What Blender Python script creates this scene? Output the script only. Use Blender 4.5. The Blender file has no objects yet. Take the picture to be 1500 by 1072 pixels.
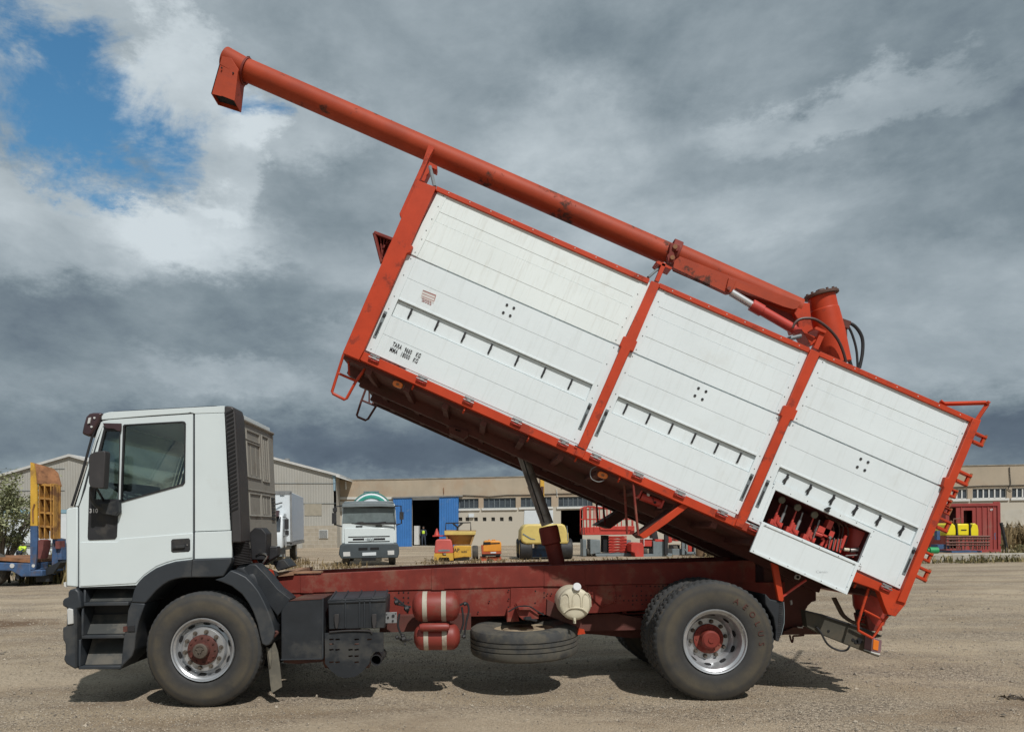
import bpy, bmesh, math, random
from mathutils import Vector, Matrix
from mathutils.geometry import tessellate_polygon
R = math.radians
random.seed(7)
scene = bpy.context.scene
COL = scene.collection

# ------------------------------------------------------------------ camera
TH = 0.0131; F = 1100.0; H = 1.67; CY = -7.0; U0 = 690.0; V0 = 770.0
cs, sn = math.cos(TH), math.sin(TH)
cam = bpy.data.cameras.new('camera'); camo = bpy.data.objects.new('camera', cam); COL.objects.link(camo)
cam.sensor_fit = 'HORIZONTAL'; cam.sensor_width = 36.0; cam.lens = 36.0 * F / 1500.0
cam.shift_x = (750 - U0) / 1500.0; cam.shift_y = (V0 - 536) / 1500.0
cam.clip_start = 0.1; cam.clip_end = 3000
camo.matrix_world = Matrix.Translation((0, CY, H)) @ Matrix.Rotation(R(90), 4, 'X') @ Matrix.Rotation(-TH, 4, 'Z')
scene.camera = camo
scene.view_settings.view_transform = 'Standard'; scene.view_settings.look = 'None'
scene.view_settings.exposure = 0.0; scene.view_settings.gamma = 1.0
scene.render.engine = 'CYCLES'
scene.cycles.max_bounces = 6; scene.cycles.transparent_max_bounces = 12

# ------------------------------------------------------------------ sun + sky
SUN = Vector((0.26, -0.585, 0.766)).normalized()
sl = bpy.data.lights.new('sun', 'SUN'); sl.energy = 3.5; sl.angle = R(0.9); sl.color = (1.0, 0.975, 0.94)
so = bpy.data.objects.new('sun', sl); COL.objects.link(so)
so.rotation_euler = SUN.to_track_quat('Z', 'Y').to_euler(); so.location = (5, -10, 15)

def pix_dir(u, v):
    dx = u - U0; dy = V0 - v
    return Vector((dx * cs + dy * sn, F, -dx * sn + dy * cs)).normalized()

def make_world():
    w = bpy.data.worlds.new('World'); scene.world = w; w.use_nodes = True
    nt = w.node_tree; N = nt.nodes; L = nt.links; N.clear()
    out = N.new('ShaderNodeOutputWorld'); bg = N.new('ShaderNodeBackground'); L.new(bg.outputs[0], out.inputs[0])
    sky = N.new('ShaderNodeTexSky'); sky.sky_type = 'NISHITA'; sky.sun_disc = False
    sky.sun_elevation = R(50); sky.sun_rotation = R(156); sky.air_density = 1.3; sky.dust_density = 1.0
    tc = N.new('ShaderNodeTexCoord')
    def math_(op, a, b=None, c=None):
        n = N.new('ShaderNodeMath'); n.operation = op
        for i, x in enumerate((a, b, c)):
            if x is None: continue
            if isinstance(x, (int, float)): n.inputs[i].default_value = x
            else: L.new(x, n.inputs[i])
        return n.outputs[0]
    def noise(vec, scale, detail, rough=0.55, dist=0.0):
        n = N.new('ShaderNodeTexNoise'); n.inputs['Scale'].default_value = scale; n.inputs['Detail'].default_value = detail
        n.inputs['Roughness'].default_value = rough; n.inputs['Distortion'].default_value = dist
        L.new(vec, n.inputs['Vector']); return n
    mp = N.new('ShaderNodeMapping'); mp.inputs['Scale'].default_value = (1, 1, 1.9); L.new(tc.outputs['Generated'], mp.inputs['Vector'])
    # warped direction
    def warp(scale, amt, det, rg):
        nz = noise(mp.outputs[0], scale, det, rg)
        sub = N.new('ShaderNodeVectorMath'); sub.operation = 'SUBTRACT'; L.new(nz.outputs['Color'], sub.inputs[0]); sub.inputs[1].default_value = (.5, .5, .5)
        scl = N.new('ShaderNodeVectorMath'); scl.operation = 'SCALE'; L.new(sub.outputs[0], scl.inputs[0]); scl.inputs['Scale'].default_value = amt
        add = N.new('ShaderNodeVectorMath'); add.operation = 'ADD'; L.new(tc.outputs['Generated'], add.inputs[0]); L.new(scl.outputs[0], add.inputs[1])
        return add
    add = warp(5.5, .17, 14, .68)
    def lobe(u, v, ru, rv, soft=1.0, ang=0.0, src=None):
        d = pix_dir(u, v)
        s = N.new('ShaderNodeVectorMath'); s.operation = 'SUBTRACT'; L.new(src or add.outputs[0], s.inputs[0]); s.inputs[1].default_value = d
        m = N.new('ShaderNodeMapping'); m.vector_type = 'POINT'
        m.inputs['Rotation'].default_value = (0, ang, 0)
        L.new(s.outputs[0], m.inputs['Vector'])
        m2 = N.new('ShaderNodeVectorMath'); m2.operation = 'MULTIPLY'; L.new(m.outputs[0], m2.inputs[0])
        m2.inputs[1].default_value = (F / ru, 2.2, F / rv)
        ln = N.new('ShaderNodeVectorMath'); ln.operation = 'LENGTH'; L.new(m2.outputs[0], ln.inputs[0])
        mr = N.new('ShaderNodeMapRange'); mr.interpolation_type = 'SMOOTHSTEP'
        mr.inputs['From Min'].default_value = 1.0 - soft; mr.inputs['From Max'].default_value = 1.0
        mr.inputs['To Min'].default_value = 1.0; mr.inputs['To Max'].default_value = 0.0
        L.new(ln.outputs['Value'], mr.inputs['Value']); return mr.outputs[0]
    n1 = noise(mp.outputs[0], 2.6, 12, 0.60, 0.3)
    n2 = noise(mp.outputs[0], 7.0, 10, 0.62, 0.15)
    B = math_('MULTIPLY_ADD', math_('SUBTRACT', n1.outputs['Fac'], 0.5), 0.80, 0.53)
    B = math_('MULTIPLY_ADD', math_('SUBTRACT', n2.outputs['Fac'], 0.5), 0.50, B)
    LB = [  # u, v, ru, rv, weight, soft
        (300, 190, 95, 110, .24, .22), (430, 190, 105, 70, .22, .6), (70, 330, 260, 85, .24, .6), (290, 350, 150, 60, .24, .6),
        (20, 30, 330, 130, .14, 1), (120, 490, 420, 85, -.10, .5), (420, 430, 170, 45, -.10, .6), (330, 540, 170, 36, .16, .6),
        (60, 650, 600, 90, -.17, .8), (600, 650, 640, 90, -.27, .8), (200, 450, 500, 90, -.03, .8), (1100, 640, 500, 90, -.14, .8), (560, 300, 170, 90, -.08, .7),
        (1100, 300, 460, 220, .05, 1), (1050, 60, 420, 100, -.12, .8), (820, 200, 130, 100, .20, .8), (1250, 150, 200, 36, .20, .6), (1430, 90, 260, 130, -.12, .8),
        (1440, 480, 300, 120, .14, .7), (1350, 380, 160, 40, .06, 1), (1500, 660, 340, 90, -.22, .7),
        (1130, 300, 150, 50, .08, .8), (560, 480, 130, 50, .12, .7), (950, 330, 200, 50, .06, .8)]
    for u, v, ru, rv, wt, so_ in LB:
        if wt: B = math_('MULTIPLY_ADD', lobe(u, v, ru, rv, so_), wt, B)
    cr = N.new('ShaderNodeValToRGB'); e = cr.color_ramp.elements
    e[0].position = 0.0; e[0].color = (.068, .093, .130, 1)
    e[1].position = 1.0; e[1].color = (.62, .69, .73, 1)
    for p, c in ((.22, (.115, .152, .195, 1)), (.40, (.205, .258, .295, 1)), (.60, (.325, .385, .425, 1)), (.8, (.47, .535, .575, 1))):
        x = cr.color_ramp.elements.new(p); x.color = c
    L.new(B, cr.inputs[0])
    # blue gap
    m = math_('ADD', lobe(140, 165, 175, 120, 1, 0.25), math_('MULTIPLY', lobe(40, 110, 190, 120, 1), .6))
    m = math_('ADD', m, math_('MULTIPLY', lobe(360, 130, 60, 50, 1), .5))
    m = math_('ADD', m, math_('MULTIPLY', lobe(385, 150, 45, 30, 1), .35))
    m0 = m
    n3 = noise(mp.outputs[0], 5.0, 9, 0.62, 0.6)
    m = math_('MULTIPLY_ADD', math_('SUBTRACT', n3.outputs['Fac'], 0.5), -4.4, m)
    m = math_('MULTIPLY_ADD', math_('SUBTRACT', n1.outputs['Fac'], 0.5), -.5, m)
    m = math_('MULTIPLY', m, math_('MINIMUM', math_('MULTIPLY', m0, 4.0), 1.0))
    mr = N.new('ShaderNodeMapRange'); mr.interpolation_type = 'SMOOTHSTEP'; mr.inputs['From Min'].default_value = .10; mr.inputs['From Max'].default_value = 1.05
    L.new(m, mr.inputs['Value'])
    sc = N.new('ShaderNodeMix'); sc.data_type = 'RGBA'; sc.blend_type = 'MULTIPLY'; sc.inputs[0].default_value = 1
    L.new(sky.outputs[0], sc.inputs[6]); sc.inputs[7].default_value = (.050, .094, .112, 1)
    mx = N.new('ShaderNodeMix'); mx.data_type = 'RGBA'
    L.new(mr.outputs[0], mx.inputs[0]); L.new(cr.outputs[0], mx.inputs[6]); L.new(sc.outputs[2], mx.inputs[7])
    L.new(mx.outputs[2], bg.inputs[0]); bg.inputs[1].default_value = 1.0
make_world()

# ------------------------------------------------------------------ helpers
def P(u, v, Y):
    dx = u - U0; dy = V0 - v; k = (Y - CY) / F
    return Vector(((dx * cs + dy * sn) * k, Y, H + (-dx * sn + dy * cs) * k))
def PD(u, v, D): return P(u, v, D + CY)
class Fr:
    def __init__(s, x0, y0, k): s.x0, s.y0, s.k = x0, y0, k
    def __call__(s, *a):
        if len(a) == 1: return [(s.x0 + x / s.k, s.y0 + y / s.k) for x, y in a[0]]
        return (s.x0 + a[0] / s.k, s.y0 + a[1] / s.k)
R1 = Fr(80, 570, 4.2857); R2 = Fr(80, 800, 4.2857); R3 = Fr(380, 800, 4.2857); R4 = Fr(670, 800, 4.2857); R5 = Fr(880, 800, 4.2857)
R6 = Fr(1080, 680, 3.574); R7 = Fr(1100, 560, 3.75); R8 = Fr(470, 220, 2.68)
A1 = Fr(290, 60, 4.2857); A2 = Fr(600, 190, 3.75); A3 = Fr(920, 340, 3.947); A4 = Fr(0, 660, 4.873); A5 = Fr(390, 660, 5.643)
A6 = Fr(580, 680, 5.556); A7 = Fr(740, 680, 3.947); A8 = Fr(1340, 660, 5.956)
B1 = Fr(480, 480, 3.75); B2 = Fr(820, 380, 3.75); B3 = Fr(520, 270, 3.75); B4 = Fr(820, 560, 4.468)
C5 = Fr(840, 700, 7.143); C6 = Fr(1120, 690, 5.953); C8 = Fr(1130, 820, 6.7); C3 = Fr(1400, 660, 5.956)

def root_of(o):
    while o.parent: o = o.parent
    return o
SPLIT = set('''stiffener_plate bolt_hole rail_bolt rivet rail_rivet wheel_nut windscreen_seal cover_frame wall_cable ventilation_hole rope_hook floor_bearer
 body_runner cross_member support_rod support_strut marker_lamp chute_bolt collar_bolt socket grille_slot white_panel sheet_joint stripe bumper_slot vent_opening panel_rib
 reflector weld_seam floor_bracket underbody_housing air_valve downpipe bare_metal_clip arm_hole roof_gutter box_rib hydraulic_hose white_trim red_band mud_guard ramp_foot hinge_lug valve_fittings
 scissor_arms hood mirror tank_strap tank_rail roof_fitting lintel window_bars grille hinge_bracket seat body tail_hose'''.split())
class M:
    def __init__(s): s.v = []; s.f = []
    def add(s, vs, fs):
        b = len(s.v); s.v += [tuple(p) for p in vs]; s.f += [tuple(b + i for i in f) for f in fs]; return s
    def ext(s, loop, vec, holes=()):
        vec = Vector(vec)
        if not holes:
            n = len(loop)
            s.add(list(loop) + [p + vec for p in loop], [tuple(range(n)), tuple(range(2 * n - 1, n - 1, -1))] + [(i, (i + 1) % n, n + (i + 1) % n, n + i) for i in range(n)])
            return s
        loops = [list(loop)] + [list(h) for h in holes]
        flat = [p for l in loops for p in l]; n = len(flat)
        tris = tessellate_polygon(loops)
        fs = [tuple(t) for t in tris] + [tuple(n + i for i in reversed(t)) for t in tris]
        b = 0
        for l in loops:
            m = len(l); fs += [(b + i, b + (i + 1) % m, n + b + (i + 1) % m, n + b + i) for i in range(m)]; b += m
        return s.add(flat + [p + vec for p in flat], fs)
    def pr(s, px, Yf, Yb, holes=()):
        return s.ext([P(u, v, Yf) for u, v in px], (0, Yb - Yf, 0), [[P(u, v, Yf) for u, v in h] for h in holes])
    def rect(s, a, b, Yf, Yb):
        return s.pr([(a[0], a[1]), (b[0], a[1]), (b[0], b[1]), (a[0], b[1])], Yf, Yb)
    def tube(s, pts, r, n=8, closed=False):
        pts = [Vector(p) for p in pts]; m = len(pts); rings = []
        rr = r if isinstance(r, (list, tuple)) else [r] * m
        up = None
        for i, p in enumerate(pts):
            if closed: t = pts[(i + 1) % m] - pts[i - 1]
            else: t = pts[min(i + 1, m - 1)] - pts[max(i - 1, 0)]
            t.normalize()
            if up is None:
                up = Vector((0, 0, 1)) if abs(t.z) < .9 else Vector((1, 0, 0))
            a = up - t * up.dot(t)
            if a.length < 1e-4: a = Vector((0, 1, 0)) - t * t.y
            a.normalize(); b = t.cross(a); up = a
            rings.append([p + (a * math.cos(2 * math.pi * k / n) + b * math.sin(2 * math.pi * k / n)) * rr[i] for k in range(n)])
        fs = []
        for i in range(m if closed else m - 1):
            j = (i + 1) % m
            fs += [(i * n + k, i * n + (k + 1) % n, j * n + (k + 1) % n, j * n + k) for k in range(n)]
        if not closed: fs += [tuple(range(n)), tuple((m - 1) * n + k for k in reversed(range(n)))]
        return s.add([q for rg in rings for q in rg], fs)
    def cyl(s, a, b, r, r2=None, n=16): return s.tube([a, b], [r, r if r2 is None else r2], n)
    def lathe(s, prof, o, ax, n=32, rad=None, closed=False):
        o = Vector(o); ax = Vector(ax).normalized()
        x = Vector((0, 0, 1)) if abs(ax.z) < .9 else Vector((1, 0, 0))
        x = (x - ax * x.dot(ax)).normalized(); y = ax.cross(x); vs = []; m = len(prof)
        for k in range(n):
            a = 2 * math.pi * k / n
            for i, (r, d) in enumerate(prof):
                q = rad(i, k, r) if rad else r
                vs.append(o + (x * math.cos(a) + y * math.sin(a)) * q + ax * d)
        fs = []
        for k in range(n):
            k2 = (k + 1) % n
            for i in range(m if closed else m - 1):
                j = (i + 1) % m
                fs.append((k * m + i, k * m + j, k2 * m + j, k2 * m + i))
        return s.add(vs, fs)
    def box(s, c, sz, rz=0, M3=None):
        c = Vector(c); hx, hy, hz = sz[0] / 2, sz[1] / 2, sz[2] / 2
        m = M3 or Matrix.Rotation(rz, 3, 'Z')
        vs = [c + m @ Vector((x * hx, y * hy, z * hz)) for x in (-1, 1) for y in (-1, 1) for z in (-1, 1)]
        return s.add(vs, [(0, 1, 3, 2), (4, 6, 7, 5), (0, 4, 5, 1), (2, 3, 7, 6), (0, 2, 6, 4), (1, 5, 7, 3)])
    def islands(s):
        par = list(range(len(s.v)))
        def fd(i):
            while par[i] != i: par[i] = par[par[i]]; i = par[i]
            return i
        for f in s.f:
            r = fd(f[0])
            for i in f[1:]: par[fd(i)] = r
        g = {}
        for fi, f in enumerate(s.f): g.setdefault(fd(f[0]), []).append(fi)
        out = []
        for fl in g.values():
            vi = sorted({i for fi in fl for i in s.f[fi]}); ps = [s.v[i] for i in vi]
            out.append([fl, [min(p[k] for p in ps) - .002 for k in range(3)], [max(p[k] for p in ps) + .002 for k in range(3)]])
        ch = True
        while ch:
            ch = False
            for i in range(len(out)):
                for j in range(len(out) - 1, i, -1):
                    A, B_ = out[i], out[j]
                    if all(A[1][k] <= B_[2][k] and B_[1][k] <= A[2][k] for k in range(3)):
                        A[0] += B_[0]; A[1] = [min(x, y) for x, y in zip(A[1], B_[1])]; A[2] = [max(x, y) for x, y in zip(A[2], B_[2])]; out.pop(j); ch = True
        res = []
        for fl, _, _ in out:
            m = M(); idx = {}
            for fi in fl:
                nf = []
                for i in s.f[fi]:
                    if i not in idx: idx[i] = len(m.v); m.v.append(s.v[i])
                    nf.append(idx[i])
                m.f.append(tuple(nf))
            res.append(m)
        return res
    def build(s, name, mat, parent=None, bevel=0, ang=35, seg=2, recalc=True):
        if name in SPLIT:
            o = None
            for m in s.islands():
                q = M.build1(m, name, mat, parent, bevel, ang, seg, recalc); o = o or q
            return o
        return s.build1(name, mat, parent, bevel, ang, seg, recalc)
    def build1(s, name, mat, parent=None, bevel=0, ang=35, seg=2, recalc=True):
        me = bpy.data.meshes.new(name)
        off = root_of(parent).location if parent else Vector((0, 0, 0))
        me.from_pydata([(p[0] - off[0], p[1] - off[1], p[2] - off[2]) for p in s.v], [], s.f)
        if recalc:
            bm = bmesh.new(); bm.from_mesh(me); bmesh.ops.recalc_face_normals(bm, faces=bm.faces); bm.to_mesh(me); bm.free()
        me.materials.append(mat)
        me.shade_smooth(); me.set_sharp_from_angle(angle=R(ang))
        o = bpy.data.objects.new(name, me); COL.objects.link(o)
        if parent: o.parent = parent
        if bevel:
            b = o.modifiers.new('bevel', 'BEVEL'); b.width = bevel; b.segments = seg; b.limit_method = 'ANGLE'; b.angle_limit = R(40)
            b.harden_normals = False
        return o
def tag(o, label=None, cat=None, group=None, kind=None):
    if label: o['label'] = label
    if cat: o['category'] = cat
    if group: o['group'] = group
    if kind: o['kind'] = kind
    return o
def thing(name, label, cat, loc=(0, 0, 0), rz=0, group=None):
    o = bpy.data.objects.new(name, None); COL.objects.link(o); o.location = loc; o.rotation_euler = (0, 0, rz)
    o.empty_display_size = .3
    return tag(o, label, cat, group)
def tr(pts, Y): return [P(u, v, Y) for u, v in pts]
def curve(pts, n=6):
    pts = [Vector(p) for p in pts]; out = []
    for i in range(len(pts) - 1):
        p0, p1, p2, p3 = pts[max(i - 1, 0)], pts[i], pts[i + 1], pts[min(i + 2, len(pts) - 1)]
        for k in range(n):
            t = k / n
            out.append(.5 * ((2 * p1) + (p2 - p0) * t + (2 * p0 - 5 * p1 + 4 * p2 - p3) * t * t + (3 * p1 - p0 - 3 * p2 + p3) * t ** 3))
    out.append(pts[-1]); return out
def lettering(text, o, xd, yd, size, mat, parent, name='lettering', xs=1.0, align='LEFT', bold=0.0, sp=1.0):
    cu = bpy.data.curves.new('t', 'FONT'); cu.body = text; cu.size = size; cu.align_x = align; cu.extrude = 0.0012; cu.offset = bold
    cu.space_character = sp; cu.resolution_u = 3
    ob = bpy.data.objects.new('t', cu); COL.objects.link(ob); bpy.context.view_layer.update()
    me = bpy.data.meshes.new_from_object(ob.evaluated_get(bpy.context.evaluated_depsgraph_get()))
    bpy.data.objects.remove(ob); bpy.data.curves.remove(cu)
    xd = Vector(xd).normalized(); yd = Vector(yd); yd = (yd - xd * yd.dot(xd)).normalized(); zd = xd.cross(yd)
    off = root_of(parent).location
    for v in me.vertices: v.co = Vector(o) + xd * v.co.x * xs + yd * v.co.y + zd * v.co.z - off
    me.materials.clear(); me.materials.append(mat)
    ob = bpy.data.objects.new(name, me); COL.objects.link(ob); ob.parent = parent
    return ob

# ------------------------------------------------------------------ materials
def mat(name, col, rough=.6, metal=0.0, var=.12, vs=3.0, dirt=None, bump=0.0, bs=60.0, streak=None, spec=.5, coat=0.0, extra=None):
    m = bpy.data.materials.new(name); m.use_nodes = True; nt = m.node_tree; N = nt.nodes; L = nt.links
    b = N['Principled BSDF']; b.inputs['Roughness'].default_value = rough; b.inputs['Metallic'].default_value = metal
    b.inputs['Specular IOR Level'].default_value = spec
    if coat: b.inputs['Coat Weight'].default_value = coat; b.inputs['Coat Roughness'].default_value = .12
    tc = N.new('ShaderNodeTexCoord')
    def noise(scale, det=6, rg=.6, mp=None):
        n = N.new('ShaderNodeTexNoise'); n.inputs['Scale'].default_value = scale; n.inputs['Detail'].default_value = det; n.inputs['Roughness'].default_value = rg
        if mp:
            k = N.new('ShaderNodeMapping'); k.inputs['Rotation'].default_value = mp[0]; k.inputs['Scale'].default_value = mp[1]
            k.vector_type = 'POINT'
            # rotate then scale : two mapping nodes
            k2 = N.new('ShaderNodeMapping'); k2.inputs['Rotation'].default_value = mp[0]; L.new(tc.outputs['Object'], k2.inputs['Vector'])
            k.inputs['Rotation'].default_value = (0, 0, 0); L.new(k2.outputs[0], k.inputs['Vector']); L.new(k.outputs[0], n.inputs['Vector'])
        else: L.new(tc.outputs['Object'], n.inputs['Vector'])
        return n.outputs['Fac']
    def rng(x, a, b_, c=0., d=1.):
        r = N.new('ShaderNodeMapRange'); r.inputs['From Min'].default_value = a; r.inputs['From Max'].default_value = b_
        r.inputs['To Min'].default_value = c; r.inputs['To Max'].default_value = d; L.new(x, r.inputs['Value']); return r.outputs[0]
    def mixc(f, a, c):
        x = N.new('ShaderNodeMix'); x.data_type = 'RGBA'; L.new(f, x.inputs[0])
        for i, q in ((6, a), (7, c)):
            if isinstance(q, tuple): x.inputs[i].default_value = (*q[:3], 1)
            else: L.new(q, x.inputs[i])
        return x.outputs[2]
    lo = tuple(c * (1 - var) for c in col); hi = tuple(min(1, c * (1 + var)) for c in col)
    c = mixc(rng(noise(vs), .3, .7), lo, hi)
    if streak:   # (rgb, amount, mapping rot, mapping scale)
        f = rng(noise(streak[4] if len(streak) > 4 else 3., 5, .6, (streak[2], streak[3])), .52, .8, 0, streak[1]); c = mixc(f, c, streak[0])
    if dirt:     # (rgb, amount, scale, threshold)
        th = dirt[3] if len(dirt) > 3 else .5; wd = dirt[4] if len(dirt) > 4 else .13
        f = rng(noise(dirt[2], 9, .68), th, th + wd, 0, dirt[1]); c = mixc(f, c, dirt[0])
        ro = rng(noise(dirt[2], 9, .68), th, th + wd, rough, min(1, rough + .3)); L.new(ro, b.inputs['Roughness'])
    if extra: c = extra(N, L, tc, c, noise, rng, mixc, b)
    L.new(c, b.inputs['Base Color'])
    if bump:
        bp = N.new('ShaderNodeBump'); bp.inputs['Strength'].default_value = bump; bp.inputs['Distance'].default_value = .01
        L.new(noise(bs, 5, .6), bp.inputs['Height']); L.new(bp.outputs[0], b.inputs['Normal'])
    return m
TILT = (0, R(-24), 0)
DUST = (.30, .25, .19)
mWHITE = mat('white_cab_paint', (.63, .69, .69), .32, var=.02, dirt=(DUST, .15, 2.2, .6), coat=.3)
mPANEL = mat('white_board_paint', (.71, .765, .775), .42, var=.04, vs=1.3, dirt=((.45, .44, .39), .25, 1.6, .58), bump=.3, bs=2.5,
             streak=((.49, .51, .48), .3, TILT, (16, 1, 1.1), 2.2))
mPANELC = mat('cream_board_paint', (.74, .79, .775), .5, var=.05, vs=1.3, dirt=((.52, .47, .40), .3, 2.0, .58), bump=.05, bs=14,
              streak=((.52, .51, .45), .45, TILT, (16, 1, 1.1)))
mRED = mat('orange_red_paint', (.47, .048, .014), .5, spec=.28, var=.14, vs=4, dirt=((.17, .034, .022), .6, 3.5, .57, .05), bump=.06, bs=30)
mREDT = mat('weathered_red_paint', (.36, .050, .017), .58, spec=.28, var=.16, vs=3, dirt=((.060, .038, .030), .9, 2.6, .565, .05), bump=.08, bs=30,
            streak=((.26, .045, .028), .5, TILT, (1.2, 1, 7)))
mOX = mat('red_oxide_paint', (.20, .032, .022), .65, spec=.3, var=.25, vs=3.5, dirt=((.21, .135, .095), .55, 3.5, .52), streak=((.09, .03, .025), .5, (0, 0, 0), (4, 1, .7), 3.), bump=.12, bs=25)
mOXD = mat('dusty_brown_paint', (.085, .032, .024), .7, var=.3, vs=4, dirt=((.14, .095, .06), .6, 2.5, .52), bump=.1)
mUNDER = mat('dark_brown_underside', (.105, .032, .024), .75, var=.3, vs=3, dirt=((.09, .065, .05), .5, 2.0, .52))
mBLACK = mat('black_plastic', (.016, .019, .023), .55, var=.25, vs=6, dirt=((.09, .082, .066), .40, 3.0, .52), bump=.05, bs=80)
mBLACK2 = mat('black_rubber', (.018, .018, .020), .6, var=.3, vs=6, dirt=((.10, .09, .075), .4, 4.0, .55))
mGREYP = mat('dark_grey_arch_plastic', (.028, .033, .039), .5, var=.15, vs=3, dirt=((.10, .092, .078), .35, 2.4, .52), bump=.04, bs=90)
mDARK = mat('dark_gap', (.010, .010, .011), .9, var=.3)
mBROWNP = mat('brown_grey_plastic', (.038, .035, .035), .55, var=.15, dirt=((.12, .1, .085), .4, 3.0, .55))
mBEIGE = mat('beige_grey_cab_paint', (.255, .243, .212), .5, var=.06, dirt=((.16, .13, .10), .5, 3.0, .56))
mTYRE = mat('tyre_rubber', (.040, .041, .041), .8, var=.2, vs=5, dirt=((.12, .108, .082), .55, 4.5, .40), bump=.12, bs=50, streak=((.13, .105, .075), .5, (0, 0, 0), (1, 1, 1), 9.))
def _sw(N, L, tc, c, noise, rng, mixc, b):
    at = N.new('ShaderNodeAttribute'); at.attribute_name = 'rad'
    cr = N.new('ShaderNodeValToRGB'); e = cr.color_ramp.elements
    e[0].position = 0; e[0].color = (.05, .05, .05, 1); e[1].position = 1; e[1].color = (.45, .45, .45, 1)
    for p, v in ((.22, .10), (.42, .75), (.60, 1.0), (.72, .35), (.80, .65)):
        x = e.new(p); x.color = (v, v, v, 1)
    L.new(at.outputs['Fac'], cr.inputs[0])
    mu = N.new('ShaderNodeMath'); mu.operation = 'MULTIPLY'; L.new(cr.outputs[0], mu.inputs[0]); L.new(rng(noise(5, 8, .65), .30, .62, .15, .95), mu.inputs[1])
    return mixc(mu.outputs[0], c, (.085, .070, .046))
mSIDEW = mat('dusty_tyre_sidewall', (.030, .030, .030), .8, var=.25, vs=9, bump=.12, bs=60, extra=_sw)
mTREAD = mat('dusty_tread_rubber', (.042, .043, .043), .85, var=.2, vs=8, dirt=((.16, .125, .088), .6, 9, .55), bump=.3, bs=60)
mRIM = mat('silver_rim_paint', (.46, .47, .48), .33, .65, var=.12, vs=7, dirt=((.16, .13, .10), .55, 6, .56))
mCHROME = mat('polished_steel', (.42, .41, .40), .22, 1.0, var=.15)
mDIRTSTEEL = mat('greasy_steel', (.27, .255, .24), .42, .45, var=.3, dirt=((.07, .06, .05), .6, 4, .52))
mGREY = mat('dull_grey_metal', (.24, .245, .245), .5, .3, var=.2, dirt=((.12, .09, .07), .6, 6, .54))
mHUB = mat('rusty_hub', (.085, .024, .017), .75, var=.35, vs=20, dirt=((.07, .045, .035), .6, 12, .5))
mNUT = mat('dusty_nut', (.10, .08, .062), .7, .2, var=.3, vs=20)
mCREAM = mat('cream_plastic', (.58, .53, .40), .4, var=.08, dirt=((.25, .19, .12), .5, 5, .56))
mWINF2 = mat('dusty_strap', (.42, .385, .31), .6, var=.2, dirt=((.22, .12, .09), .6, 6, .5))
mAMBER = mat('amber_lens', (.75, .19, .02), .25, var=.1)
mLAMPW = mat('clear_lamp_lens', (.55, .55, .53), .2, var=.1)
mVISOR = mat('brown_tinted_visor', (.050, .028, .030), .18, var=.2)
mSEAT = mat('seat_cloth', (.05, .055, .065), .9, var=.2)
mYEL = mat('yellow_paint', (.58, .34, .045), .5, var=.15, dirt=((.22, .12, .05), .65, 2.5, .52))
mYEL2 = mat('pale_yellow_cover', (.60, .46, .14), .5, var=.1, dirt=((.3, .22, .1), .4, 2, .56))
mBYEL = mat('bright_yellow_plastic', (.80, .66, .02), .35, var=.08)
mORY = mat('orange_yellow_paint', (.68, .27, .03), .45, var=.12, dirt=((.3, .12, .04), .5, 3, .56))
mBLUE = mat('blue_door_paint', (.045, .18, .46), .5, var=.15, vs=.8, dirt=((.20, .28, .38), .5, 1.0, .58))
mBLUEM = mat('blue_machine_paint', (.045, .095, .20), .6, var=.3, vs=4, dirt=((.13, .09, .07), .7, 3, .5))
mREDM = mat('red_machine_paint', (.48, .050, .035), .45, var=.15, dirt=((.2, .06, .04), .5, 3, .56))
mGREYM = mat('grey_machine_paint', (.17, .20, .21), .55, var=.2, dirt=((.1, .08, .06), .5, 3, .55))
mRUST = mat('rusty_steel', (.26, .12, .055), .85, var=.35, vs=3, dirt=((.10, .05, .03), .7, 2.5, .5))
mOCH = mat('ochre_paint', (.42, .22, .05), .6, var=.25, vs=5, dirt=((.14, .06, .03), .85, 3.0, .48))
mGREEN = mat('green_tank_paint', (.03, .22, .17), .4, var=.1)
mTEXT = mat('black_stencil_paint', (.015, .015, .018), .7, var=.1)
mREDTX = mat('faded_red_print', (.42, .20, .18), .7, var=.2)
mPALETX = mat('pale_print', (.6, .6, .6), .6, var=.1)
mWINF = mat('white_window_frame', (.62, .62, .59), .5, var=.06)
mPANE = mat('dirty_window_pane', (.055, .065, .075), .15, var=.4, vs=1.2)
mINT = mat('dark_interior', (.10, .10, .095), .9, var=.4, vs=.6)
mCONC = mat('pale_concrete', (.42, .39, .33), .85, var=.15, dirt=((.22, .19, .14), .6, 1.2, .5), bump=.2, bs=20)
mWPAINT = mat('white_box_body', (.62, .66, .68), .4, var=.04, dirt=((.35, .33, .3), .3, 1, .58))
mGREYBOX = mat('pale_grey_box_side', (.42, .47, .54), .5, var=.04)
mHIVIS = mat('hi_vis_fabric', (.55, .75, .06), .8, var=.1)
mSKIN = mat('skin', (.42, .24, .17), .6, var=.05)
mTROU = mat('dark_trousers', (.03, .04, .06), .9, var=.1)
def _wl(N, L, tc, c, noise, rng, mixc, b):
    s = N.new('ShaderNodeSeparateXYZ'); L.new(tc.outputs['Object'], s.inputs[0])
    return mixc(rng(s.outputs[2], 3.05, 3.2), (.48, .44, .365), c)
mWALLT = mat('tan_render_wall', (.40, .335, .250), .85, extra=_wl, var=.10, vs=.5, dirt=((.38, .25, .16), .45, .30, .47), bump=.1, bs=8,
             streak=((.30, .26, .20), .5, (0, 0, 0), (1.2, 1.2, .18), 1.2))

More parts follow.
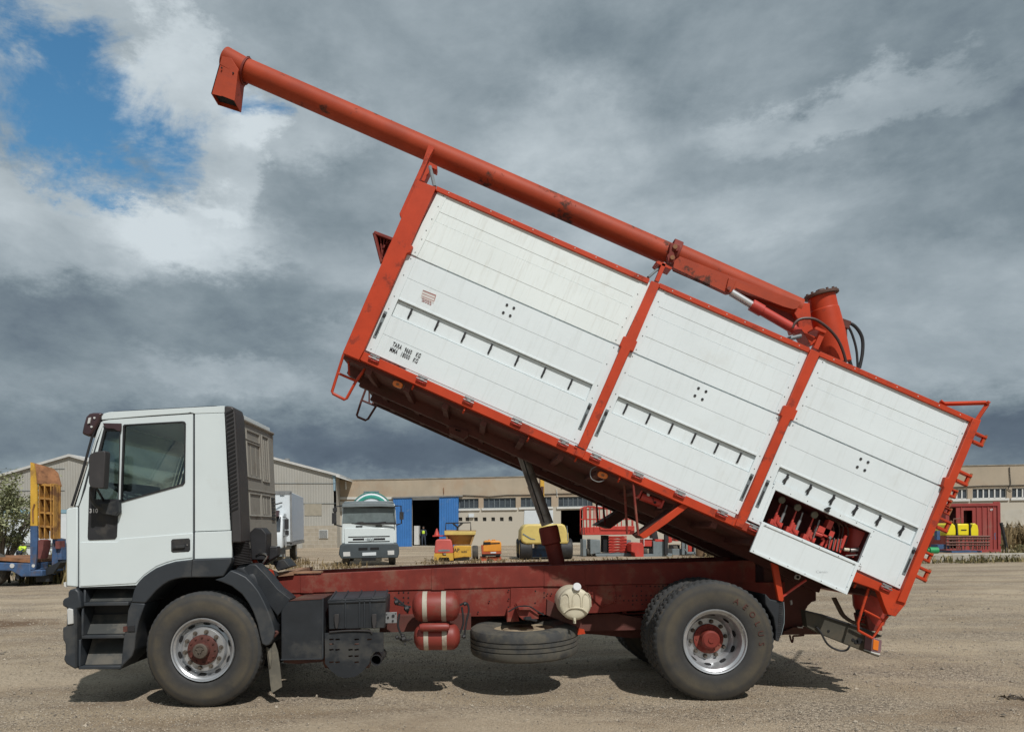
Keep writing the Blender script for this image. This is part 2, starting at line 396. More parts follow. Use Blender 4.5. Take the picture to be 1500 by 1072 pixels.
def glass(name, tint, gl=.5, rough=.03):
    m = bpy.data.materials.new(name); m.use_nodes = True; nt = m.node_tree; N = nt.nodes; L = nt.links; N.clear()
    o = N.new('ShaderNodeOutputMaterial'); t = N.new('ShaderNodeBsdfTransparent'); t.inputs[0].default_value = (*tint, 1)
    g = N.new('ShaderNodeBsdfGlossy'); g.inputs['Roughness'].default_value = rough; g.inputs[0].default_value = (.9, .95, 1, 1)
    fr = N.new('ShaderNodeFresnel'); fr.inputs['IOR'].default_value = 1.5
    mu = N.new('ShaderNodeMath'); mu.operation = 'MULTIPLY_ADD'; mu.inputs[1].default_value = gl * 2; mu.inputs[2].default_value = .02
    L.new(fr.outputs[0], mu.inputs[0])
    mx = N.new('ShaderNodeMixShader'); L.new(mu.outputs[0], mx.inputs[0]); L.new(t.outputs[0], mx.inputs[1]); L.new(g.outputs[0], mx.inputs[2])
    L.new(mx.outputs[0], o.inputs[0]); return m
mGLASS = glass('tinted_cab_glass', (.85, .92, .885), .42)

def corr_mat(name, col, period, amt=.25):
    def ex(N, L, tc, c, noise, rng, mixc, b):
        w = N.new('ShaderNodeTexWave'); w.wave_type = 'BANDS'; w.bands_direction = 'X'; w.inputs['Scale'].default_value = .314 / period
        L.new(tc.outputs['Object'], w.inputs['Vector'])
        bp = N.new('ShaderNodeBump'); bp.inputs['Strength'].default_value = .5; bp.inputs['Distance'].default_value = .03
        L.new(w.outputs['Fac'], bp.inputs['Height']); L.new(bp.outputs[0], b.inputs['Normal'])
        return c
    return mat(name, col, .6, .1, var=.06, vs=.3, dirt=((.30, .26, .20), .4, .5, .55), extra=ex,
               streak=((.25, .22, .17), .4, (0, 0, 0), (3, 3, .3), 1.5))
mCORR = corr_mat('corrugated_sheet', (.37, .36, .325), .22)
mREDC = corr_mat('red_container_sheet', (.30, .05, .042), .30)

def block_mat():
    def ex(N, L, tc, c, noise, rng, mixc, b):
        k = N.new('ShaderNodeMapping'); k.inputs['Rotation'].default_value = (R(90), 0, 0); L.new(tc.outputs['Object'], k.inputs['Vector'])
        br = N.new('ShaderNodeTexBrick'); br.inputs['Scale'].default_value = 1.0; br.inputs['Mortar Size'].default_value = .018
        br.inputs['Brick Width'].default_value = .7; br.inputs['Row Height'].default_value = .33
        br.inputs['Color1'].default_value = (.36, .32, .25, 1); br.inputs['Color2'].default_value = (.29, .25, .19, 1); br.inputs['Mortar'].default_value = (.45, .42, .36, 1)
        L.new(k.outputs[0], br.inputs['Vector']); return mixc(noise(2.), br.outputs['Color'], c)
    return mat('stone_block_wall', (.36, .32, .26), .9, var=.2, bump=.3, bs=12, extra=ex)
mBLOCK = block_mat()
# ------------------------------------------------------------------ ground
def ground():
    m = bpy.data.materials.new('gravel'); m.use_nodes = True; nt = m.node_tree; N = nt.nodes; L = nt.links
    b = N['Principled BSDF']; b.inputs['Roughness'].default_value = .95; b.inputs['Specular IOR Level'].default_value = .2
    tc = N.new('ShaderNodeTexCoord')
    def noise(scale, det=6, rg=.6, msc=None):
        n = N.new('ShaderNodeTexNoise'); n.inputs['Scale'].default_value = scale; n.inputs['Detail'].default_value = det; n.inputs['Roughness'].default_value = rg
        if msc:
            k = N.new('ShaderNodeMapping'); k.inputs['Scale'].default_value = msc; k.inputs['Rotation'].default_value = (0, 0, R(4)); L.new(tc.outputs['Object'], k.inputs['Vector']); L.new(k.outputs[0], n.inputs['Vector'])
        else: L.new(tc.outputs['Object'], n.inputs['Vector'])
        return n.outputs['Fac']
    def rng(x, a, b_, c=0., d=1.):
        r = N.new('ShaderNodeMapRange'); r.inputs['From Min'].default_value = a; r.inputs['From Max'].default_value = b_
        r.inputs['To Min'].default_value = c; r.inputs['To Max'].default_value = d; L.new(x, r.inputs['Value']); return r.outputs[0]
    def mixc(f, a, c, bt='MIX'):
        x = N.new('ShaderNodeMix'); x.data_type = 'RGBA'; x.blend_type = bt
        if isinstance(f, float): x.inputs[0].default_value = f
        else: L.new(f, x.inputs[0])
        for i, q in ((6, a), (7, c)):
            if isinstance(q, tuple): x.inputs[i].default_value = (*q[:3], 1)
            else: L.new(q, x.inputs[i])
        return x.outputs[2]
    c = mixc(rng(noise(.9, 8), .35, .65), (.32, .250, .172), (.465, .375, .265))
    tracks = rng(noise(.55, 6, .6, (.25, 1.6, 1)), .47, .62)
    c = mixc(tracks, c, (.275, .208, .140))
    # compacted wheel tracks curving across the yard
    wv = N.new('ShaderNodeTexWave'); wv.wave_type = 'BANDS'; wv.bands_direction = 'Y'; wv.inputs['Scale'].default_value = .16; wv.inputs['Distortion'].default_value = 6; wv.inputs['Detail'].default_value = 4; wv.inputs['Detail Scale'].default_value = .6
    km = N.new('ShaderNodeMapping'); km.inputs['Scale'].default_value = (.28, 1, 1); km.inputs['Rotation'].default_value = (0, 0, R(9)); L.new(tc.outputs['Object'], km.inputs['Vector']); L.new(km.outputs[0], wv.inputs['Vector'])
    c = mixc(rng(wv.outputs['Fac'], .60, .95, 0, .55), c, (.50, .405, .290))
    c = mixc(rng(noise(.35, 7, .65, (.4, 1.4, 1)), .50, .60, 0, .6), c, (.215, .155, .105))
    # grey coarse gravel drifts
    drift = rng(noise(.9, 9, .7, (.5, 1.3, 1)), .42, .60)
    vo = N.new('ShaderNodeTexVoronoi'); vo.inputs['Scale'].default_value = 55; L.new(tc.outputs['Object'], vo.inputs['Vector'])
    hs = N.new('ShaderNodeSeparateColor'); L.new(vo.outputs['Color'], hs.inputs[0])
    gv = mixc(hs.outputs[0], (.10, .080, .062), (.53, .44, .335))
    gf = N.new('ShaderNodeMath'); gf.operation = 'MULTIPLY'; gf.inputs[1].default_value = .85; L.new(drift, gf.inputs[0])
    c = mixc(gf.outputs[0], c, gv)
    c = mixc(rng(noise(95, 3, .7), .32, .68), (.62, .62, .62), (1.30, 1.30, 1.30)) if False else mixc(.8, c, mixc(rng(noise(95, 3, .7), .35, .65), (.50, .49, .47), (1.42, 1.42, 1.42)), 'MULTIPLY')
    c = mixc(rng(noise(30, 4, .7), .57, .64, 0, .7), c, (.10, .085, .07)); c = mixc(rng(noise(38, 3, .7), .60, .66, 0, .6), c, (.62, .55, .45))
    # damp dark soil patch on the left and loose blotches
    sp = N.new('ShaderNodeVectorMath'); sp.operation = 'SUBTRACT'; L.new(tc.outputs['Object'], sp.inputs[0]); sp.inputs[1].default_value = (-10.2, 6.6, 0)
    sm_ = N.new('ShaderNodeVectorMath'); sm_.operation = 'MULTIPLY'; L.new(sp.outputs[0], sm_.inputs[0]); sm_.inputs[1].default_value = (.36, 1.0, 0)
    ln = N.new('ShaderNodeVectorMath'); ln.operation = 'LENGTH'; L.new(sm_.outputs[0], ln.inputs[0])
    am = N.new('ShaderNodeMath'); am.operation = 'MULTIPLY_ADD'; am.inputs[1].default_value = -1.6; L.new(noise(1.6, 7, .65), am.inputs[0]); L.new(ln.outputs['Value'], am.inputs[2])
    c = mixc(rng(am.outputs[0], .30, .0, 0, .85), c, (.15, .095, .058))
    c = mixc(rng(noise(.22, 8, .65, (.6, 1.5, 1)), .52, .60, 0, .55), c, (.50, .405, .290))
    c = mixc(rng(noise(3.5, 8, .7), .62, .70, 0, .45), c, (.17, .13, .095))
    L.new(c, b.inputs['Base Color'])
    bp = N.new('ShaderNodeBump'); bp.inputs['Strength'].default_value = .9; bp.inputs['Distance'].default_value = .022
    ad = N.new('ShaderNodeMath'); ad.operation = 'MULTIPLY_ADD'; ad.inputs[1].default_value = .7
    L.new(noise(60, 4, .7), ad.inputs[0]); L.new(rng(vo.outputs['Distance'], 0, .7, .5, 0), ad.inputs[2]); L.new(ad.outputs[0], bp.inputs['Height'])
    L.new(bp.outputs[0], b.inputs['Normal'])
    g = M(); # fine grid near, coarse far
    xs = [-1500, -400, -120, -60, -30, -20] + [-14 + .5 * i for i in range(57)] + [20, 30, 60, 120, 400, 1500]
    ys = [-300, -60, -20] + [-8 + .4 * i for i in range(60)] + [20, 26, 34, 44, 60, 100, 200, 500, 1500]
    def hz(x, y):
        if abs(x) > 15 or y > 16 or y < -8: return 0
        h = .022 * math.sin(x * 1.3 + 2 * math.sin(y * .5)) * math.sin(y * 1.7 + .6 * x) + .012 * math.sin(x * 3.1 + y * 2.3)
        k = 1.0
        if -.6 < y < 3.2 and -5 < x < 5: k = .15
        return h * k - .004
    vs = [(x, y, hz(x, y)) for y in ys for x in xs]; nx = len(xs)
    fs = [(j * nx + i, j * nx + i + 1, (j + 1) * nx + i + 1, (j + 1) * nx + i) for j in range(len(ys) - 1) for i in range(nx - 1)]
    g.add(vs, fs); o = g.build('ground', m, ang=180); tag(o, 'tan gravel yard with wheel tracks and shadow of the tipper', 'ground', kind='structure')
    # loose stones, denser near the camera and inside drifts
    st = M(); rnd = random.Random(3)
    for i in range(60000):
        d = 3.4 + 14 * rnd.random() ** 1.7
        x = (rnd.random() - .5) * d * 1.55 + d * .03; y = CY + d
        if math.sin(x * 1.1 + 3 * math.sin(y * .7)) + math.sin(y * 1.9 - x * .4) < rnd.uniform(-2.2, .9): continue
        r = (rnd.uniform(.0035, .008) if rnd.random() < .985 else rnd.uniform(.010, .018)) * (1 + .06 * d); a = rnd.random() * 6.28; e = rnd.uniform(.6, 1.4)
        ca, sa = math.cos(a), math.sin(a)
        q = [(r * e, 0, 0), (0, r, 0), (-r * e, 0, 0), (0, -r, 0), (r * .2, 0, r * .75), (0, 0, -r * .5)]
        z = hz(x, y) + r * .2
        st.add([(x + p[0] * ca - p[1] * sa, y + p[0] * sa + p[1] * ca, z + p[2]) for p in q], [(0, 1, 4), (1, 2, 4), (2, 3, 4), (3, 0, 4)])
    def ex(N, L, tc, c, noise, rng, mixc, b):
        gi = N.new('ShaderNodeNewGeometry'); return mixc(gi.outputs['Random Per Island'], (.10, .085, .068), (.46, .39, .30))
    sm = mat('loose_stone', (.3, .26, .2), .9, extra=ex)
    o = st.build('gravel_stones', sm, ang=10, recalc=False); tag(o, 'loose pale and grey stones scattered over the yard', 'gravel', kind='stuff')
ground()

# ------------------------------------------------------------------ the truck
YB = 0.0
TRK = thing('grain_truck', 'white cab truck with raised white and red tipping body and long red auger', 'truck', (0, 1.2, 0))
def pt(mb, name, mt, parent=None, **k): return mb.build(name, mt, parent or TRK, **k)

def tyre(o, R_, w, s, parent, rb=.292):
    prof = [(rb, .040), (rb + .012, .016), (rb + .03, .004), (R_ * .62, -.001), (R_ * .68, -.004), (R_ * .74, -.0055), (R_ * .80, -.006), (R_ * .85, -.003), (R_ * .90, .004), (R_ * .955, .022), (R_ * .985, .036), (R_, .052),
            (R_, .092), (R_ - .013, .094), (R_ - .013, .106), (R_, .108), (R_, w / 2 - .006), (R_ - .013, w / 2 - .005)]
    prof = prof + [(r, w - d) for r, d in reversed(prof)]
    n = 174
    def rad(i, k, r):
        if i in (1, 2, 3, 14, 15, 16) and k % 3 == 0: return r - ((.010 if i in (2, 3, 14, 15) else .007) if R_ > .55 else .004)
        if i in (6, 7, 10, 11) and k % 3 == 1: return r - .009
        return r
    side = M().lathe(prof[:10], o, (0, s, 0), 96); side.lathe(prof[-10:], o, (0, s, 0), 96)
    t = M().lathe(prof[9:-9], o, (0, s, 0), n, rad)
    a = pt(side, 'tyre', mSIDEW, parent, ang=60, recalc=False)
    at = a.data.attributes.new('rad', 'FLOAT', 'POINT'); off = root_of(parent).location
    at.data.foreach_set('value', [(math.hypot(v.co.x + off[0] - o[0], v.co.z + off[2] - o[2]) - rb) / (R_ - rb) for v in a.data.vertices])
    b = pt(t, 'tyre_tread', mTREAD, parent, ang=25, recalc=False)
    return a
def holed_ring(mb, c, s, r0, d0, r1, d1, nh, rh, n=10):
    """conical ring between (r0,d0) and (r1,d1) with dark oval holes laid on it as recessed cups"""
    pass
def ringpt(c, s, r, d, a): return Vector((c[0] + r * math.cos(a), c[1] + s * d, c[2] + r * math.sin(a)))
def wheel(c, R_, s, rear):
    """c = centre of the outer face plane; s=+1 near side (face towards -Y)"""
    w = .30; ax = (0, s, 0)
    if rear:
        prof = [(.306, .012), (.300, -.002), (.290, .002), (.284, .022), (.262, .034), (.252, .060), (.245, .14), (.232, .185), (.205, .212), (.196, .222), (.12, .222)]
        hub = [(.142, .221), (.142, .20), (.135, .20), (.092, .198), (.086, .13), (.070, .118), (.03, .116), (.028, .108), (.0, .108)]; nd = .222; hd = .205; nr = .168; hr = .116
        hr0, hd0, hr1, hd1 = .246, .13, .226, .195
    else:
        prof = [(.300, .012), (.294, -.002), (.284, .002), (.278, .022), (.262, .034), (.255, .062), (.240, .085), (.215, .075), (.203, .040), (.197, .034), (.12, .034)]
        hub = [(.142, .033), (.142, .012), (.136, .008), (.076, .004), (.072, -.045), (.060, -.055), (.0, -.055)]; nd = .034; hd = .008; nr = .170; hr = .119
        hr0, hd0, hr1, hd1 = .262, .060, .222, .083
    wm = M().lathe(prof, c, ax, 64); wm.lathe([(.25, .06), (.28, .12), (.28, w)], c, ax, 48) if not rear else wm.lathe([(.262, .034), (.30, .2), (.30, w)], c, ax, 48)
    W = pt(wm, 'wheel', mRIM, TRK, ang=28)
    tyre(c, R_, w, s, W)
    # ventilation holes : dark oval cups let into the cone
    hm = M(); nh = 10
    dr = math.hypot(hr1 - hr0, hd1 - hd0)
    for k in range(nh):
        a = 2 * math.pi * (k + .35) / nh; rm = (hr0 + hr1) / 2; dm = (hd0 + hd1) / 2
        ring = []
        for j in range(14):
            q = 2 * math.pi * j / 14; ta = .033 * math.cos(q) / rm; tt = .40 * math.sin(q)
            r_ = rm + (hr1 - hr0) * tt * .95; d_ = dm + (hd1 - hd0) * tt * .95 - .0025
            ring.append(ringpt(c, s, r_, d_, a + ta))
        b_ = len(hm.v); hm.add(ring, [tuple(range(14))])
        hm.add(ring + [p + Vector((0, s * .02, 0)) for p in ring], [(i, (i + 1) % 14, 14 + (i + 1) % 14, 14 + i) for i in range(14)])
    pt(hm, 'ventilation_hole', mDARK, W, recalc=False)
    h = M().lathe(hub, c, ax, 40)
    for k in range(12):
        a = 2 * math.pi * k / 12; p = ringpt(c, s, hr, hd, a); h.cyl(p, p - Vector((0, s * .012, 0)), .012, .008, 8)
    pt(h, 'hub', mHUB if not rear else mOX, W, ang=30)
    if not rear:
        cap = M().lathe([(.070, -.030), (.070, -.056), (.063, -.064), (.046, -.066), (.046, -.060), (.02, -.060), (.018, -.072), (0, -.072)], c, ax, 24)
        for k in range(3):
            a = 2 * math.pi * k / 3 + .5; cap.cyl(ringpt(c, s, .014, -.064, a), ringpt(c, s, .046, -.064, a), .006, n=6)
        pt(cap, 'hub_cap', mNUT, W, ang=30)
    nm = M()
    for k in range(10):
        a = 2 * math.pi * (k + .2) / 10; p = ringpt(c, s, nr, nd, a)
        nm.cyl(p, p - Vector((0, s * .012, 0)), .020, n=16); nm.cyl(p - Vector((0, s * .012, 0)), p - Vector((0, s * .034, 0)), .0165, .015, n=6)
    pt(nm, 'wheel_nut', mNUT, W, ang=30)
    return W
fw = P(296, 953, .03); rw = P(1048, 942, .03)
FWZ, RWZ = .541, .555
W1 = wheel((fw.x, .03, FWZ), .543, 1, False); wheel((fw.x, 2.43, FWZ), .543, -1, False)
W2 = wheel((rw.x, .03, RWZ), .568, 1, True); wheel((rw.x, 2.43, RWZ), .568, -1, True)
for y0, s in ((.385, 1), (2.075, -1)):
    inn = M().lathe([(.306, .01), (.29, .03), (.262, .05), (.25, .12), (.1, .13)], (rw.x, y0, RWZ), (0, s, 0), 40)
    Wi = pt(inn, 'inner_wheel', mRIM, TRK); tyre((rw.x, y0, RWZ), .568, .30, s, Wi)
# AEOLUS moulded on the rear tyre
for i, ch in enumerate('AEOLUS'):
    a = R(62 - i * 13); rr = .405
    p = Vector((rw.x + rr * math.cos(a), .0205, RWZ + rr * math.sin(a)))
    xd = Vector((math.sin(a), 0, -math.cos(a))); yd = Vector((math.cos(a), 0, math.sin(a)))
    lettering(ch, p, xd, yd, .075, mHUB, W2, 'tyre_lettering', align='CENTER')
for i, ch in enumerate('REGIONAL'):
    a = R(-118 + i * 7.5); rr = .415
    p = Vector((fw.x + rr * math.cos(a), .0205, FWZ + rr * math.sin(a)))
    xd = Vector((-math.sin(a), 0, math.cos(a))); yd = Vector((-math.cos(a), 0, -math.sin(a)))
    lettering(ch, p, xd, yd, .05, mTYRE, W1, 'tyre_lettering', align='CENTER') if False else None
ax_ = M(); ax_.cyl((rw.x, .5, RWZ), (rw.x, 1.95, RWZ), .10); ax_.lathe([(0, -.25), (.15, -.22), (.24, -.05), (.24, .05), (.15, .22), (0, .25)], (rw.x, 1.23, RWZ), (1, 0, 0), 20)
pt(ax_, 'rear_axle', mUNDER)
ax_ = M(); ax_.cyl((fw.x, .3, FWZ - .05), (fw.x, 2.15, FWZ - .05), .07); pt(ax_, 'front_axle', mUNDER)
sh = M().cyl((rw.x, 1.23, RWZ), (P(540, 880, 1.2).x, 1.23, .80), .055); pt(sh, 'drive_shaft', mUNDER)

# chassis rails
def rail(Y0, Y1, name='chassis_rail'):
    m = M()
    xa, za = P(407, 845, .8).x, P(407, 845, .8).z
    top = [(405, 843), (670, 831), (880, 826), (1106, 820)]
    mid = [(1106, 853), (880, 856), (670, 862), (405, 869)]
    f = lambda L_: [P(u, v, .80) for u, v in L_]
    up = f(top + mid); lo = f([(335, 872)] + [(405, 869.5), (670, 862.5), (880, 856.5), (1150, 852), (1150, 890), (940, 893), (890, 897), (735, 902), (560, 905), (335, 910)])
    up = [Vector((p.x, Y0 - .012, p.z)) for p in up]; lo = [Vector((p.x, Y0, p.z)) for p in lo]
    m.ext(up, (0, Y1 - Y0 + .024, 0)); m.ext(lo, (0, Y1 - Y0, 0))
    o = m.build(name, mOX, TRK, bevel=.004)
    return o
r1 = rail(.80, .90); r2 = rail(1.56, 1.66)
# flange sheets, stiffener plates, holes and bolts
pl = M()
for a, b in (((440, 868.5), (459, 843)), ((632, 864), (651, 832)), ((797, 858.5), (857, 828))):
    pl.pr([(a[0], b[1]), (b[0], b[1]), (b[0], a[1]), (a[0], a[1])], .782, .80)
pl.pr(R4([(335, 262), (540, 258), (545, 415), (330, 425)]), .785, .80)
pl.pr(R4([(820, 250), (985, 245), (1000, 340), (910, 385), (850, 330), (820, 290)]), .785, .80)
pt(pl, 'stiffener_plate', mOX, r1, bevel=.003)
hl = M()
def hole(u, v, r=.009, Y=.797): p = P(u, v, Y); hl.cyl(p, p + Vector((0, -.0025, 0)), r, n=10)
for x, y in [(1125, 250), (1155, 248), (1155, 280), (1210, 250), (1240, 250), (1265, 250), (1320, 245), (1100, 310), (1125, 310), (1155, 308), (1185, 308), (1215, 308), (1045, 340), (1075, 340), (1100, 340), (1125, 338), (1155, 336), (1185, 335), (1240, 335), (1290, 248), (1020, 310), (1100, 365), (1160, 362), (1220, 360)]:
    hole(*R4(x, y), .0075)
for x, y in [(322, 275), (322, 330), (320, 380), (490, 280), (488, 355), (545, 290), (545, 320), (565, 298), (590, 298), (200, 345), (130, 412)]: hole(*R4(x, y), .008, .784)
for x, y in [(400, 300), (435, 300), (460, 300), (875, 290), (905, 288), (935, 290), (905, 320), (935, 322), (875, 350), (905, 350), (935, 352), (410, 330), (440, 335)]: hole(*R3(x, y), .008)
pt(hl, 'bolt_hole', mDARK, r1, ang=30)
bl = M()
for x, y in [(820, 258), (875, 258), (985, 255), (845, 290), (960, 290), (920, 370), (985, 350), (990, 320)]:
    p = P(*R4(x, y), .785); bl.cyl(p, p + Vector((0, -.012, 0)), .012, .009, n=8)
pt(bl, 'rail_bolt', mOX, r1, ang=30)
wd = M(); a, b = P(408, 839, .82), P(1100, 817, .82)
wd.box((a + (P(472, 837, .82) - a) / 2), ((P(472, 837, .82) - a).length, .10, .018), M3=Matrix.Rotation(R(1.8), 3, 'Y').transposed().inverted() if False else Matrix.Rotation(R(-1.0), 3, 'Y'))
pt(wd, 'timber_strip', mat('weathered_timber', (.30, .17, .10), .85, var=.3, vs=8), r1)
cm = M()
for u in (430, 600, 760, 900, 1090): p = P(u, 870, .9); cm.box((p.x, 1.23, p.z + .01), (.12, .66, .16))
pt(cm, 'cross_member', mUNDER)
cm = M().pr([(560, 905), (800, 898), (800, 916), (560, 922)], 1.05, 1.45); pt(cm, 'exhaust_and_lines_tray', mUNDER)
cm = M().pr([(556, 903), (690, 900), (690, 922), (556, 926)], .62, 1.0); cm.pr([(790, 903), (900, 898), (940, 905), (940, 922), (800, 925)], .9, 1.3); pt(cm, 'underbody_housing', mUNDER)
cm = M(); p0, p1 = P(420, 880, 1.2), P(1090, 880, 1.2); cm.box(((p0.x + p1.x) / 2, 1.23, .86), (p1.x - p0.x, .64, .03)); pt(cm, 'frame_plate', mUNDER)
# spring pack
sp = M()
for k in range(5):
    z = k * 9
    L_ = curve([P(*R4(905 + k * 18, 378 + k * 24 - k * 3), .98), P(*R4(1040, 396 + k * 21), .98), P(*R4(1240, 392 + k * 19), .98), P(*R5(560, 400 + k * 14), .98), P(*R5(1000, 420 - k * 2), .98)], 5)
    for i in range(len(L_) - 1):
        q = [L_[i], L_[i + 1]]
        sp.ext([q[0], q[1], q[1] + Vector((0, 0, -.016)), q[0] + Vector((0, 0, -.016))], (0, .09, 0))
sp.pr(R4([(1035, 375), (1062, 372), (1062, 425), (1035, 425)]), .95, 1.09)
pt(sp, 'leaf_spring', mOX)
sp2 = M().pr(R4([(780, 480), (965, 488), (1190, 500), (1190, 570), (1085, 575), (900, 555), (800, 548)]), 1.1, 1.5)
pt(sp2, 'spring_hanger', mUNDER)
# engine, gearbox mass
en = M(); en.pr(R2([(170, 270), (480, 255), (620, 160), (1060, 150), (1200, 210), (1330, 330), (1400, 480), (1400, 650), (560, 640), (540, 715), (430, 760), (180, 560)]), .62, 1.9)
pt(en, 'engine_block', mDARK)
gb = M(); gb.lathe([(0, -.3), (.17, -.28), (.2, 0), (.14, .35), (0, .38)], P(480, 905, 1.2), (1, 0, 0), 20); pt(gb, 'gearbox', mUNDER)

# ---- cab
YC = .08; YF = 2.38
outline = [(96.5, 746), (98, 744), (115, 741.5), (123, 708), (137, 650), (146, 616), (152, 607), (328.5, 594.8), (331, 640), (337.6, 777.8), (340, 778.5), (340, 817), (283, 819), (257, 822), (243, 826), (229, 831.5), (219, 838), (210.7, 844), (204, 851), (200, 856.5), (115, 860), (96.5, 858.5)]
hw = R1([(428, 230), (436, 221), (800, 200), (816, 203), (823, 216), (818, 585), (806, 602), (412, 711)])
hv = R1([(306, 222), (418, 217), (402, 740), (392, 930), (380, 945), (225, 952), (206, 948), (203, 925), (213, 640), (240, 500), (270, 380)])
# inner dark shell sides
shl = M()
for Y0, Y1 in ((YC + .014, YC + .04), (YF - .02, YF)):
    # same size shape: unproject at YC then move
    lp = [P(min(u, 306) if Y0 > 1 else u, v, YC) for u, v in outline]; hs = [[P(u, v, YC) for u, v in h] for h in (hw, hv)]
    mv = Vector((0, Y0 - YC, 0)); shl.ext([p + mv for p in lp], (0, Y1 - Y0, 0), [[p + mv for p in h] for h in hs])
fl = [P(u, v, YC) + Vector((0, .02, 0)) for u, v in ((110, 850), (200, 850), (222, 830), (330, 812), (330, 824), (222, 842), (200, 862), (110, 862))]
shl.ext(fl, (0, 2.26, 0))
CAB = pt(shl, 'cab', mGREYP)
rf = M(); rf.ext([P(u, v, YC) + Vector((0, -.004, 0)) for u, v in R1([(296, 172), (310, 152), (345, 143), (1000, 108), (1066, 104), (1067, 118), (1068, 147), (880, 153), (860, 148), (600, 166), (310, 190), (296, 192)])], (0, 1.60, 0))
rf.ext([P(min(u, 306), v, YC) + Vector((0, 1.596, 0)) for u, v in R1([(296, 172), (310, 152), (345, 143), (1000, 108), (1066, 104), (1067, 118), (1068, 147), (880, 153), (860, 148), (600, 166), (310, 190), (296, 192)])], (0, .70, 0))
pt(rf, 'roof', mWHITE, CAB, bevel=.02, seg=3)
rr_ = M(); rr_.ext([P(u, v, YC) + Vector((0, .06, 0)) for u, v in R1([(355, 140), (350, 133), (560, 120), (1000, 97), (1005, 103), (700, 121)])], (0, .03, 0)); pt(rr_, 'roof_gutter', mBLACK, CAB)
vt = M().pr(R1([(833, 152), (852, 143), (862, 152)]), YC - .008, YC + .05); pt(vt, 'roof_gutter', mBLACK, CAB)
# front corner and A pillar panel
fc = M(); fc.ext([P(u, v, YC) for u, v in [(96.5, 747), (99, 744), (113.5, 741.8), (113.5, 859.8), (97, 858.3)]], (0, .10, 0))
fc.ext([P(u, v, YC) + Vector((-.015, .10, 0)) for u, v in [(96.5, 747), (99, 744), (113.5, 741.8), (113.5, 859.8), (97, 858.3)]], (0, 2.09, 0))
fc.ext([P(u, v, YC) + Vector((0, 2.20, 0)) for u, v in [(96.5, 747), (99, 744), (113.5, 741.8), (113.5, 859.8), (97, 858.3)]], (0, .10, 0))
pt(fc, 'front_panel', mWHITE, CAB, bevel=.018, seg=3)
wind = M(); wind.ext([P(u, v, YC) + Vector((0, .05, 0)) for u, v in [(108, 741), (111, 741), (139, 640), (150, 610), (147, 609), (136, 639)]], (0, 2.2, 0))
pt(wind, 'windscreen', mGLASS, CAB)
sp_ = M().tube([P(u, v, YC) + Vector((-.006, .0, 0)) for u, v in [(106, 741), (122, 690), (136, 639), (147, 612)]], .012, 8)
sp_.tube([P(u, v, YC) + Vector((-.006, 2.3, 0)) for u, v in [(106, 741), (122, 690), (136, 639), (147, 612)]], .016, 8)
pt(sp_, 'windscreen_seal', mBLACK2, CAB)
pw = M(); pw.pr([(109, 741.3), (114.5, 740.8)] + R1([(160, 700), (218, 480), (262, 330), (300, 235), (306, 222), (308, 205), (292, 205), (268, 262), (205, 470), (128, 738)]), YC, YC + .05)
pt(pw, 'windscreen_pillar', mWHITE, CAB, bevel=.006)
# dash, seats, wheel
d = M(); d.box((P(140, 760, .1).x, 1.23, P(140, 735, .1).z - .10), (.42, 2.1, .26)); d.box((P(160, 715, .1).x, .75, P(150, 712, .1).z), (.2, .6, .08)); pt(d, 'dashboard', mBLACK, CAB, bevel=.02)
for y in (.62, 1.75):
    s_ = M(); x0 = P(285, 700, .2).x; z0 = P(285, 700, .2).z
    s_.box((x0 - .12, y, z0 - .22), (.5, .5, .16)); s_.box((x0 + .10, y, z0 + .12), (.14, .48, .62)); s_.box((x0 + .11, y, z0 + .50), (.1, .26, .2))
    pt(s_, 'seat', mSEAT, CAB, bevel=.05, seg=3)
sw = M(); c = P(*R1(470, 640), .62); a = Vector((.5, 0, .85)).normalized(); b = Vector((0, 1, 0)); n_ = a.cross(b)
sw.tube([c + (a * math.cos(t) * .0 + Vector((-.62, 0, .0)) * 0) + (Vector((.85, 0, -.35)) * math.cos(t) + b * math.sin(t)) * .22 for t in [i * 2 * math.pi / 28 for i in range(28)]], .015, 8, True)
for t in (0, 2.1, 4.2): sw.cyl(c - Vector((0.03, 0, .07)), c + (Vector((.85, 0, -.35)) * math.cos(t) + b * math.sin(t)) * .22, .012, n=6)
pt(sw, 'steering_wheel', mBLACK2, CAB)
# rear wall and corner
bw = M(); X = lambda u, v: P(u, v, YC)
wl = [X(331, 602), X(340, 808)]
bw.add([X(331, 604) + Vector((0, .1, 0)), X(331, 604) + Vector((0, 1.66, 0)), X(331, 604) + Vector((-.25, 2.28, 0)), X(340, 806) + Vector((-.25, 2.28, 0)), X(340, 806) + Vector((0, 1.66, 0)), X(340, 806) + Vector((0, .1, 0))], [(0, 1, 4, 5), (1, 2, 3, 4)])
BW = pt(bw, 'rear_wall', mBEIGE, CAB, ang=20, recalc=False)
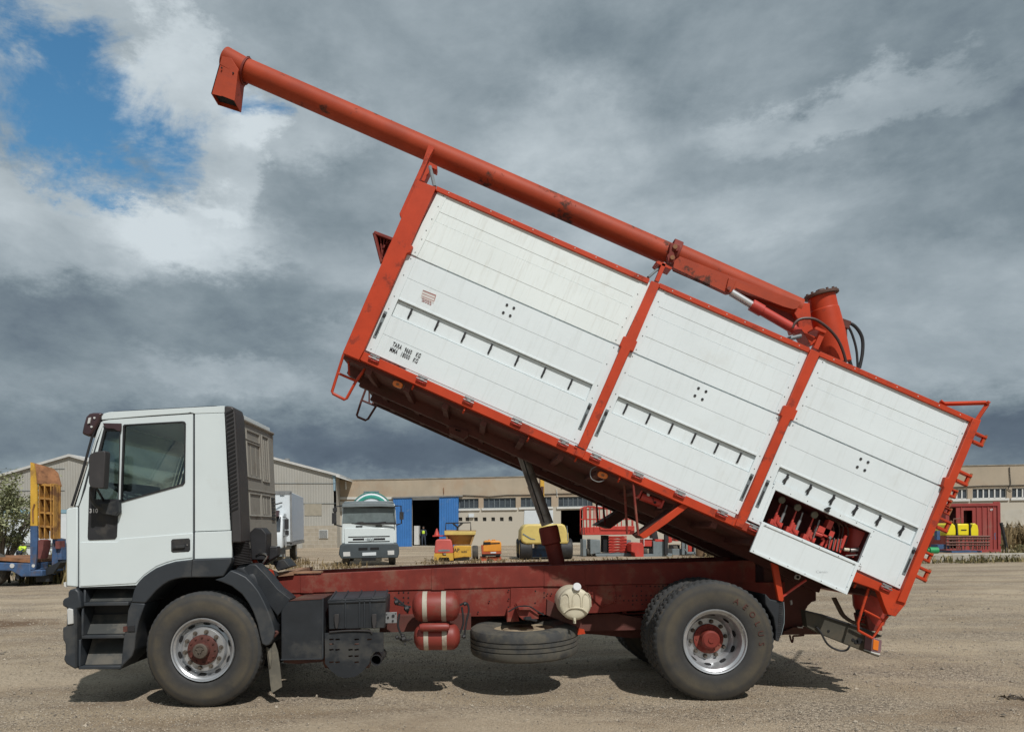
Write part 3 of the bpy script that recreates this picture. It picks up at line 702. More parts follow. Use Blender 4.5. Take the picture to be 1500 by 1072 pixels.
# back-wall ribs
rb_ = M()
def onwall(y, v, dx=0.0):  # y lateral, v pixel height at near edge
    t = (v - 604) / 202.; p = X(331 + 9 * t, v); return Vector((p.x + dx, YC + y, p.z))
def wrib(y0, v0, y1, v1, w=.011): rb_.tube([onwall(y0, v0, .002), onwall(y1, v1, .002)], w, 6)
for (ya, yb, va, vb) in ((.60, 1.07, 617, 632), (.60, 1.07, 636, 692), (1.17, 1.42, 616, 694), (.62, 1.02, 718, 754), (1.06, 1.42, 718, 754)):
    wrib(ya, va, yb, va); wrib(yb, va, yb, vb); wrib(yb, vb, ya, vb); wrib(ya, vb, ya, va)
for y in (.74, .92): wrib(y, 641, y, 688, .007)
for y in (1.25, 1.34): wrib(y, 622, y, 690, .007)
for y in (1.15, 1.25): wrib(y, 722, y, 750, .007)
wrib(.15, 604, 1.66, 604, .02); wrib(.15, 712, 1.66, 712, .008)
pt(rb_, 'pressed_rib', mBEIGE, CAB, ang=60)
vg = M()
for k in range(7): p = onwall(1.52, 722 + k * 6, .005); vg.box(p, (.02, .13, .025))
pt(vg, 'vent_grille', mBLACK, CAB)
# near-side door and rear side panel
door = [(116.2, 741.8)] + R1([(195, 625), (232, 470), (268, 345), (302, 232), (300, 200), (340, 192), (600, 173), (868, 155)]) + [(282.2, 819), (257, 822), (243, 826), (229, 831.5), (219, 838), (210.7, 844), (204, 851), (200, 856.5), (116.2, 859.8)]
hv2 = R1([(312, 230), (414, 224), (400, 735), (390, 925), (378, 940), (222, 946), (210, 942), (207, 925), (216, 640), (243, 500), (273, 385)])
dm = M().pr(door, YC - .004, YC + .012, [hw, hv2]); DOOR = pt(dm, 'door', mWHITE)
dl = M().pr([R1(408, 938), R1(868, 902), (282.0, 816.5), (257, 819.5), (243, 823.5), (229, 829), (211, 841.5), (199, 854), (117.2, 858.6), (117.2, 794), R1(200, 958), R1(395, 957)], YC - .010, YC + .0)
pt(dl, 'door_skin', mWHITE, DOOR, bevel=.004)
rp = M().pr([R1(880, 155), R1(1066, 149), R1(1082, 500), R1(1104, 884), R1(880, 892)], YC - .004, YC + .012)
rp.pr([R1(880, 896), R1(1112, 888), (339.6, 816.5), (285, 818.6)], YC - .012, YC + .012)
pt(rp, 'rear_side_panel', mWHITE, CAB, bevel=.004)
# window furniture
def inset(px, k):
    cx = sum(p[0] for p in px) / len(px); cy = sum(p[1] for p in px) / len(px)
    return [(cx + (x - cx) * (1 - k / max(1, abs(math.hypot(x - cx, y - cy)))), cy + (y - cy) * (1 - k / max(1, math.hypot(x - cx, y - cy)))) for x, y in px]
sm_ = M().pr(hw, YC - .012, YC + .02, [inset(hw, 2.6)]); sm_.pr(hv2, YC - .010, YC + .02, [R1([(318, 262), (408, 262), (398, 690), (250, 690), (258, 560), (285, 400)])])
pt(sm_, 'window_seal', mBLACK2, DOOR)
gl = M().pr(hw, YC + .006, YC + .010); gl.pr(R1([(312, 225), (410, 225), (400, 700), (240, 700), (250, 540), (280, 380)]), YC + .006, YC + .010)
pt(gl, 'window_glass', mGLASS, DOOR)
gf = M(); gf.ext([X(u, v) + Vector((0, 2.29, 0)) for u, v in hw], (0, .004, 0)); pt(gf, 'far_window_glass', mGLASS, CAB)
vi = M().pr(R1([(300, 212), (418, 214), (416, 262), (395, 262), (370, 248), (320, 245)]), YC - .03, YC - .013); pt(vi, 'wind_deflector', mVISOR, DOOR, bevel=.004)
lettering('310', P(*R1(218, 775), YC - .0125), (1, 0, 0), (0, 0, 1), .055, mPALETX, DOOR, bold=.001)
hd_ = M().pr(R1([(738, 940), (842, 934), (850, 945), (850, 1008), (842, 1018), (740, 1024), (730, 1015), (730, 950)]), YC - .016, YC + .0)
HND = pt(hd_, 'door_handle', mBLACK2, DOOR, bevel=.005)
hb = M().pr(R1([(740, 982), (815, 978), (815, 996), (740, 1000)]), YC - .034, YC - .012); pt(hb, 'handle_bar', mBLACK, DOOR, bevel=.004)
lk = M(); p = P(*R1(834, 976), YC - .016); lk.cyl(p, p - Vector((0, .006, 0)), .008, n=12); pt(lk, 'door_lock', mCHROME, DOOR)
# visor
vz = M(); vp = R1([(178, 282), (190, 225), (205, 175), (225, 155), (250, 149), (305, 150), (296, 175), (288, 205), (262, 250), (238, 292), (215, 297)])
vz.ext([P(u, v, YC) + Vector((0, -.03, 0)) for u, v in vp], (0, 2.35, 0)); VZ = pt(vz, 'sun_visor', mVISOR, CAB, bevel=.02, seg=3)
vl = M().pr(R1([(212, 180), (228, 176), (220, 212), (205, 216)]), YC - .045, YC - .02)
for x, y in ((252, 180), (234, 236)): p = P(*R1(x, y), YC - .03); vl.cyl(p, p - Vector((0, .01, 0)), .010, n=10)
pt(vl, 'marker_lamp', mLAMPW, CAB)
# mirror
mm = M().pr(R1([(213, 430), (222, 408), (245, 394), (308, 385), (317, 392), (318, 410), (306, 618), (296, 624), (236, 618), (220, 606), (213, 585)]), -.20, -.10)
MIR = pt(mm, 'mirror', mBROWNP, bevel=.02, seg=3)
ma = M().tube(curve([P(*R1(232, 612), -.15), P(*R1(232, 680), -.12), P(*R1(268, 735), -.02), P(*R1(330, 755), .05)], 5), .020, 8)
ma.pr(R1([(245, 715), (330, 715), (400, 690), (402, 770), (380, 795), (300, 780), (262, 745)]), -.0, YC - .014)
ma.tube([P(*R1(262, 620), -.12), P(*R1(310, 700), .05)], .012, 8)
pt(ma, 'mirror_arm', mBLACK, MIR, bevel=.006)
# intake column
ic = M().pr(R1([(1064, 106), (1080, 103), (1108, 106), (1122, 116), (1132, 150), (1140, 260), (1158, 560), (1170, 850), (1174, 962), (1110, 962), (1106, 760), (1085, 420)]), .035, .33)
IC = pt(ic, 'air_intake', mBROWNP, bevel=.015, seg=3)
lv = M()
for k in range(25):
    y = 125 + k * 25.5; x0 = 1075 + (y - 125) * .046; wv = 46 + (y - 125) * .004
    lv.pr(R1([(x0, y + 22), (x0 + wv, y), (x0 + wv, y + 11), (x0, y + 34)]), .028, .036)
pt(lv, 'louvre', mDARK, IC)
be = M(); a = P(*R1(1165, 955), .22); b = P(*R2(1180, 108), .22)
prof = [];n_ = 14
for i in range(n_ * 2 + 1): prof.append((.078 if i % 2 else .094, (b - a).length * i / (n_ * 2)))
be.lathe([(0, 0)] + prof + [(0, prof[-1][1])], a, b - a, 24); pt(be, 'rubber_bellows', mBROWNP, IC, ang=20)
# fenders, duct
fe = M().pr(R2([(515, 240), (535, 215), (560, 190), (600, 160), (640, 135), (700, 110), (760, 95), (870, 82), (1110, 70), (1108, 100), (1060, 188), (1000, 194), (860, 195), (800, 198), (760, 205), (720, 218), (680, 242), (640, 275), (605, 315), (570, 356), (480, 352), (488, 310), (497, 275)]), .045, .50)
FE = pt(fe, 'wheel_arch', mGREYP, bevel=.012, seg=3)
fs_ = M().pr(R2([(863, 80), (867, 80), (859, 196), (855, 196)]), .043, .06); pt(fs_, 'arch_seam', mDARK, FE)
f2 = M().pr(R2([(480, 353), (568, 358), (545, 420), (528, 470), (508, 560), (500, 640), (488, 686), (430, 745), (415, 770), (425, 640), (435, 560), (452, 480), (460, 400)]), .05, .40); pt(f2, 'arch_front_section', mGREYP, FE, bevel=.01)
f3 = M().pr(R2([(1003, 210), (1060, 192), (1105, 148), (1150, 165), (1200, 190), (1245, 235), (1280, 280), (1315, 345), (1340, 400), (1365, 470), (1382, 530), (1372, 580), (1350, 618), (1325, 625), (1300, 612), (1288, 560), (1270, 480), (1245, 410), (1215, 355), (1175, 300), (1110, 250), (1050, 225)]), .045, .50)
pt(f3, 'rear_arch_section', mGREYP, FE, bevel=.012, seg=3)
du = M().tube(curve([P(*R2(1160, 130), .25), P(*R2(1240, 190), .26), P(*R2(1320, 300), .28), P(*R2(1395, 400), .30), P(*R2(1400, 470), .32)], 6), [.10] * 6 + [.115] * 6 + [.12] * 6 + [.07] * 7, 16)
du.pr(R2([(1225, 110), (1262, 112), (1330, 180), (1400, 265), (1482, 330), (1440, 390), (1400, 440), (1370, 400), (1290, 300), (1240, 210), (1180, 140)]), .16, .40)
pt(du, 'air_duct', mBLACK, bevel=.02, seg=3)
fp = M().pr(R2([(1328, 632), (1350, 640), (1380, 600), (1400, 660), (1412, 740), (1427, 882), (1362, 922), (1352, 860), (1345, 780)]), .12, .14)
fp.pr(R2([(1335, 640), (1360, 640), (1362, 700), (1355, 760), (1350, 760)]), .10, .12)
pt(fp, 'mud_flap', mat('dusty_rubber_flap', (.13, .12, .095), .85, var=.25, dirt=((.22, .19, .14), .7, 3, .45)), bevel=.003)
br_ = M().tube(curve([P(*R2(1350, 490), .1), P(*R2(1370, 530), .08), P(*R2(1400, 540), .08), P(*R2(1360, 580), .09)], 4), .014, 6); pt(br_, 'flap_bracket', mHUB, FE)
# bumper and steps
bu = M(); bp_ = R2([(82, 290), (92, 272), (130, 262), (152, 285), (168, 385), (138, 392), (138, 768), (122, 768), (70, 738), (56, 712), (58, 690), (66, 680), (64, 610), (50, 585), (48, 510), (72, 502), (75, 385), (48, 375), (48, 342), (60, 325), (84, 320)])
bu.ext([P(u, v, .05) for u, v in bp_], (0, 2.36, 0)); BU = pt(bu, 'bumper', mGREYP, bevel=.015, seg=2)
hl_ = M().pr(R2([(76, 396), (86, 388), (112, 395), (116, 485), (80, 492)]), .035, .3); pt(hl_, 'side_lamp', mLAMPW, BU, bevel=.006)
wh = M().pr(R2([(56, 226), (70, 222), (72, 255), (60, 250)]), .3, .34); pt(wh, 'marker_bracket', mWINF, BU)
st = M(); st.pr(R2([(150, 270), (480, 256), (470, 350), (440, 560), (425, 745), (412, 770), (150, 768), (140, 560), (165, 390)]), .32, .5)
ST = pt(st, 'entry_steps', mBLACK)
tr_ = M()
for (x0, x1, y0, y1, yb) in ((182, 462, 352, 375, 268), (168, 440, 560, 580, 382), (150, 415, 752, 772, 585)):
    a = [P(*R2(x0, y0), .07), P(*R2(x1, y0 - 4), .07), P(*R2(x1, y1 - 4), .07), P(*R2(x0, y1), .07)]
    tr_.ext(a, (0, .25, 0))
    tr_.ext([P(*R2(x0 - 2, yb), .10), P(*R2(x0 + 12, yb), .10), P(*R2(x0 + 12, y0), .07), P(*R2(x0 - 2, y0), .07)], (0, .2, 0))
pt(tr_, 'step_tread', mGREYP, ST, bevel=.006)
ri = M()
for (x0, x1, y0, y1) in ((195, 462, 268, 350), (172, 440, 445, 556), (168, 425, 590, 750)):
    a, b, c, d_ = P(*R2(x0, y0), .07), P(*R2(x1, y0 - 5), .07), P(*R2(x1, y1 - 4), .07), P(*R2(x0, y1), .07)
    yo = Vector((0, .2, 0)); ri.add([a + yo * 1.1, b + yo * 1.1, c + yo * .35, d_ + yo * .35], [(0, 1, 2, 3)])
pt(ri, 'step_riser', mat('scuffed_grey_plastic', (.045, .048, .046), .6, var=.2, dirt=((.17, .15, .12), .6, 3, .48)), ST, recalc=False)
rfl = M().pr(R2([(430, 503), (456, 500), (456, 534), (430, 537)]), .044, .06); pt(rfl, 'side_reflector', mHUB, FE)
rf2 = M().pr(R2([(458, 500), (500, 494), (502, 534), (458, 535)]), .040, .06); pt(rf2, 'reflector_holder', mBLACK2, FE, bevel=.003)

# ---- side equipment
ba = M().pr(R3([(136, 410), (150, 380), (182, 345), (215, 335), (402, 328), (396, 704), (390, 708), (136, 712)]), .12, .60); BA = pt(ba, 'fuel_tank_cover', mBLACK, bevel=.008)
bb = M().pr(R3([(150, 712), (398, 706), (398, 722), (240, 738), (150, 728)]), .2, .6); bb.pr(R3([(182, 343), (215, 332), (402, 324), (402, 330), (215, 340)]), .115, .62); pt(bb, 'cover_frame', mOXD, BA)
bb = M().pr(R3([(395, 325), (402, 324), (400, 706), (393, 706)]), .113, .13); bb.pr(R3([(134, 706), (396, 700), (396, 708), (134, 714)]), .113, .13); pt(bb, 'edge_trim', mGREYP, BA)
bx = M().pr(R3([(432, 345), (436, 335), (788, 318), (793, 330), (786, 512), (436, 520)]), .14, .55)
bx.ext([P(*R3(x, y), .14) for x, y in ((428, 345), (795, 330), (795, 345), (428, 360))], (0, -.012, 0))
BX = pt(bx, 'battery_box', mBLACK, bevel=.012)
lid = M()
a = [P(*R3(x, y), .135) for x, y in ((428, 342), (795, 326))]; b = [P(*R3(x, y), .60) for x, y in ((472, 285), (812, 277))]
lid.add([a[0], a[1], b[1], b[0]], [(0, 1, 2, 3)]); 
for t in (.03, .25, .5, .75, .97):
    p = a[0].lerp(a[1], t) + Vector((0, 0, .004)); q = b[0].lerp(b[1], t) + Vector((0, 0, .004)); lid.tube([p, q], .010, 6)
pt(lid, 'box_lid', mGREYP, BX, recalc=False)
rbx = M()
for x in (535, 625, 655, 690): rbx.pr(R3([(x, 335), (x + 7, 335), (x + 7, 512), (x, 512)]), .128, .14)
pt(rbx, 'box_rib', mGREYP, BX, bevel=.003)
for x in (470, 706):
    q = M().pr(R3([(x, 425), (x + 28, 423), (x + 28, 470), (x + 20, 515), (x + 8, 515), (x, 470)]), .112, .13); pt(q, 'box_clip', mBROWNP, BX, bevel=.003)
holes = []
for cx in (452, 490, 572, 610, 690):
    for cy in (585, 615, 650, 690, 728):
        if cx == 690 and cy > 620: continue
        if random.random() < .15: continue
        holes.append(R3([(cx - 15, cy - 6), (cx + 13, cy - 8), (cx + 15, cy + 1), (cx - 12, cy + 5)]))
mf = M().pr(R3([(410, 543), (560, 538), (778, 540), (780, 658), (716, 660), (700, 690), (690, 735), (640, 790), (600, 818), (530, 826), (495, 815), (455, 785), (412, 735)]), .13, .145, holes)
MF = pt(mf, 'exhaust_guard', mBLACK)
ex_ = M(); c = P(*R3(500, 660), .42); ex_.cyl(P(*R3(420, 640), .42), P(*R3(690, 640), .42), .19, n=24); pt(ex_, 'silencer', mOXD, MF)
ep = M(); c = P(*R3(732, 714), .13); ep.lathe([(.046, .0), (.052, 0), (.056, .2), (.056, .4)], c, (0, 1, 0), 24); ep.lathe([(.046, .0), (.044, .3), (0, .3)], c, (0, 1, 0), 24); pt(ep, 'exhaust_pipe', mBLACK2, MF)
tl = M().tube(curve(tr(R3([(440, 537), (560, 528), (690, 530), (705, 545)]), .12), 4), .008, 6); pt(tl, 'guard_rim', mBROWNP, MF)
sp1 = M().pr(R3([(790, 414), (862, 411), (863, 480), (788, 482)]), .2, .21); q = pt(sp1, 'socket_plate', mGREY, bevel=.002)
h_ = M()
for x, y, r in ((808, 445, .010), (840, 435, .014), (838, 466, .010), (800, 425, .004), (855, 420, .004)): p = P(*R3(x, y), .2); h_.cyl(p, p - Vector((0, .008, 0)), r, n=12)
pt(h_, 'socket', mBLACK2, q)
# air tanks
def tank(x0, x1, yt, yb, Y):
    zt = P(*R3((x0 + x1) / 2, yt), Y).z; zb = P(*R3((x0 + x1) / 2, yb), Y).z; r = (zt - zb) / 2; zc = (zt + zb) / 2
    xa = P(*R3(x0, 400), Y).x; xb = P(*R3(x1, 400), Y).x; L_ = xb - xa
    o = M().lathe([(0, 0), (r * .45, .006), (r * .8, .03), (r * .97, .06), (r, .085), (r, L_ - .085), (r * .97, L_ - .06), (r * .8, L_ - .03), (r * .45, L_ - .006), (0, L_)], (xa, Y + r * .6, zc), (1, 0, 0), 32)
    T_ = pt(o, 'air_tank', mat('tank_red', (.22, .034, .024), .5, var=.12, dirt=((.16, .10, .07), .5, 4, .54)) if 'tank_red' not in bpy.data.materials else bpy.data.materials['tank_red'], ang=50)
    for f in (.27, .66):
        s2 = M().lathe([(r + .001, 0), (r + .004, 0), (r + .004, .045), (r + .001, .045)], (xa + L_ * f - .02, Y + r * .6, zc), (1, 0, 0), 32, closed=True); pt(s2, 'tank_strap', mWINF2, T_)
    return T_
tank(955, 1258, 288, 476, .25); tank(963, 1258, 490, 657, .27)
sm2 = M().lathe([(0, 0), (.03, .01), (.04, .04), (.04, .26), (.03, .29), (0, .30)], P(*R3(1000, 508), .2), (1, 0, 0), 16); pt(sm2, 'small_air_tank', bpy.data.materials['tank_red'])
vv = M()
for pts in ([(845, 320), (880, 345), (925, 385), (930, 420)], [(850, 360), (900, 370), (950, 380)], [(1255, 370), (1300, 355), (1315, 400), (1300, 470), (1285, 570)], [(1270, 380), (1280, 480), (1250, 560)], [(870, 570), (900, 590), (960, 580)], [(880, 420), (870, 500), (900, 570)]):
    vv.tube(curve(tr(R3(pts), .35), 4), .010, 6)
for x, y, r in ((860, 350, .025), (925, 390, .03), (905, 580, .03), (1290, 360, .02), (1283, 565, .02), (865, 570, .02), (915, 612, .012), (900, 560, .018)):
    vv.lathe([(0, -r), (r, -r * .6), (r, r * .6), (0, r)], P(*R3(x, y), .33), (1, .2, .3), 8)
pt(vv, 'air_valve', mBLACK2)
# water container
c = P(*R4(740, 362), .22); rr0 = .157
wc = M().lathe([(0, -.006), (.09, -.004), (.125, 0), (rr0 - .012, .008), (rr0, .03), (rr0, .09), (rr0 - .006, .10), (rr0, .11), (rr0, .40), (.1, .44), (0, .44)], c, (0, 1, 0), 40)
WC = pt(wc, 'water_container', mCREAM, ang=40)
rl = M()
for x, w in ((675, 26), (748, 26), (812, 26)):
    L_ = [P(*R4(x + w * 1.05, 378), .212)] + [P(*R4(x + w * math.cos(t), 335 - 44 * math.sin(t)), .212) for t in [math.pi * i / 8 for i in range(9)]] + [P(*R4(x - w * 1.05, 378), .212)]; rl.tube(L_, .0035, 6)
rl.tube(curve([P(*R4(x, y), .208) for x, y in ((668, 415), (700, 392), (740, 385), (785, 392), (818, 418))], 4), .008, 6)
pt(rl, 'moulded_rib', mCREAM, WC, ang=60)
tp = M(); p = P(*R4(752, 252), .20); tp.cyl(p + Vector((0, .03, -.01)), p, .038, .04, 24); pt(tp, 'filler_cap', mPALETX, WC, bevel=.005)
tp = M(); p = P(*R4(735, 460), .20); tp.cyl(p + Vector((0, 0, .02)), p - Vector((0, 0, .035)), .014, n=10); tp.cyl(p, p - Vector((0, .04, 0)), .010, n=8); pt(tp, 'tap', mCREAM, WC)
wb = M().pr(R4([(565, 335), (635, 372), (770, 455), (800, 545), (760, 552), (740, 500), (560, 430)]), .50, .62); pt(wb, 'container_bracket', mUNDER, WC)
wb = M().pr(R4([(758, 515), (795, 520), (803, 548), (752, 555)]), .48, .60); pt(wb, 'bracket_foot', mRED, WC)
# spare wheel lying flat
sx, sy = P(768, 937, .62).x, .625
spr = M()
Rr = .545
prof = [(.30, .055), (.33, .02), (.43, .004), (.50, .012), (.53, .03), (Rr, .06), (Rr, .10), (Rr - .012, .102), (Rr - .012, .112), (Rr, .114), (Rr, .146), (Rr - .012, .148), (Rr - .012, .158), (Rr, .16), (Rr, .192), (Rr - .012, .194), (Rr - .012, .204), (Rr, .206), (Rr, .25), (.53, .28), (.50, .298), (.43, .306), (.33, .29), (.30, .255)]
tilt = Vector((-.02, -.03, 1)).normalized()
spr.lathe(prof, (sx, sy, .362), tilt, 72); SP = pt(spr, 'spare_wheel', mTYRE, ang=28)
sr = M().lathe([(.30, .055), (.29, .25), (.31, .262), (.29, .255), (.26, .235), (.24, .235), (.2, .262), (.05, .262)], (sx, sy, .362), tilt, 48); pt(sr, 'spare_rim', mat('dusty_rim', (.30, .24, .16), .7, var=.3, vs=8), SP)
sc_ = M(); sc_.pr(R4([(370, 385), (455, 385), (510, 428), (512, 455), (410, 462), (385, 440)]), .45, .85); sc_.pr(R4([(315, 400), (370, 380), (390, 470), (310, 475)]), .62, .9); sc_.pr(R4([(380, 380), (455, 380), (458, 400), (385, 400)]), .40, .9)
pt(sc_, 'spare_carrier', mOX, SP, bevel=.006)
sc_ = M().tube(curve(tr(R4([(320, 410), (380, 378), (450, 376), (500, 405), (545, 430)]), .42), 4), .007, 6); sc_.tube(tr(R4([(415, 450), (500, 466)]), .42), .012, 6); sc_.box(P(*R4(445, 450), .42), (.06, .05, .03)); pt(sc_, 'carrier_chain', mBLACK2, SP)
# behind cab clutter
cl = M()
cl.pr(R1([(1222, 900), (1255, 868), (1300, 870), (1330, 905), (1325, 1071), (1235, 1071)]), .45, .65)
cl.pr(R2([(1235, 0), (1400, 0), (1400, 60), (1300, 120), (1240, 60)]), .6, .72)
CL = pt(cl, 'cab_suspension_bracket', mBLACK2, bevel=.01)
c2 = M().tube(curve(tr(R2([(1238, 70), (1270, 110), (1310, 150), (1350, 170), (1370, 215), (1385, 235)]), .5), 5), .022, 8); c2.pr(R2([(1320, 145), (1355, 150), (1372, 210), (1340, 200)]), .5, .6); pt(c2, 'red_pipe', mRED, CL)
c3 = M().tube(curve(tr(R2([(1265, 60), (1300, 45), (1335, 60), (1310, 100), (1300, 130)]), .45), 4), .012, 6); c3.tube(tr(R2([(1370, 215), (1385, 232)]), .45), .016, 8); pt(c3, 'coupling', mCHROME, CL)
c4 = M().pr(R2([(1370, 95), (1440, 80), (1475, 120), (1480, 130), (1400, 155), (1375, 115)]), .7, 1.0); pt(c4, 'valve_block', mBLACK, CL, bevel=.01)
c5 = M().pr(R2([(1405, 165), (1500, 158), (1500, 180), (1405, 190)]), .75, 1.7); pt(c5, 'timber_packer', bpy.data.materials['weathered_timber'], CL)

# ---- hydraulic ram
a = P(818, 832, 1.2); t0 = P(806, 772, 1.2); tp_ = P(760, 650, 1.2)
rm = M().cyl(a, P(804, 776, 1.2), .086, n=28); rm.lathe([(.086, 0), (.108, .012), (.108, .17), (.098, .20), (.07, .20)], P(808, 797, 1.2), t0 - a, 28)
RM = pt(rm, 'hydraulic_ram', mOX, bevel=.004)
q = M().cyl(P(802, 768, 1.2), P(781, 710, 1.2), .068, n=28); q.cyl(P(781, 710, 1.2), tp_, .061, n=28); pt(q, 'ram_piston', mDIRTSTEEL, RM)
q = M().tube([P(797, 765, 1.06), P(765, 668, 1.06)], .008, 6); pt(q, 'ram_seam', mBLACK2, RM)
# ------------------------------------------------------------------ tipping body
def bil(c, s, t):
    a = (c[0][0] + (c[1][0] - c[0][0]) * s, c[0][1] + (c[1][1] - c[0][1]) * s)
    b = (c[3][0] + (c[2][0] - c[3][0]) * s, c[3][1] + (c[2][1] - c[3][1]) * s)
    return (a[0] + (b[0] - a[0]) * t, a[1] + (b[1] - a[1]) * t)
def q4(c, s0, s1, t0, t1): return [bil(c, s0, t0), bil(c, s1, t0), bil(c, s1, t1), bil(c, s0, t1)]
YBK = 2.42
U_ = [((642.7, 278.5), (953, 414.7), (909.5, 506.8), (596.5, 370.2)),
      ((967.5, 418), (1185.5, 512.5), (1145.6, 608.6), (923.3, 514)),
      ((1200.5, 523), (1425.3, 616), (1384.3, 713.5), (1158.3, 614.8))]
L_ = [((595.8, 371.4), (908.9, 508.0), (848, 650.7), (533.9, 512)),
      ((922.7, 515.2), (1145.1, 609.8), (1082.3, 753.6), (860.3, 656.7)),
      ((1157.8, 616), (1383.8, 714.7), (1321.2, 863.3), (1095.4, 761))]
WID = [313, 220, 226]
CAV = R6([(200, 133), (700, 358), (635, 515), (133, 298)])
def rivet(mb, u, v, Y=-.002, r=.006): p = P(u, v, Y); mb.cyl(p, p + Vector((0, -.004, 0)), r, r * .6, 8)
for i in range(3):
    c = U_[i]; g = .8 / WID[i]
    m = M()
    tl = [0, .28, .43, .73, 1.0]
    for k in range(4):
        m.pr(q4(c, .0, 1, tl[k] + (.0013 if k else 0), tl[k + 1] - .0013), 0.0 if k % 2 == 0 else .0022, .03)
    for s0 in (0.0, .955): m.pr(q4(c, s0, s0 + .045, .0, .994), -.0035, -.0005)
    m.pr(q4(c, .0, 1, 0, 1), .022, .034)
    UB = pt(m, 'upper_side_board', mPANELC if i == 0 else mPANEL)
    rv = M()
    for t in (.05, .22, .42, .6, .74, .95):
        for s in (.03, .97): rivet(rv, *bil(c, s, t), Y=-.004)
    pt(rv, 'rivet', mGREY, UB)
    c = L_[i]; m = M(); tl = [0, .21, .425, .60, .79, 1.0]; s0, s1 = .045, .955
    if i == 2: s0, s1 = .05, .95
    m.pr(q4(c, 0, s0, .005, 1), -.0045, .03); m.pr(q4(c, s1, 1, .005, 1), -.0045, .03)
    ks = range(5) if i < 2 else range(3)
    for k in ks:
        if k == 2:
            m.pr(q4(c, s0 + .004, s1 - .004, tl[2] + .02, tl[3] - .004), .022, .03)
        else:
            e = .0013
            m.pr(q4(c, s0, s1, tl[k] + (e if k else .005), tl[k + 1] - (e if k < 4 else 0)), -.0 if k != 3 else .001, .03)
    if i == 2: m.pr(q4(c, s0, s1, .606, 1), 0, .03, [CAV]); m.pr(q4(c, s0, s1, 0, .61), .032, .036)
    else: m.pr(q4(c, s0, s1, 0, 1), .032, .036)
    LB = pt(m, 'drop_side_board', mPANEL)
    # shadow-casting lip over the recess
    lp = M().pr(q4(c, s0, s1, tl[2] - .012, tl[2] + .006), -.005, .0); pt(lp, 'recess_lip', mPANEL, LB, bevel=.002)
    rv = M()
    for t in (.03, .20, .42, .55, .62, .80, .97):
        for s in (.025, .975): rivet(rv, *bil(c, s, t), Y=-.005)
    pt(rv, 'rivet', mGREY, LB)
    # recessed hooks
    nh = (7, 6, 6)[i]
    for k in range(nh):
        s = (.085 + .83 * (k + .25) / (nh - .35)) if i == 0 else (.085 + .84 * (k + .2) / (nh - .4))
        p = bil(c, s, .505); a, b = bil(c, s, .46), bil(c, s, .56)
        dx, dy = (b[0] - a[0]), (b[1] - a[1])
        h = M().pr([(a[0] - 1.3, a[1] - .5), (a[0] + 1.3, a[1] + .5), (b[0] + 1.3, b[1] + .5), (b[0] - 1.3, b[1] - .5)], .012, .022)
        h.pr([(a[0] - .6, a[1] + 3), (a[0] + .6, a[1] + 3.5), (b[0] + .6, b[1] - 2), (b[0] - .6, b[1] - 2.5)], .004, .012)
        if i == 2: h.pr([(a[0] - 1.6, a[1] + 3), (a[0] + 1.8, a[1] + 4.5), (b[0] + 1.4, b[1] - 4.5), (b[0] - 1.9, b[1] - 5.5)], .008, .02)
        pt(h, 'recessed_hook', mBLACK2, LB)
    # latches in the stiles
    for s, t in ((.022, .60), (.978, .60)) if i != 2 else ((.025, .60), (.975, .60)):
        if i == 0 and s < .5: t = .60
        a, b = bil(c, s, t), bil(c, s, t + .27)
        if s < .5: a, b = bil(c, s - .004, .585), bil(c, s - .004, .86)
        w_ = 2.6
        nx, ny = .91 * w_, .41 * w_
        h = M().pr([(a[0] - nx, a[1] - ny), (a[0] + nx, a[1] + ny), (b[0] + nx, b[1] + ny), (b[0] - nx, b[1] - ny)], -.009, .0)
        LT = pt(h, 'side_latch', mGREYM, LB, bevel=.002)
        c0 = (a[0] * .86 + b[0] * .14, a[1] * .86 + b[1] * .14); h2 = M(); p = P(*c0, -.009); h2.cyl(p, p + Vector((0, -.012, 0)), .017, .014, 12)
        h2.pr([(a[0] * .6 + b[0] * .4 - 1, a[1] * .6 + b[1] * .4), (a[0] * .6 + b[0] * .4 + 1.2, a[1] * .6 + b[1] * .4 + .5), (b[0] * .9 + a[0] * .1 + 1.2, b[1] * .9 + a[1] * .1), (b[0] * .9 + a[0] * .1 - 1, b[1] * .9 + a[1] * .1)], -.013, -.009)
        # latch knob sits on the board too
        pt(h2, 'latch_knob', mBLACK2, LB)
    for (x, y) in (B3([(835, 663), (873, 680), (815, 705), (853, 722)]), B2([(762, 707), (803, 725), (742, 748), (783, 768)]), R7([(603, 420), (643, 438), (584, 464), (625, 482)]))[i]:
        h = M(); p = P(x, y, 0); h.cyl(p + Vector((0, -.006, 0)), p + Vector((0, .004, 0)), .0125, n=14); pt(h, 'round_bolt', mBLACK2, LB)
    if i == 0: LB0 = LB
    if i == 1: LB1 = LB
    if i == 2: LB2 = LB
dx_ = P(620, 521, 0) - P(560, 494.2, 0); up_ = P(560, 480, 0) - P(553, 496, 0)
XD = dx_.normalized(); UPD = Vector((-XD.z, 0, XD.x))
def stencil(s, u, v, sz, xs, m, parent, **k): return lettering(s, P(u, v, -.0035), XD, UPD, sz, m, parent, xs=xs, **k)
stencil('TARA', *B3(203, 886), .060, .56, mTEXT, LB0, bold=.0008, sp=1.12); stencil('9660', *B3(268, 917), .060, .56, mTEXT, LB0, bold=.0008, sp=1.12); stencil('KG', *B3(330, 943), .060, .56, mTEXT, LB0, bold=.0008, sp=1.12)
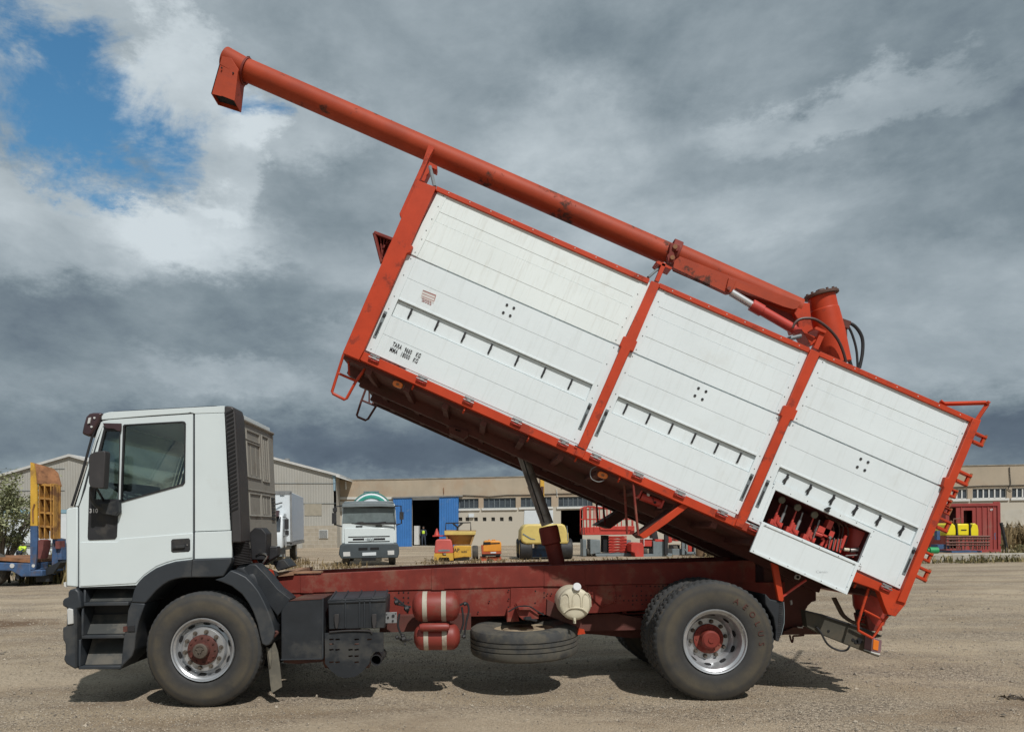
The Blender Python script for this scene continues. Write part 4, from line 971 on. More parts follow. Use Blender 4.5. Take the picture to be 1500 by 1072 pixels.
stencil('MMA', *B3(187, 914), .060, .56, mTEXT, LB0, bold=.0008, sp=1.12); stencil('18000', *B3(247, 941), .060, .56, mTEXT, LB0, bold=.0008, sp=1.12); stencil('KG', *B3(315, 972), .060, .56, mTEXT, LB0, bold=.0008, sp=1.12)
# sticker
stk = M().pr(B3([(372, 578), (448, 608), (432, 656), (360, 622)]), -.0015, 0); SK = pt(stk, 'sticker', mat('faded_sticker', (.62, .60, .57), .6, var=.08), LB0)
sx_ = M()
for k, (a, b, h) in enumerate((((374, 582), (442, 610), 4), ((370, 598), (440, 626), 3), ((366, 612), (436, 641), 3))):
    sx_.pr(B3([(a[0], a[1]), (b[0], b[1]), (b[0] - 1, b[1] + h), (a[0] - 1, a[1] + h)]), -.0022, -.0014)
sx_.pr(B3([(374, 580), (446, 608), (438, 640), (435, 639), (441, 610), (373, 583)]), -.0022, -.0014)
pt(sx_, 'sticker_frame', mREDTX, SK)
for s, x, y, sz in (('676 60 53 95', 366, 630, .023), ('678 49 95 95', 366, 643, .023)):
    lettering(s, P(*B3(x, y), -.0016), XD, UPD, sz, mREDTX, SK, xs=.78, bold=.0006)
# posts
def post(px, y0=-.045, y1=.06, m=mRED, nm='side_post', par=None, bv=.004): return pt(M().pr(px, y0, y1), nm, m, par, bevel=bv)
PL = post([(611.8, 264), (638.8, 274.2), R8(352, 372), R8(362, 378), R8(352, 400), R8(338, 404), (533.3, 512.5), (526, 527), (501.7, 517)], -.05, .10, nm='corner_post')
post([R8(310, 250), R8(360, 145), R8(376, 118), R8(410, 20), R8(440, -10)][:0] + R8([(440, -8), (412, 20), (308, 250), (318, 272), (378, 140), (388, 118), (430, 20), (446, -8)]), .0, .06, nm='front_wall_upright')
post(B2([(504, 116), (552, 134), (420, 446), (427, 452), (404, 506), (388, 498)]) + [B4(180, 430), B4(150, 496), B4(95, 472), B4(124, 405)] + B2([(338, 478), (329, 472), (352, 420), (366, 425)]))
post(B2([(1381, 490), (1432, 514), (1297, 824), (1308, 830), (1284, 884), (1268, 880)]) + [B4(1228, 893), B4(1196, 954), B4(1146, 934), B4(1175, 865)] + B2([(1222, 860), (1211, 852), (1234, 800), (1248, 803)]))
PR = post(R7([(1222, 197), (1266, 206), (1232, 290), (1110, 582)]) + R6([(985, 470), (900, 680), (882, 727), (838, 714), (868, 650), (1085, 122), (1078, 110), (1092, 66), (1106, 70)]), -.05, .10, nm='corner_post')
# rails
br = M().pr([(533, 514.8), (1320.5, 867), (1317, 880), (1327.6, 883.5), (1312, 902.6), (1301, 899.8), (1296, 888), (1288.5, 866.5), (1280, 862), (1250.7, 852), (1107.6, 784.5), (999, 737.5), (842.7, 667.2), (529, 528), (524, 523)], -.03, .05)
BR = pt(br, 'bottom_rail', mRED, bevel=.004)
tp2 = M()
for a, b in (((640, 272.5), (952, 408.5)), ((967, 414.5), (1187, 509.5)), ((1201.5, 514.5), (1428, 612.5))):
    tp2.pr([a, b, (b[0] - 2.5, b[1] + 7), (a[0] - 1.5, a[1] + 7)], -.02, .05)
TR_ = pt(tp2, 'top_rail', mRED, bevel=.003)
rv = M()
for i, (n, a, b) in enumerate(((10, (642, 276), (950, 411)), (8, (972, 420.5), (1184, 512)), (7, (1206, 520), (1422, 614)))):
    for k in range(n):
        t = (k + .5) / n; rivet(rv, a[0] + (b[0] - a[0]) * t, a[1] + (b[1] - a[1]) * t, Y=-.020, r=.006)
pt(rv, 'rail_rivet', mWINF, TR_)
jt = M().pr([(842.5, 651.5), (857, 658), (856.3, 659.5), (841.8, 653)], -.047, -.045); jt.pr([(841.5, 668.5), (842.6, 667.2), (842.7, 667.2)], -.031, -.03)
pt(jt, 'weld_seam', mDARK, BR)
# floor, far side, end walls
fl = M()
fa, fb = (505, 517), (1306, 872)
fl.ext([P(*fa, .05), P(*fb, .05), P(fb[0] - 3, fb[1] + 6, .05), P(fa[0] - 3, fa[1] + 7, .05)], (0, YBK - .05, 0))
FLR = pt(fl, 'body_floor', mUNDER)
bm_ = M()
for y in (.74, 1.60):
    a = [P(518, 523, 0.0), P(1262, 853, 0.0), P(1254, 878, 0), P(1100, 806, 0), P(508, 543, 0)]
    bm_.ext([Vector((p.x, y, p.z)) for p in a], (0, .10, 0))
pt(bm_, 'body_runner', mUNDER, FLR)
cb = M()
for k in range(14):
    t = .04 + .92 * k / 13; u, v = fa[0] + (fb[0] - fa[0]) * t, fa[1] + (fb[1] - fa[1]) * t
    cb.ext([P(u, v + 5, 0), P(u + 6, v + 8, 0), P(u + 3, v + 17, 0), P(u - 3, v + 14, 0)], (0, 0, 0)) if False else cb.ext([Vector((q.x, .06, q.z)) for q in (P(u, v + 5, 0), P(u + 8, v + 8.6, 0), P(u + 4, v + 17, 0), P(u - 4, v + 13.4, 0))], (0, YBK - .1, 0))
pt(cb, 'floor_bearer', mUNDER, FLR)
far = M(); a = [P(606, 276, 0), P(1432, 614, 0), P(1318, 884, 0), P(501, 520, 0)]
far.ext([Vector((q.x, YBK - .03, q.z)) for q in a], (0, .03, 0)); pt(far, 'far_side', mPANEL)
far = M(); far.ext([Vector((q.x, YBK, q.z)) for q in (P(500, 515, 0), P(1316, 876, 0), P(1310, 892, 0), P(494, 530, 0))], (0, .05, 0)); pt(far, 'far_bottom_rail', mOXD)
fwl = M(); fwl.ext([Vector((q.x, .1, q.z)) for q in (P(615, 268, 0), P(624, 272, 0), P(524, 520, 0), P(512, 516, 0))], (0, YBK - .13, 0)); pt(fwl, 'front_wall', mRED)
fwl = M(); fwl.ext([Vector((q.x, .1, q.z)) for q in (P(1430, 614, 0), P(1436, 616, 0), P(1322, 884, 0), P(1316, 880, 0))], (0, YBK - .13, 0)); TG = pt(fwl, 'tailgate', mRED)
# bottom hinges
for (u, v) in [B1(258, 160), B1(520, 277), B1(777, 393), B1(1040, 510), B1(1298, 626), B4(240, 482), B4(517, 600), B4(792, 722), B4(1068, 850), B4(1278, 945), R6(785, 638)]:
    h = M(); f = lambda a, b: (u + a * .915 + b * .40, v + a * .40 - b * .915)
    h.pr([f(-7.5, 2.5), f(7.5, 2.5), f(7.5, -.2), f(3, -.2), f(3, -2), f(-3, -2), f(-3, -.2), f(-7.5, -.2)], -.044, -.03)
    Hh = pt(h, 'board_hinge', mGREY, bevel=.002)
    h = M().pr([f(-8, -1.2), f(-3.4, -1.2), f(-3.4, -4.8), f(-8, -4.8)], -.055, -.028); h.pr([f(3.4, -1.2), f(8, -1.2), f(8, -4.8), f(3.4, -4.8)], -.055, -.028)
    h.pr([f(-8, -4.6), f(8, -4.6), f(8, -6.4), f(-8, -6.4)], -.050, -.026); pt(h, 'hinge_lug', mREDM, Hh, bevel=.003)
    h = M().cyl(P(*f(-8.5, -2.6), -.052), P(*f(8.5, -2.6), -.052), .0065, n=8); pt(h, 'hinge_pin', mGREY, Hh)
# small hooks under the rail + amber side lamps
hk = M()
for (u, v) in [B1(470, 320), B1(750, 450), B1(1103, 605), B1(1365, 715), B4(390, 628), C8(825, 235)]:
    hk.tube([P(u + 1.5, v - 5, .02), P(u, v + 1, -.005), P(u - 2, v + 5, .02)], .009, 6)
pt(hk, 'rope_hook', mRED, BR)
for k, (u, v) in enumerate([B1(384, 310), C5(300, -10)][:1] + [B4(282, 606)]):
    f = lambda a, b: (u + a * .93 + b * .37, v + a * .37 - b * .93)
    pts_ = []
    for j in range(20):
        t = 2 * math.pi * j / 20; pts_.append(f(7.6 * abs(math.cos(t)) ** .6 * (1 if math.cos(t) > 0 else -1), 4.4 * abs(math.sin(t)) ** .8 * (1 if math.sin(t) > 0 else -1)))
    Lp = pt(M().pr(pts_, .03, .07), 'side_marker_lamp', mAMBER, bevel=.006)
    pt(M().pr([f(-2, 1.5), f(2, 1.5), f(2, -1.5), f(-2, -1.5)], .024, .035), 'lamp_reflector', mRUST, Lp)
wr = M().tube(curve(tr(B4([(250, 545), (205, 570), (205, 625), (250, 650), (290, 640)]), .05), 5), .005, 6); pt(wr, 'lamp_wire', mGREY, BR)
# silhouettes under the floor
un = M().pr(B1([(665, 545), (690, 542), (775, 570), (770, 590), (745, 610), (668, 575)]), .72, .9, [B1([(702, 553), (735, 563), (728, 572), (700, 562)])])
un.pr(B1([(405, 425), (450, 442), (445, 450), (412, 436)]), 1.6, 1.7); un.pr(B4([(78, 640), (130, 662), (125, 676), (82, 660)]), 1.5, 1.7)
pt(un, 'floor_bracket', mUNDER, FLR)
# ladders
def ladder(Y, m, pts, rung, extra=None):
    l = M().tube(tr(B1(pts), Y), .014, 8); l.tube(tr(B1(rung), Y), .012, 8)
    if extra: l.tube(tr(B1(extra), Y), .010, 6)
    return pt(l, 'access_ladder', m)
ladder(.12, mRED, [(88, 145), (55, 250), (24, 350), (30, 362), (92, 394), (104, 388), (152, 300), (226, 195)], [(58, 250), (158, 294)], [(112, 150), (118, 262)])
ladder(2.30, mUNDER, [(208, 340), (182, 410), (160, 480), (166, 490), (208, 508), (222, 500), (262, 436), (302, 380)], [(192, 400), (268, 432)], [(228, 345), (228, 412)])
co = M().pr(B1([(125, 160), (215, 200), (165, 290), (105, 250), (120, 210)]), .40, .55); pt(co, 'underbody_corner', mUNDER, FLR)
# front platform grille
gp = M()
for Y0 in (.10, .70):
    gp.tube(tr(R8([(210, 324), (285, 352), (276, 372), (238, 442), (210, 326)]), Y0), .018, 6)
for k in range(6):
    t = k / 6.; a = R8(213 + 28 * t * .9, 330 + 105 * t); b = R8(282 - 2 * t, 355 + 20 * t)
for k in range(9):
    t = (k + .5) / 9; a = R8(210 + 75 * t, 324 + 28 * t); b = R8(238 + 2 * t, 442 - 70 * t)
    gp.pr([a, (a[0] + 1.6, a[1] + .6), (b[0] + 1.6, b[1]), b], .12, .68) if k % 2 == 0 else None
gp.pr(R8([(208, 320), (286, 348), (284, 355), (212, 328)]), .08, .75)
pt(gp, 'front_platform', mOX)
# under-body stabiliser plates
for (pp, y0, y1, mm_) in ((C5([(1140, 265), (1207, 300), (985, 470), (760, 628), (735, 634), (690, 598), (700, 590)]), .0, .04, mRED),):
    o = pt(M().pr(pp, y0, y1), 'support_plate', mm_, bevel=.004)
    i_ = M(); a = C5([(1140, 265), (560, 588)]); 
    i_.add([P(*C5(1140, 265), .03), P(*C5(700, 590), .03), P(*C5(700, 590), .03) + Vector((0, .34, 0.0)), P(*C5(1140, 265), .03) + Vector((0, .34, 0))], [(0, 1, 2, 3)])
    i_.ext([P(*C5(735, 634), .03), P(*C5(690, 596), .03), P(*C5(1140, 265), .03), P(*C5(1207, 300), .03)], (0, .33, 0))
    pt(i_, 'support_web', mOXD, o)
o = pt(M().pr(C5([(560, 290), (650, 345), (385, 530), (330, 510), (240, 490)]), 2.0, 2.36), 'support_plate', mOXD, bevel=.004)
rd = M()
for a, b, Y in (((622, 40), (678, 600), -.0), ((532, 25), (562, 585), .25), ((232, 140), (258, 480), 2.2), ((300, 170), (332, 492), 2.0)): rd.tube(tr(C5([a, b]), Y), .012, 6)
pt(rd, 'support_rod', mOX)
rs = M(); a, b = P(*C5(705, 190), .12), P(*C5(920, 272), .12); rs.cyl(a, b, .038, n=20)
rs.pr(C5([(725, 92), (742, 98), (690, 215), (668, 195)]), .07, .18); rs.pr(C5([(955, 195), (972, 202), (925, 318), (902, 305)]), .07, .18)
RS = pt(rs, 'red_reservoir', mREDM, bevel=.004)
kb = M().lathe([(0, -.02), (.014, -.016), (.018, 0), (.014, .016), (0, .02)], P(*C5(783, 172), .1), (0, 0, 1), 12); pt(kb, 'reservoir_cap', mWINF, RS)
kb = M(); p = P(*C5(850, 255), .08); kb.cyl(p, p - Vector((0, .02, 0)), .012, n=10); kb.tube(tr(C5([(832, 205), (835, 240)]), .08), .004, 6); pt(kb, 'reservoir_port', mDARK, RS)

# cavity with valves
cv = M(); CV = [P(u, v, .03) for u, v in CAV]; bk = [p + Vector((0, .42, 0)) for p in CV]
cv.add(CV + bk, [(0, 1, 5, 4), (1, 2, 6, 5), (2, 3, 7, 6), (3, 0, 4, 7), (4, 5, 6, 7)])
CVO = pt(cv, 'valve_compartment', mat('dark_red_interior', (.085, .016, .014), .7, var=.3), LB2, recalc=False)
frm = M().pr([bil(L_[2], .062, .565)] + [R6(720, 345), R6(652, 535), R6(118, 300)], -.006, 0, [CAV]); pt(frm, 'opening_frame', mPANEL, LB2)
rv = M()
for x, y in ((188, 118), (280, 155), (368, 192), (460, 232), (540, 268), (625, 305), (715, 350), (700, 378), (655, 480), (645, 520), (645, 545)): rivet(rv, *R6(x, y), Y=-.006, r=.005)
rvt = pt(rv, 'rivet', mGREY, LB2)
ha = M().pr(R6([(458, 232), (480, 222), (494, 226), (482, 236), (486, 246), (474, 250), (466, 244)]), -.02, -.006); pt(ha, 'catch', mBLACK2, LB2)
flp = M().pr(R6([(130, 300), (640, 520), (575, 682), (66, 456)]), -.075, -.05)
flp.pr(R6([(130, 300), (640, 520), (575, 682), (66, 456)]), -.083, -.075, [R6([(140, 318), (620, 524), (565, 660), (86, 450)])])
FL = pt(flp, 'compartment_flap', mPANEL, bevel=.002)
rv = M()
for x, y in ((150, 318), (235, 352), (340, 398), (430, 436), (530, 480), (612, 520), (85, 452), (170, 490), (265, 532), (355, 572), (440, 610), (520, 645), (575, 640), (600, 580)): rivet(rv, *R6(x, y), Y=-.083, r=.005)
pt(rv, 'rivet', mGREY, FL)
lettering('Cenio', P(*R6(410, 568), -.0755), (1, 0, -.02), (0, 0, 1), .036, mGREY, FL, 'handwriting', xs=1.25, bold=-.0012)
for k, (x, y) in enumerate(((150, 250), (288, 315), (435, 380))):
    v_ = M(); p = P(*C6(x, y), .10); v_.lathe([(0, -.012), (.028, -.012), (.034, -.006), (.034, .006), (0, .008)], p, (0, 1, .1), 20)
    V_ = pt(v_, 'valve_handle', mat('olive_knob', (.13, .12, .085), .6, var=.2) if not k else bpy.data.materials['olive_knob'])
    s_ = M(); a = C6(x - 8, y + 25); b = C6(x - 75, y + 195)
    s_.tube([P(*a, .12), P(a[0] * .5 + b[0] * .5, a[1] * .5 + b[1] * .5, .12), P(*b, .12)], [.006, .010, .016], 8)
    s_.tube([P(*C6(x - 40, y + 130), .11), P(*C6(x - 72, y + 205), .11)], .020, 10); s_.tube([P(*C6(x - 25, y + 150), .10), P(*C6(x - 40, y + 190), .10), P(*C6(x - 15, y + 235), .1)], .018, 8)
    s_.box(P(*C6(x - 60, y + 205), .13), (.12, .07, .05), M3=Matrix.Rotation(R(24), 3, 'Y'))
    pt(s_, 'valve_stem', mREDM, V_)
    s2 = M(); s2.tube([P(*C6(x + 45, y + 45), .11), P(*C6(x + 20, y + 120), .11)], .007, 6); s2.tube([P(*C6(x + 22, y + 110), .11), P(*C6(x - 28, y + 230), .11)], .013, 8); pt(s2, 'valve_rod', mGREY, V_)
hs_ = M()
for a in ([(520, 370), (560, 420), (600, 500), (590, 600)], [(560, 400), (640, 450), (650, 560), (600, 640)], [(600, 420), (680, 480), (670, 580), (640, 650)], [(700, 460), (730, 520), (710, 620), (670, 680)]):
    hs_.tube(curve(tr(C6(a), .16), 5), .009, 6)
HS = pt(hs_, 'hydraulic_hose', mOXD)
vb = M(); vb.box(P(*C6(515, 525), .13), (.16, .1, .06), M3=Matrix.Rotation(R(24), 3, 'Y')); vb.box(P(*C6(540, 500), .12), (.05, .08, .16), M3=Matrix.Rotation(R(24), 3, 'Y'))
vb.tube(tr(C6([(440, 540), (500, 560)]), .1), .02, 8); vb.tube(tr(C6([(470, 495), (530, 510)]), .1), .014, 8); vb.tube(tr(C6([(500, 580), (520, 610), (490, 650)]), .12), .018, 8)
for x in (540, 575, 610, 640, 668): vb.tube(tr(C6([(x + 12, 600 - (x - 540) * .1), (x - 12, 665 + (x - 540) * .35)]), .09), .010, 8)
vb.tube(tr(C6([(708, 560), (668, 670)]), .08), .014, 8)
VB = pt(vb, 'valve_bank', mREDM, ang=40)
vb = M()
for x in (560, 595, 628, 655): vb.tube(tr(C6([(x + 14, 575 + (x - 540) * .1), (x - 6, 672 + (x - 560) * .3)]), .075), .005, 6)
vb.tube(tr(C6([(462, 478), (420, 590)]), .07), .006, 6)
p = P(*C6(560, 577), .075); vb.cyl(p, p - Vector((0, .03, 0)), .018, .014, 14); pt(vb, 'valve_fittings', mCHROME, VB)
gb_ = M().cyl(P(*C6(690, 680), .1), P(*C6(735, 685), .1), .016, n=12); pt(gb_, 'pale_valve_cap', mCREAM, VB)
gb_ = M().cyl(P(*C6(745, 690), .14), P(*C6(860, 680), .14), .022, n=12); gb_.tube(tr(C6([(705, 735), (832, 730)]), .1), .006, 6); pt(gb_, 'valve_pipe', mDIRTSTEEL, VB)
dr = M().cyl(P(*C6(840, 460), .30), P(*C6(790, 760), .30), .17, n=32); pt(dr, 'auger_housing', mREDM, VB)

# ---- auger
AY = .42
a0, a1 = P(356, 100.6, AY), P(977, 371.7, AY); ad = (a1 - a0).normalized()
rA = .1075
au = M().cyl(a0, a1 + ad * .02, rA, n=48); AU = pt(au, 'auger_tube', mREDT)
for (u, v) in (A1(1215, 525), A2(1095, 495)):
    q = M(); p = P(u, v + 1, AY); q.box(p + Vector((0, -.02, 0)), (.08, .06, .012), M3=Matrix.Rotation(R(24), 3, 'Y')); q.cyl(p + Vector((0, -.02, -.01)), p + Vector((0, -.02, .035)), .010, n=8); pt(q, 'grease_fitting', mOX, AU)
cl_ = M(); cl_.lathe([(rA, 0), (rA + .018, 0), (rA + .018, .02), (rA, .02)], P(*A1(298, 190), AY), ad, 40, closed=True); pt(cl_, 'clamp_ring', mOX, AU)
q = M(); q.box(P(*A1(318, 118), AY), (.03, .03, .05)); pt(q, 'ring_bolt', mOXD, AU)
hdp = A1([(150, 92), (165, 70), (182, 62), (245, 88), (325, 124), (262, 262), (255, 190), (210, 185), (135, 148), (132, 118)])
hdm = M(); hdm.cyl(P(*A1(172, 110), AY), a0 + ad * .02, rA, n=40); hdm.pr(A1([(135, 148), (150, 96), (210, 110), (256, 180), (250, 205), (205, 185)]), AY - .115, AY + .115)
HD = pt(hdm, 'auger_head', mREDT, bevel=.004)
ch = M()
o = A1([(133, 150), (205, 182), (250, 205), (232, 382), (150, 348), (82, 332)])
y0, y1 = AY - .115, AY + .085
def exy(px, ya, yb):
    ch.ext([P(u, v, y0) + Vector((0, ya - y0, 0)) for u, v in A1(px)], (0, yb - ya, 0))
exy([(133, 150), (208, 184), (196, 240), (152, 345), (146, 347), (82, 331)], y0, y0 + .006); exy([(205, 182), (252, 205), (232, 380), (148, 347), (190, 250)], y0 - .012, y0 - .004)
exy([(133, 150), (252, 205), (232, 380), (82, 331)], y1 - .006, y1)
exy([(133, 150), (138, 152), (87, 333), (82, 331)], y0, y1); exy([(246, 203), (252, 205), (232, 380), (226, 378)], y0, y1)
CH = pt(ch, 'discharge_chute', mREDT)
ch = M(); ch.ext([P(u, v, y0) + Vector((0, .012, 0)) for u, v in A1([(138, 160), (244, 208), (225, 350), (94, 312)])], (0, y1 - y0 - .02, 0)); pt(ch, 'chute_inside', mDARK, CH)
q = M()
for x, y in ((150, 172), (222, 205)): p = P(*A1(x, y), y0 - .012); q.cyl(p, p + Vector((0, -.01, 0)), .008, n=8)
pt(q, 'chute_bolt', mDARK, CH)
# supports under auger
s1 = M(); s1.pr(A2([(103, 85), (133, 97), (118, 140), (60, 285), (38, 275)]), .29, .33); s1.pr(A2([(108, 176), (152, 200), (148, 222), (120, 208), (82, 285), (60, 278)]), .24, .36); pt(s1, 'auger_support', mRED, AU, bevel=.003)
s1 = M().tube([P(*A2(112, 205), .2), P(*A2(138, 315), .05)], .018, 8); s1.tube([P(*A2(1400, 735), .2), P(*A2(1310, 812), .05)], .014, 8); s1.tube(tr(A3([(1000, 600), (925, 618)]), .3), .02, 8); pt(s1, 'support_strut', mGREYM, AU)
s1 = M(); s1.pr(A3([(200, 172), (222, 182), (178, 290), (155, 280)]), .10, .16); s1.pr(A3([(160, 172), (178, 166), (256, 205), (250, 217), (172, 184)]), .10, .26); pt(s1, 'auger_support', mRED, AU, bevel=.003)
s1 = M(); s1.pr(A3([(1118, 565), (1145, 578), (1100, 680), (1072, 668)]), .06, .12); s1.pr(A3([(1080, 552), (1092, 546), (1150, 572), (1142, 586), (1082, 562)]), .04, .2); s1.tube(tr(A3([(1120, 580), (1055, 655)]), .1), .012, 6); pt(s1, 'auger_support', mRED, AU, bevel=.003)
# collar
c_ = M(); cc = P(*A3(262, 122), AY); c_.lathe([(rA, -.045), (rA + .020, -.045), (rA + .020, .045), (rA, .045)], cc, ad, 40, closed=True)
c_.pr(A3([(245, 62), (300, 78), (292, 110), (262, 108), (275, 150), (262, 178), (232, 170), (225, 135), (238, 120)]), AY - .15, AY - .10)
COLR = pt(c_, 'hinge_collar', mOX, AU, bevel=.004)
q = M()
for x, y in ((270, 88), (254, 150)): p = P(*A3(x, y), AY - .15); q.cyl(p, p + Vector((0, -.02, 0)), .022, n=14)
pt(q, 'collar_bolt', mRUST, COLR)
# lower arm
lo = M(); e = P(*A3(985, 445), AY); lo.cyl(cc, e, rA * .98, n=40)
lo.pr(A3([(268, 165), (300, 140), (625, 268), (1000, 405), (980, 440), (955, 445), (900, 430), (622, 322), (612, 348), (575, 352), (262, 205)]), AY - .125, AY - .06)
LA = pt(lo, 'auger_lower_arm', mREDT, ang=30)
lo = M().pr(A3([(618, 330), (700, 360), (958, 450), (968, 480), (955, 518), (880, 485), (740, 412)]), AY - .04, AY + .10); pt(lo, 'arm_web', mOX, LA)
lo = M().pr(A3([(584, 262), (628, 278), (600, 345), (585, 350), (565, 338)]), AY - .15, AY - .125); pt(lo, 'arm_bracket', mREDT, LA, bevel=.005)
p = P(*A3(580, 328), AY - .15); q = M().cyl(p, p + Vector((0, -.02, 0)), .018, n=12); pt(q, 'pivot_pin', mOX, LA)
lo = M(); lo.tube(tr(A3([(262, 215), (400, 275), (575, 350)]), AY), .022, 8); pt(lo, 'arm_lower_pipe', mOXD, LA)
hr_ = M().cyl(P(*A3(596, 350), AY - .16), P(*A3(718, 424), AY - .16), .036, n=24); pt(hr_, 'piston_rod', mat('bright_chrome', (.60, .60, .60), .32, .6, var=.05), LA)
hc = M(); hc.cyl(P(*A3(770, 452), AY - .16), P(*A3(960, 562), AY - .16), .046, n=28); hc.cyl(P(*A3(712, 420), AY - .16), P(*A3(776, 456), AY - .16), .056, n=28)
hc.pr(A3([(930, 545), (965, 540), (1010, 560), (990, 580), (945, 590)]), AY - .12, AY - .05); pt(hc, 'lift_cylinder', mREDM, LA, bevel=.003)
# turret
tb, tt = P(*A3(1190, 735), AY), P(*A3(1118, 372), AY); td = (tb - tt).normalized(); tl_ = (tb - tt).length
tu = M().lathe([(.0, 0), (.128, 0), (.130, .13), (.136, .135), (.150, .35), (.152, tl_ + .05), (0, tl_ + .05)], tt, td, 40)
tu.pr(A3([(972, 420), (1000, 408), (1050, 410), (1060, 520), (1080, 600), (1078, 650), (1050, 640), (1015, 580), (985, 545), (980, 500), (962, 470), (968, 440)]), AY - .10, AY + .10)
TU = pt(tu, 'auger_turret', mRED, bevel=.003)
fg = M(); ft = P(*A3(1116, 362), AY); fd = (td * .6 + Vector((-.10, 0, -1)) * .4).normalized(); fg.lathe([(0, -.012), (.155, -.012), (.162, -.006), (.162, .014), (.155, .02), (.12, .02)], ft, td, 40)
for k in range(12):
    a = 2 * math.pi * k / 12; x = Vector((0, 1, 0)); y = td.cross(x); p = ft + (x * math.cos(a) + y * math.sin(a)) * .135; fg.cyl(p, p - td * .03, .013, n=8)
fg.lathe([(0, -.05), (.04, -.05), (.06, -.012)], ft, td, 16); pt(fg, 'turret_flange', mat('greasy_brown', (.10, .05, .035), .7, var=.4), TU, ang=30)
ho = M()
ho.tube(curve(tr(A3([(950, 555), (970, 520), (1010, 500), (1080, 505), (1150, 550), (1205, 610), (1240, 680), (1260, 750)]), AY - .2), 6), .014, 8)
HO = pt(ho, 'hydraulic_hose', mat('brown_hose', (.060, .025, .02), .5, var=.2), TU)
ho = M()
for pp, r in (([(1245, 530), (1290, 530), (1330, 565), (1355, 620), (1355, 700), (1338, 785)], .017), ([(1262, 525), (1295, 590), (1320, 680), (1328, 785)], .012), ([(1240, 590), (1262, 680), (1290, 775)], .018)):
    ho.tube(curve(tr(A3(pp), AY + .05), 6), r, 8)
pt(ho, 'hydraulic_hose', mBLACK2, TU)
q = M(); q.box(P(*A3(1248, 535), AY), (.09, .08, .08), M3=Matrix.Rotation(R(20), 3, 'Y')); q.box(P(*A3(1245, 575), AY), (.05, .06, .12)); q.cyl(P(*A3(1220, 520), AY), P(*A3(1285, 525), AY), .02, n=10); pt(q, 'hose_coupling', mHUB, TU, bevel=.005)
# tail handle
th = M().tube(tr(R7([(1040, 103), (1062, 118), (1290, 112), (1300, 118), (1240, 208)]), .05), .022, 4); th.tube([P(*R7(1300, 112), .02), P(*R7(1306, 110), .6)], .02, 4); pt(th, 'tail_hoop', mRED, bevel=.003)
# tailgate hinges
def hook(u, v, sc=1.0, m=mRED, Y=.02):
    f = lambda a, b: (u + sc * (a * .90 + b * .42), v + sc * (a * .42 - b * .90))
    h = M(); h.pr([f(-12, 8), f(8, 8), f(9, 5), f(2, 4.5), f(-12, 4.5)], Y, Y + .05); h.pr([f(-9, -5), f(3, -5), f(9, -6), f(8, -9), f(-9, -9)], Y, Y + .05)
    h.pr([f(3, 5), f(7, 5), f(7, -6), f(3, -6)], Y + .01, Y + .04)
    o = pt(h, 'tailgate_hinge', m, bevel=.003)
    g = M().cyl(P(*f(6, 9.5), Y + .02), P(*f(6, -10.5), Y + .02), .012, n=8); pt(g, 'hinge_pin', mRUST, o)
for (x, y, s) in ((1262, 312, .95), (1176, 525, 1.05), (1112, 606, .7), (1082, 660, .6), (1082, 705, .55), (1066, 782, 1.0), (972, 955, .8), (950, 1050, 1.05)):
    hook(*R7(x, y), s)
# ---- rear underside
ru = M(); ru.pr(C8([(-80, 60), (120, 60), (330, 90), (440, 200), (442, 400), (400, 412), (360, 450), (338, 490), (330, 640), (300, 655), (130, 735), (90, 735), (90, 620), (-60, 560)]), .84, 1.62)
RU = pt(ru, 'chassis_tail', mUNDER, bevel=.01)
q = M().pr(C8([(215, 660), (470, 655), (490, 728), (120, 732), (120, 700)]), .78, .84); pt(q, 'tail_cross_bar', mOXD, RU)
q = M()
for x, y, r in ((258, 168, .012),): pass
q.pr(C8([(228, 165), (245, 140), (288, 150), (290, 170), (272, 195), (232, 185)]), .6, .62); Qp = pt(q, 'lug_plate', mWINF, RU, bevel=.003)
q = M(); p = P(*C8(258, 167), .6); q.cyl(p, p - Vector((0, .004, 0)), .015, n=12); pt(q, 'lug_hole', mDARK, RU)
q = M().pr(C8([(188, 398), (202, 392), (208, 430), (195, 442)]), .7, .72); q.pr(C8([(258, 652), (310, 658), (308, 668), (262, 664)]), .76, .78); q.pr(R5([(975, 345), (998, 342), (998, 355), (985, 363)]), .7, .72); pt(q, 'bare_metal_clip', mWINF, RU)
q = M().tube(curve(tr(C8([(180, 735), (190, 780), (205, 805), (212, 770), (215, 745), (260, 742), (320, 735)]), .8), 4), .010, 6); pt(q, 'tail_chain', mHUB, RU)
q = M().pr(C8([(5, 25), (68, 50), (100, 220), (122, 385), (112, 408), (72, 398), (40, 230)]), .04, .08); MB_ = pt(q, 'mudguard_post', mRED, bevel=.004)
q = M().tube(tr(C8([(105, 362), (230, 270), (340, 195)]), .08), .012, 6); pt(q, 'mudguard_stay', mREDM, MB_)
q = M().pr(C8([(-60, 330), (-10, 385), (118, 410), (128, 500), (125, 620), (105, 700), (72, 802), (40, 790), (42, 680), (20, 560), (-60, 430)]), .06, .60); MG = pt(q, 'rear_mudguard', mBLACK, bevel=.008)
q = M()
for k in range(16): y = 420 + k * 22; q.pr(C8([(80 - k * 1.2, y), (112 - k * 1.5, y + 2), (112 - k * 1.5, y + 10), (80 - k * 1.2, y + 8)]), .055, .06)
pt(q, 'mudguard_rib', mBLACK2, MG)
q = M().pr(C8([(118, 408), (124, 410), (130, 500), (128, 620), (108, 700), (98, 740), (96, 730), (122, 620), (124, 500)]), .052, .6); pt(q, 'mudguard_edge', mGREYM, MG)
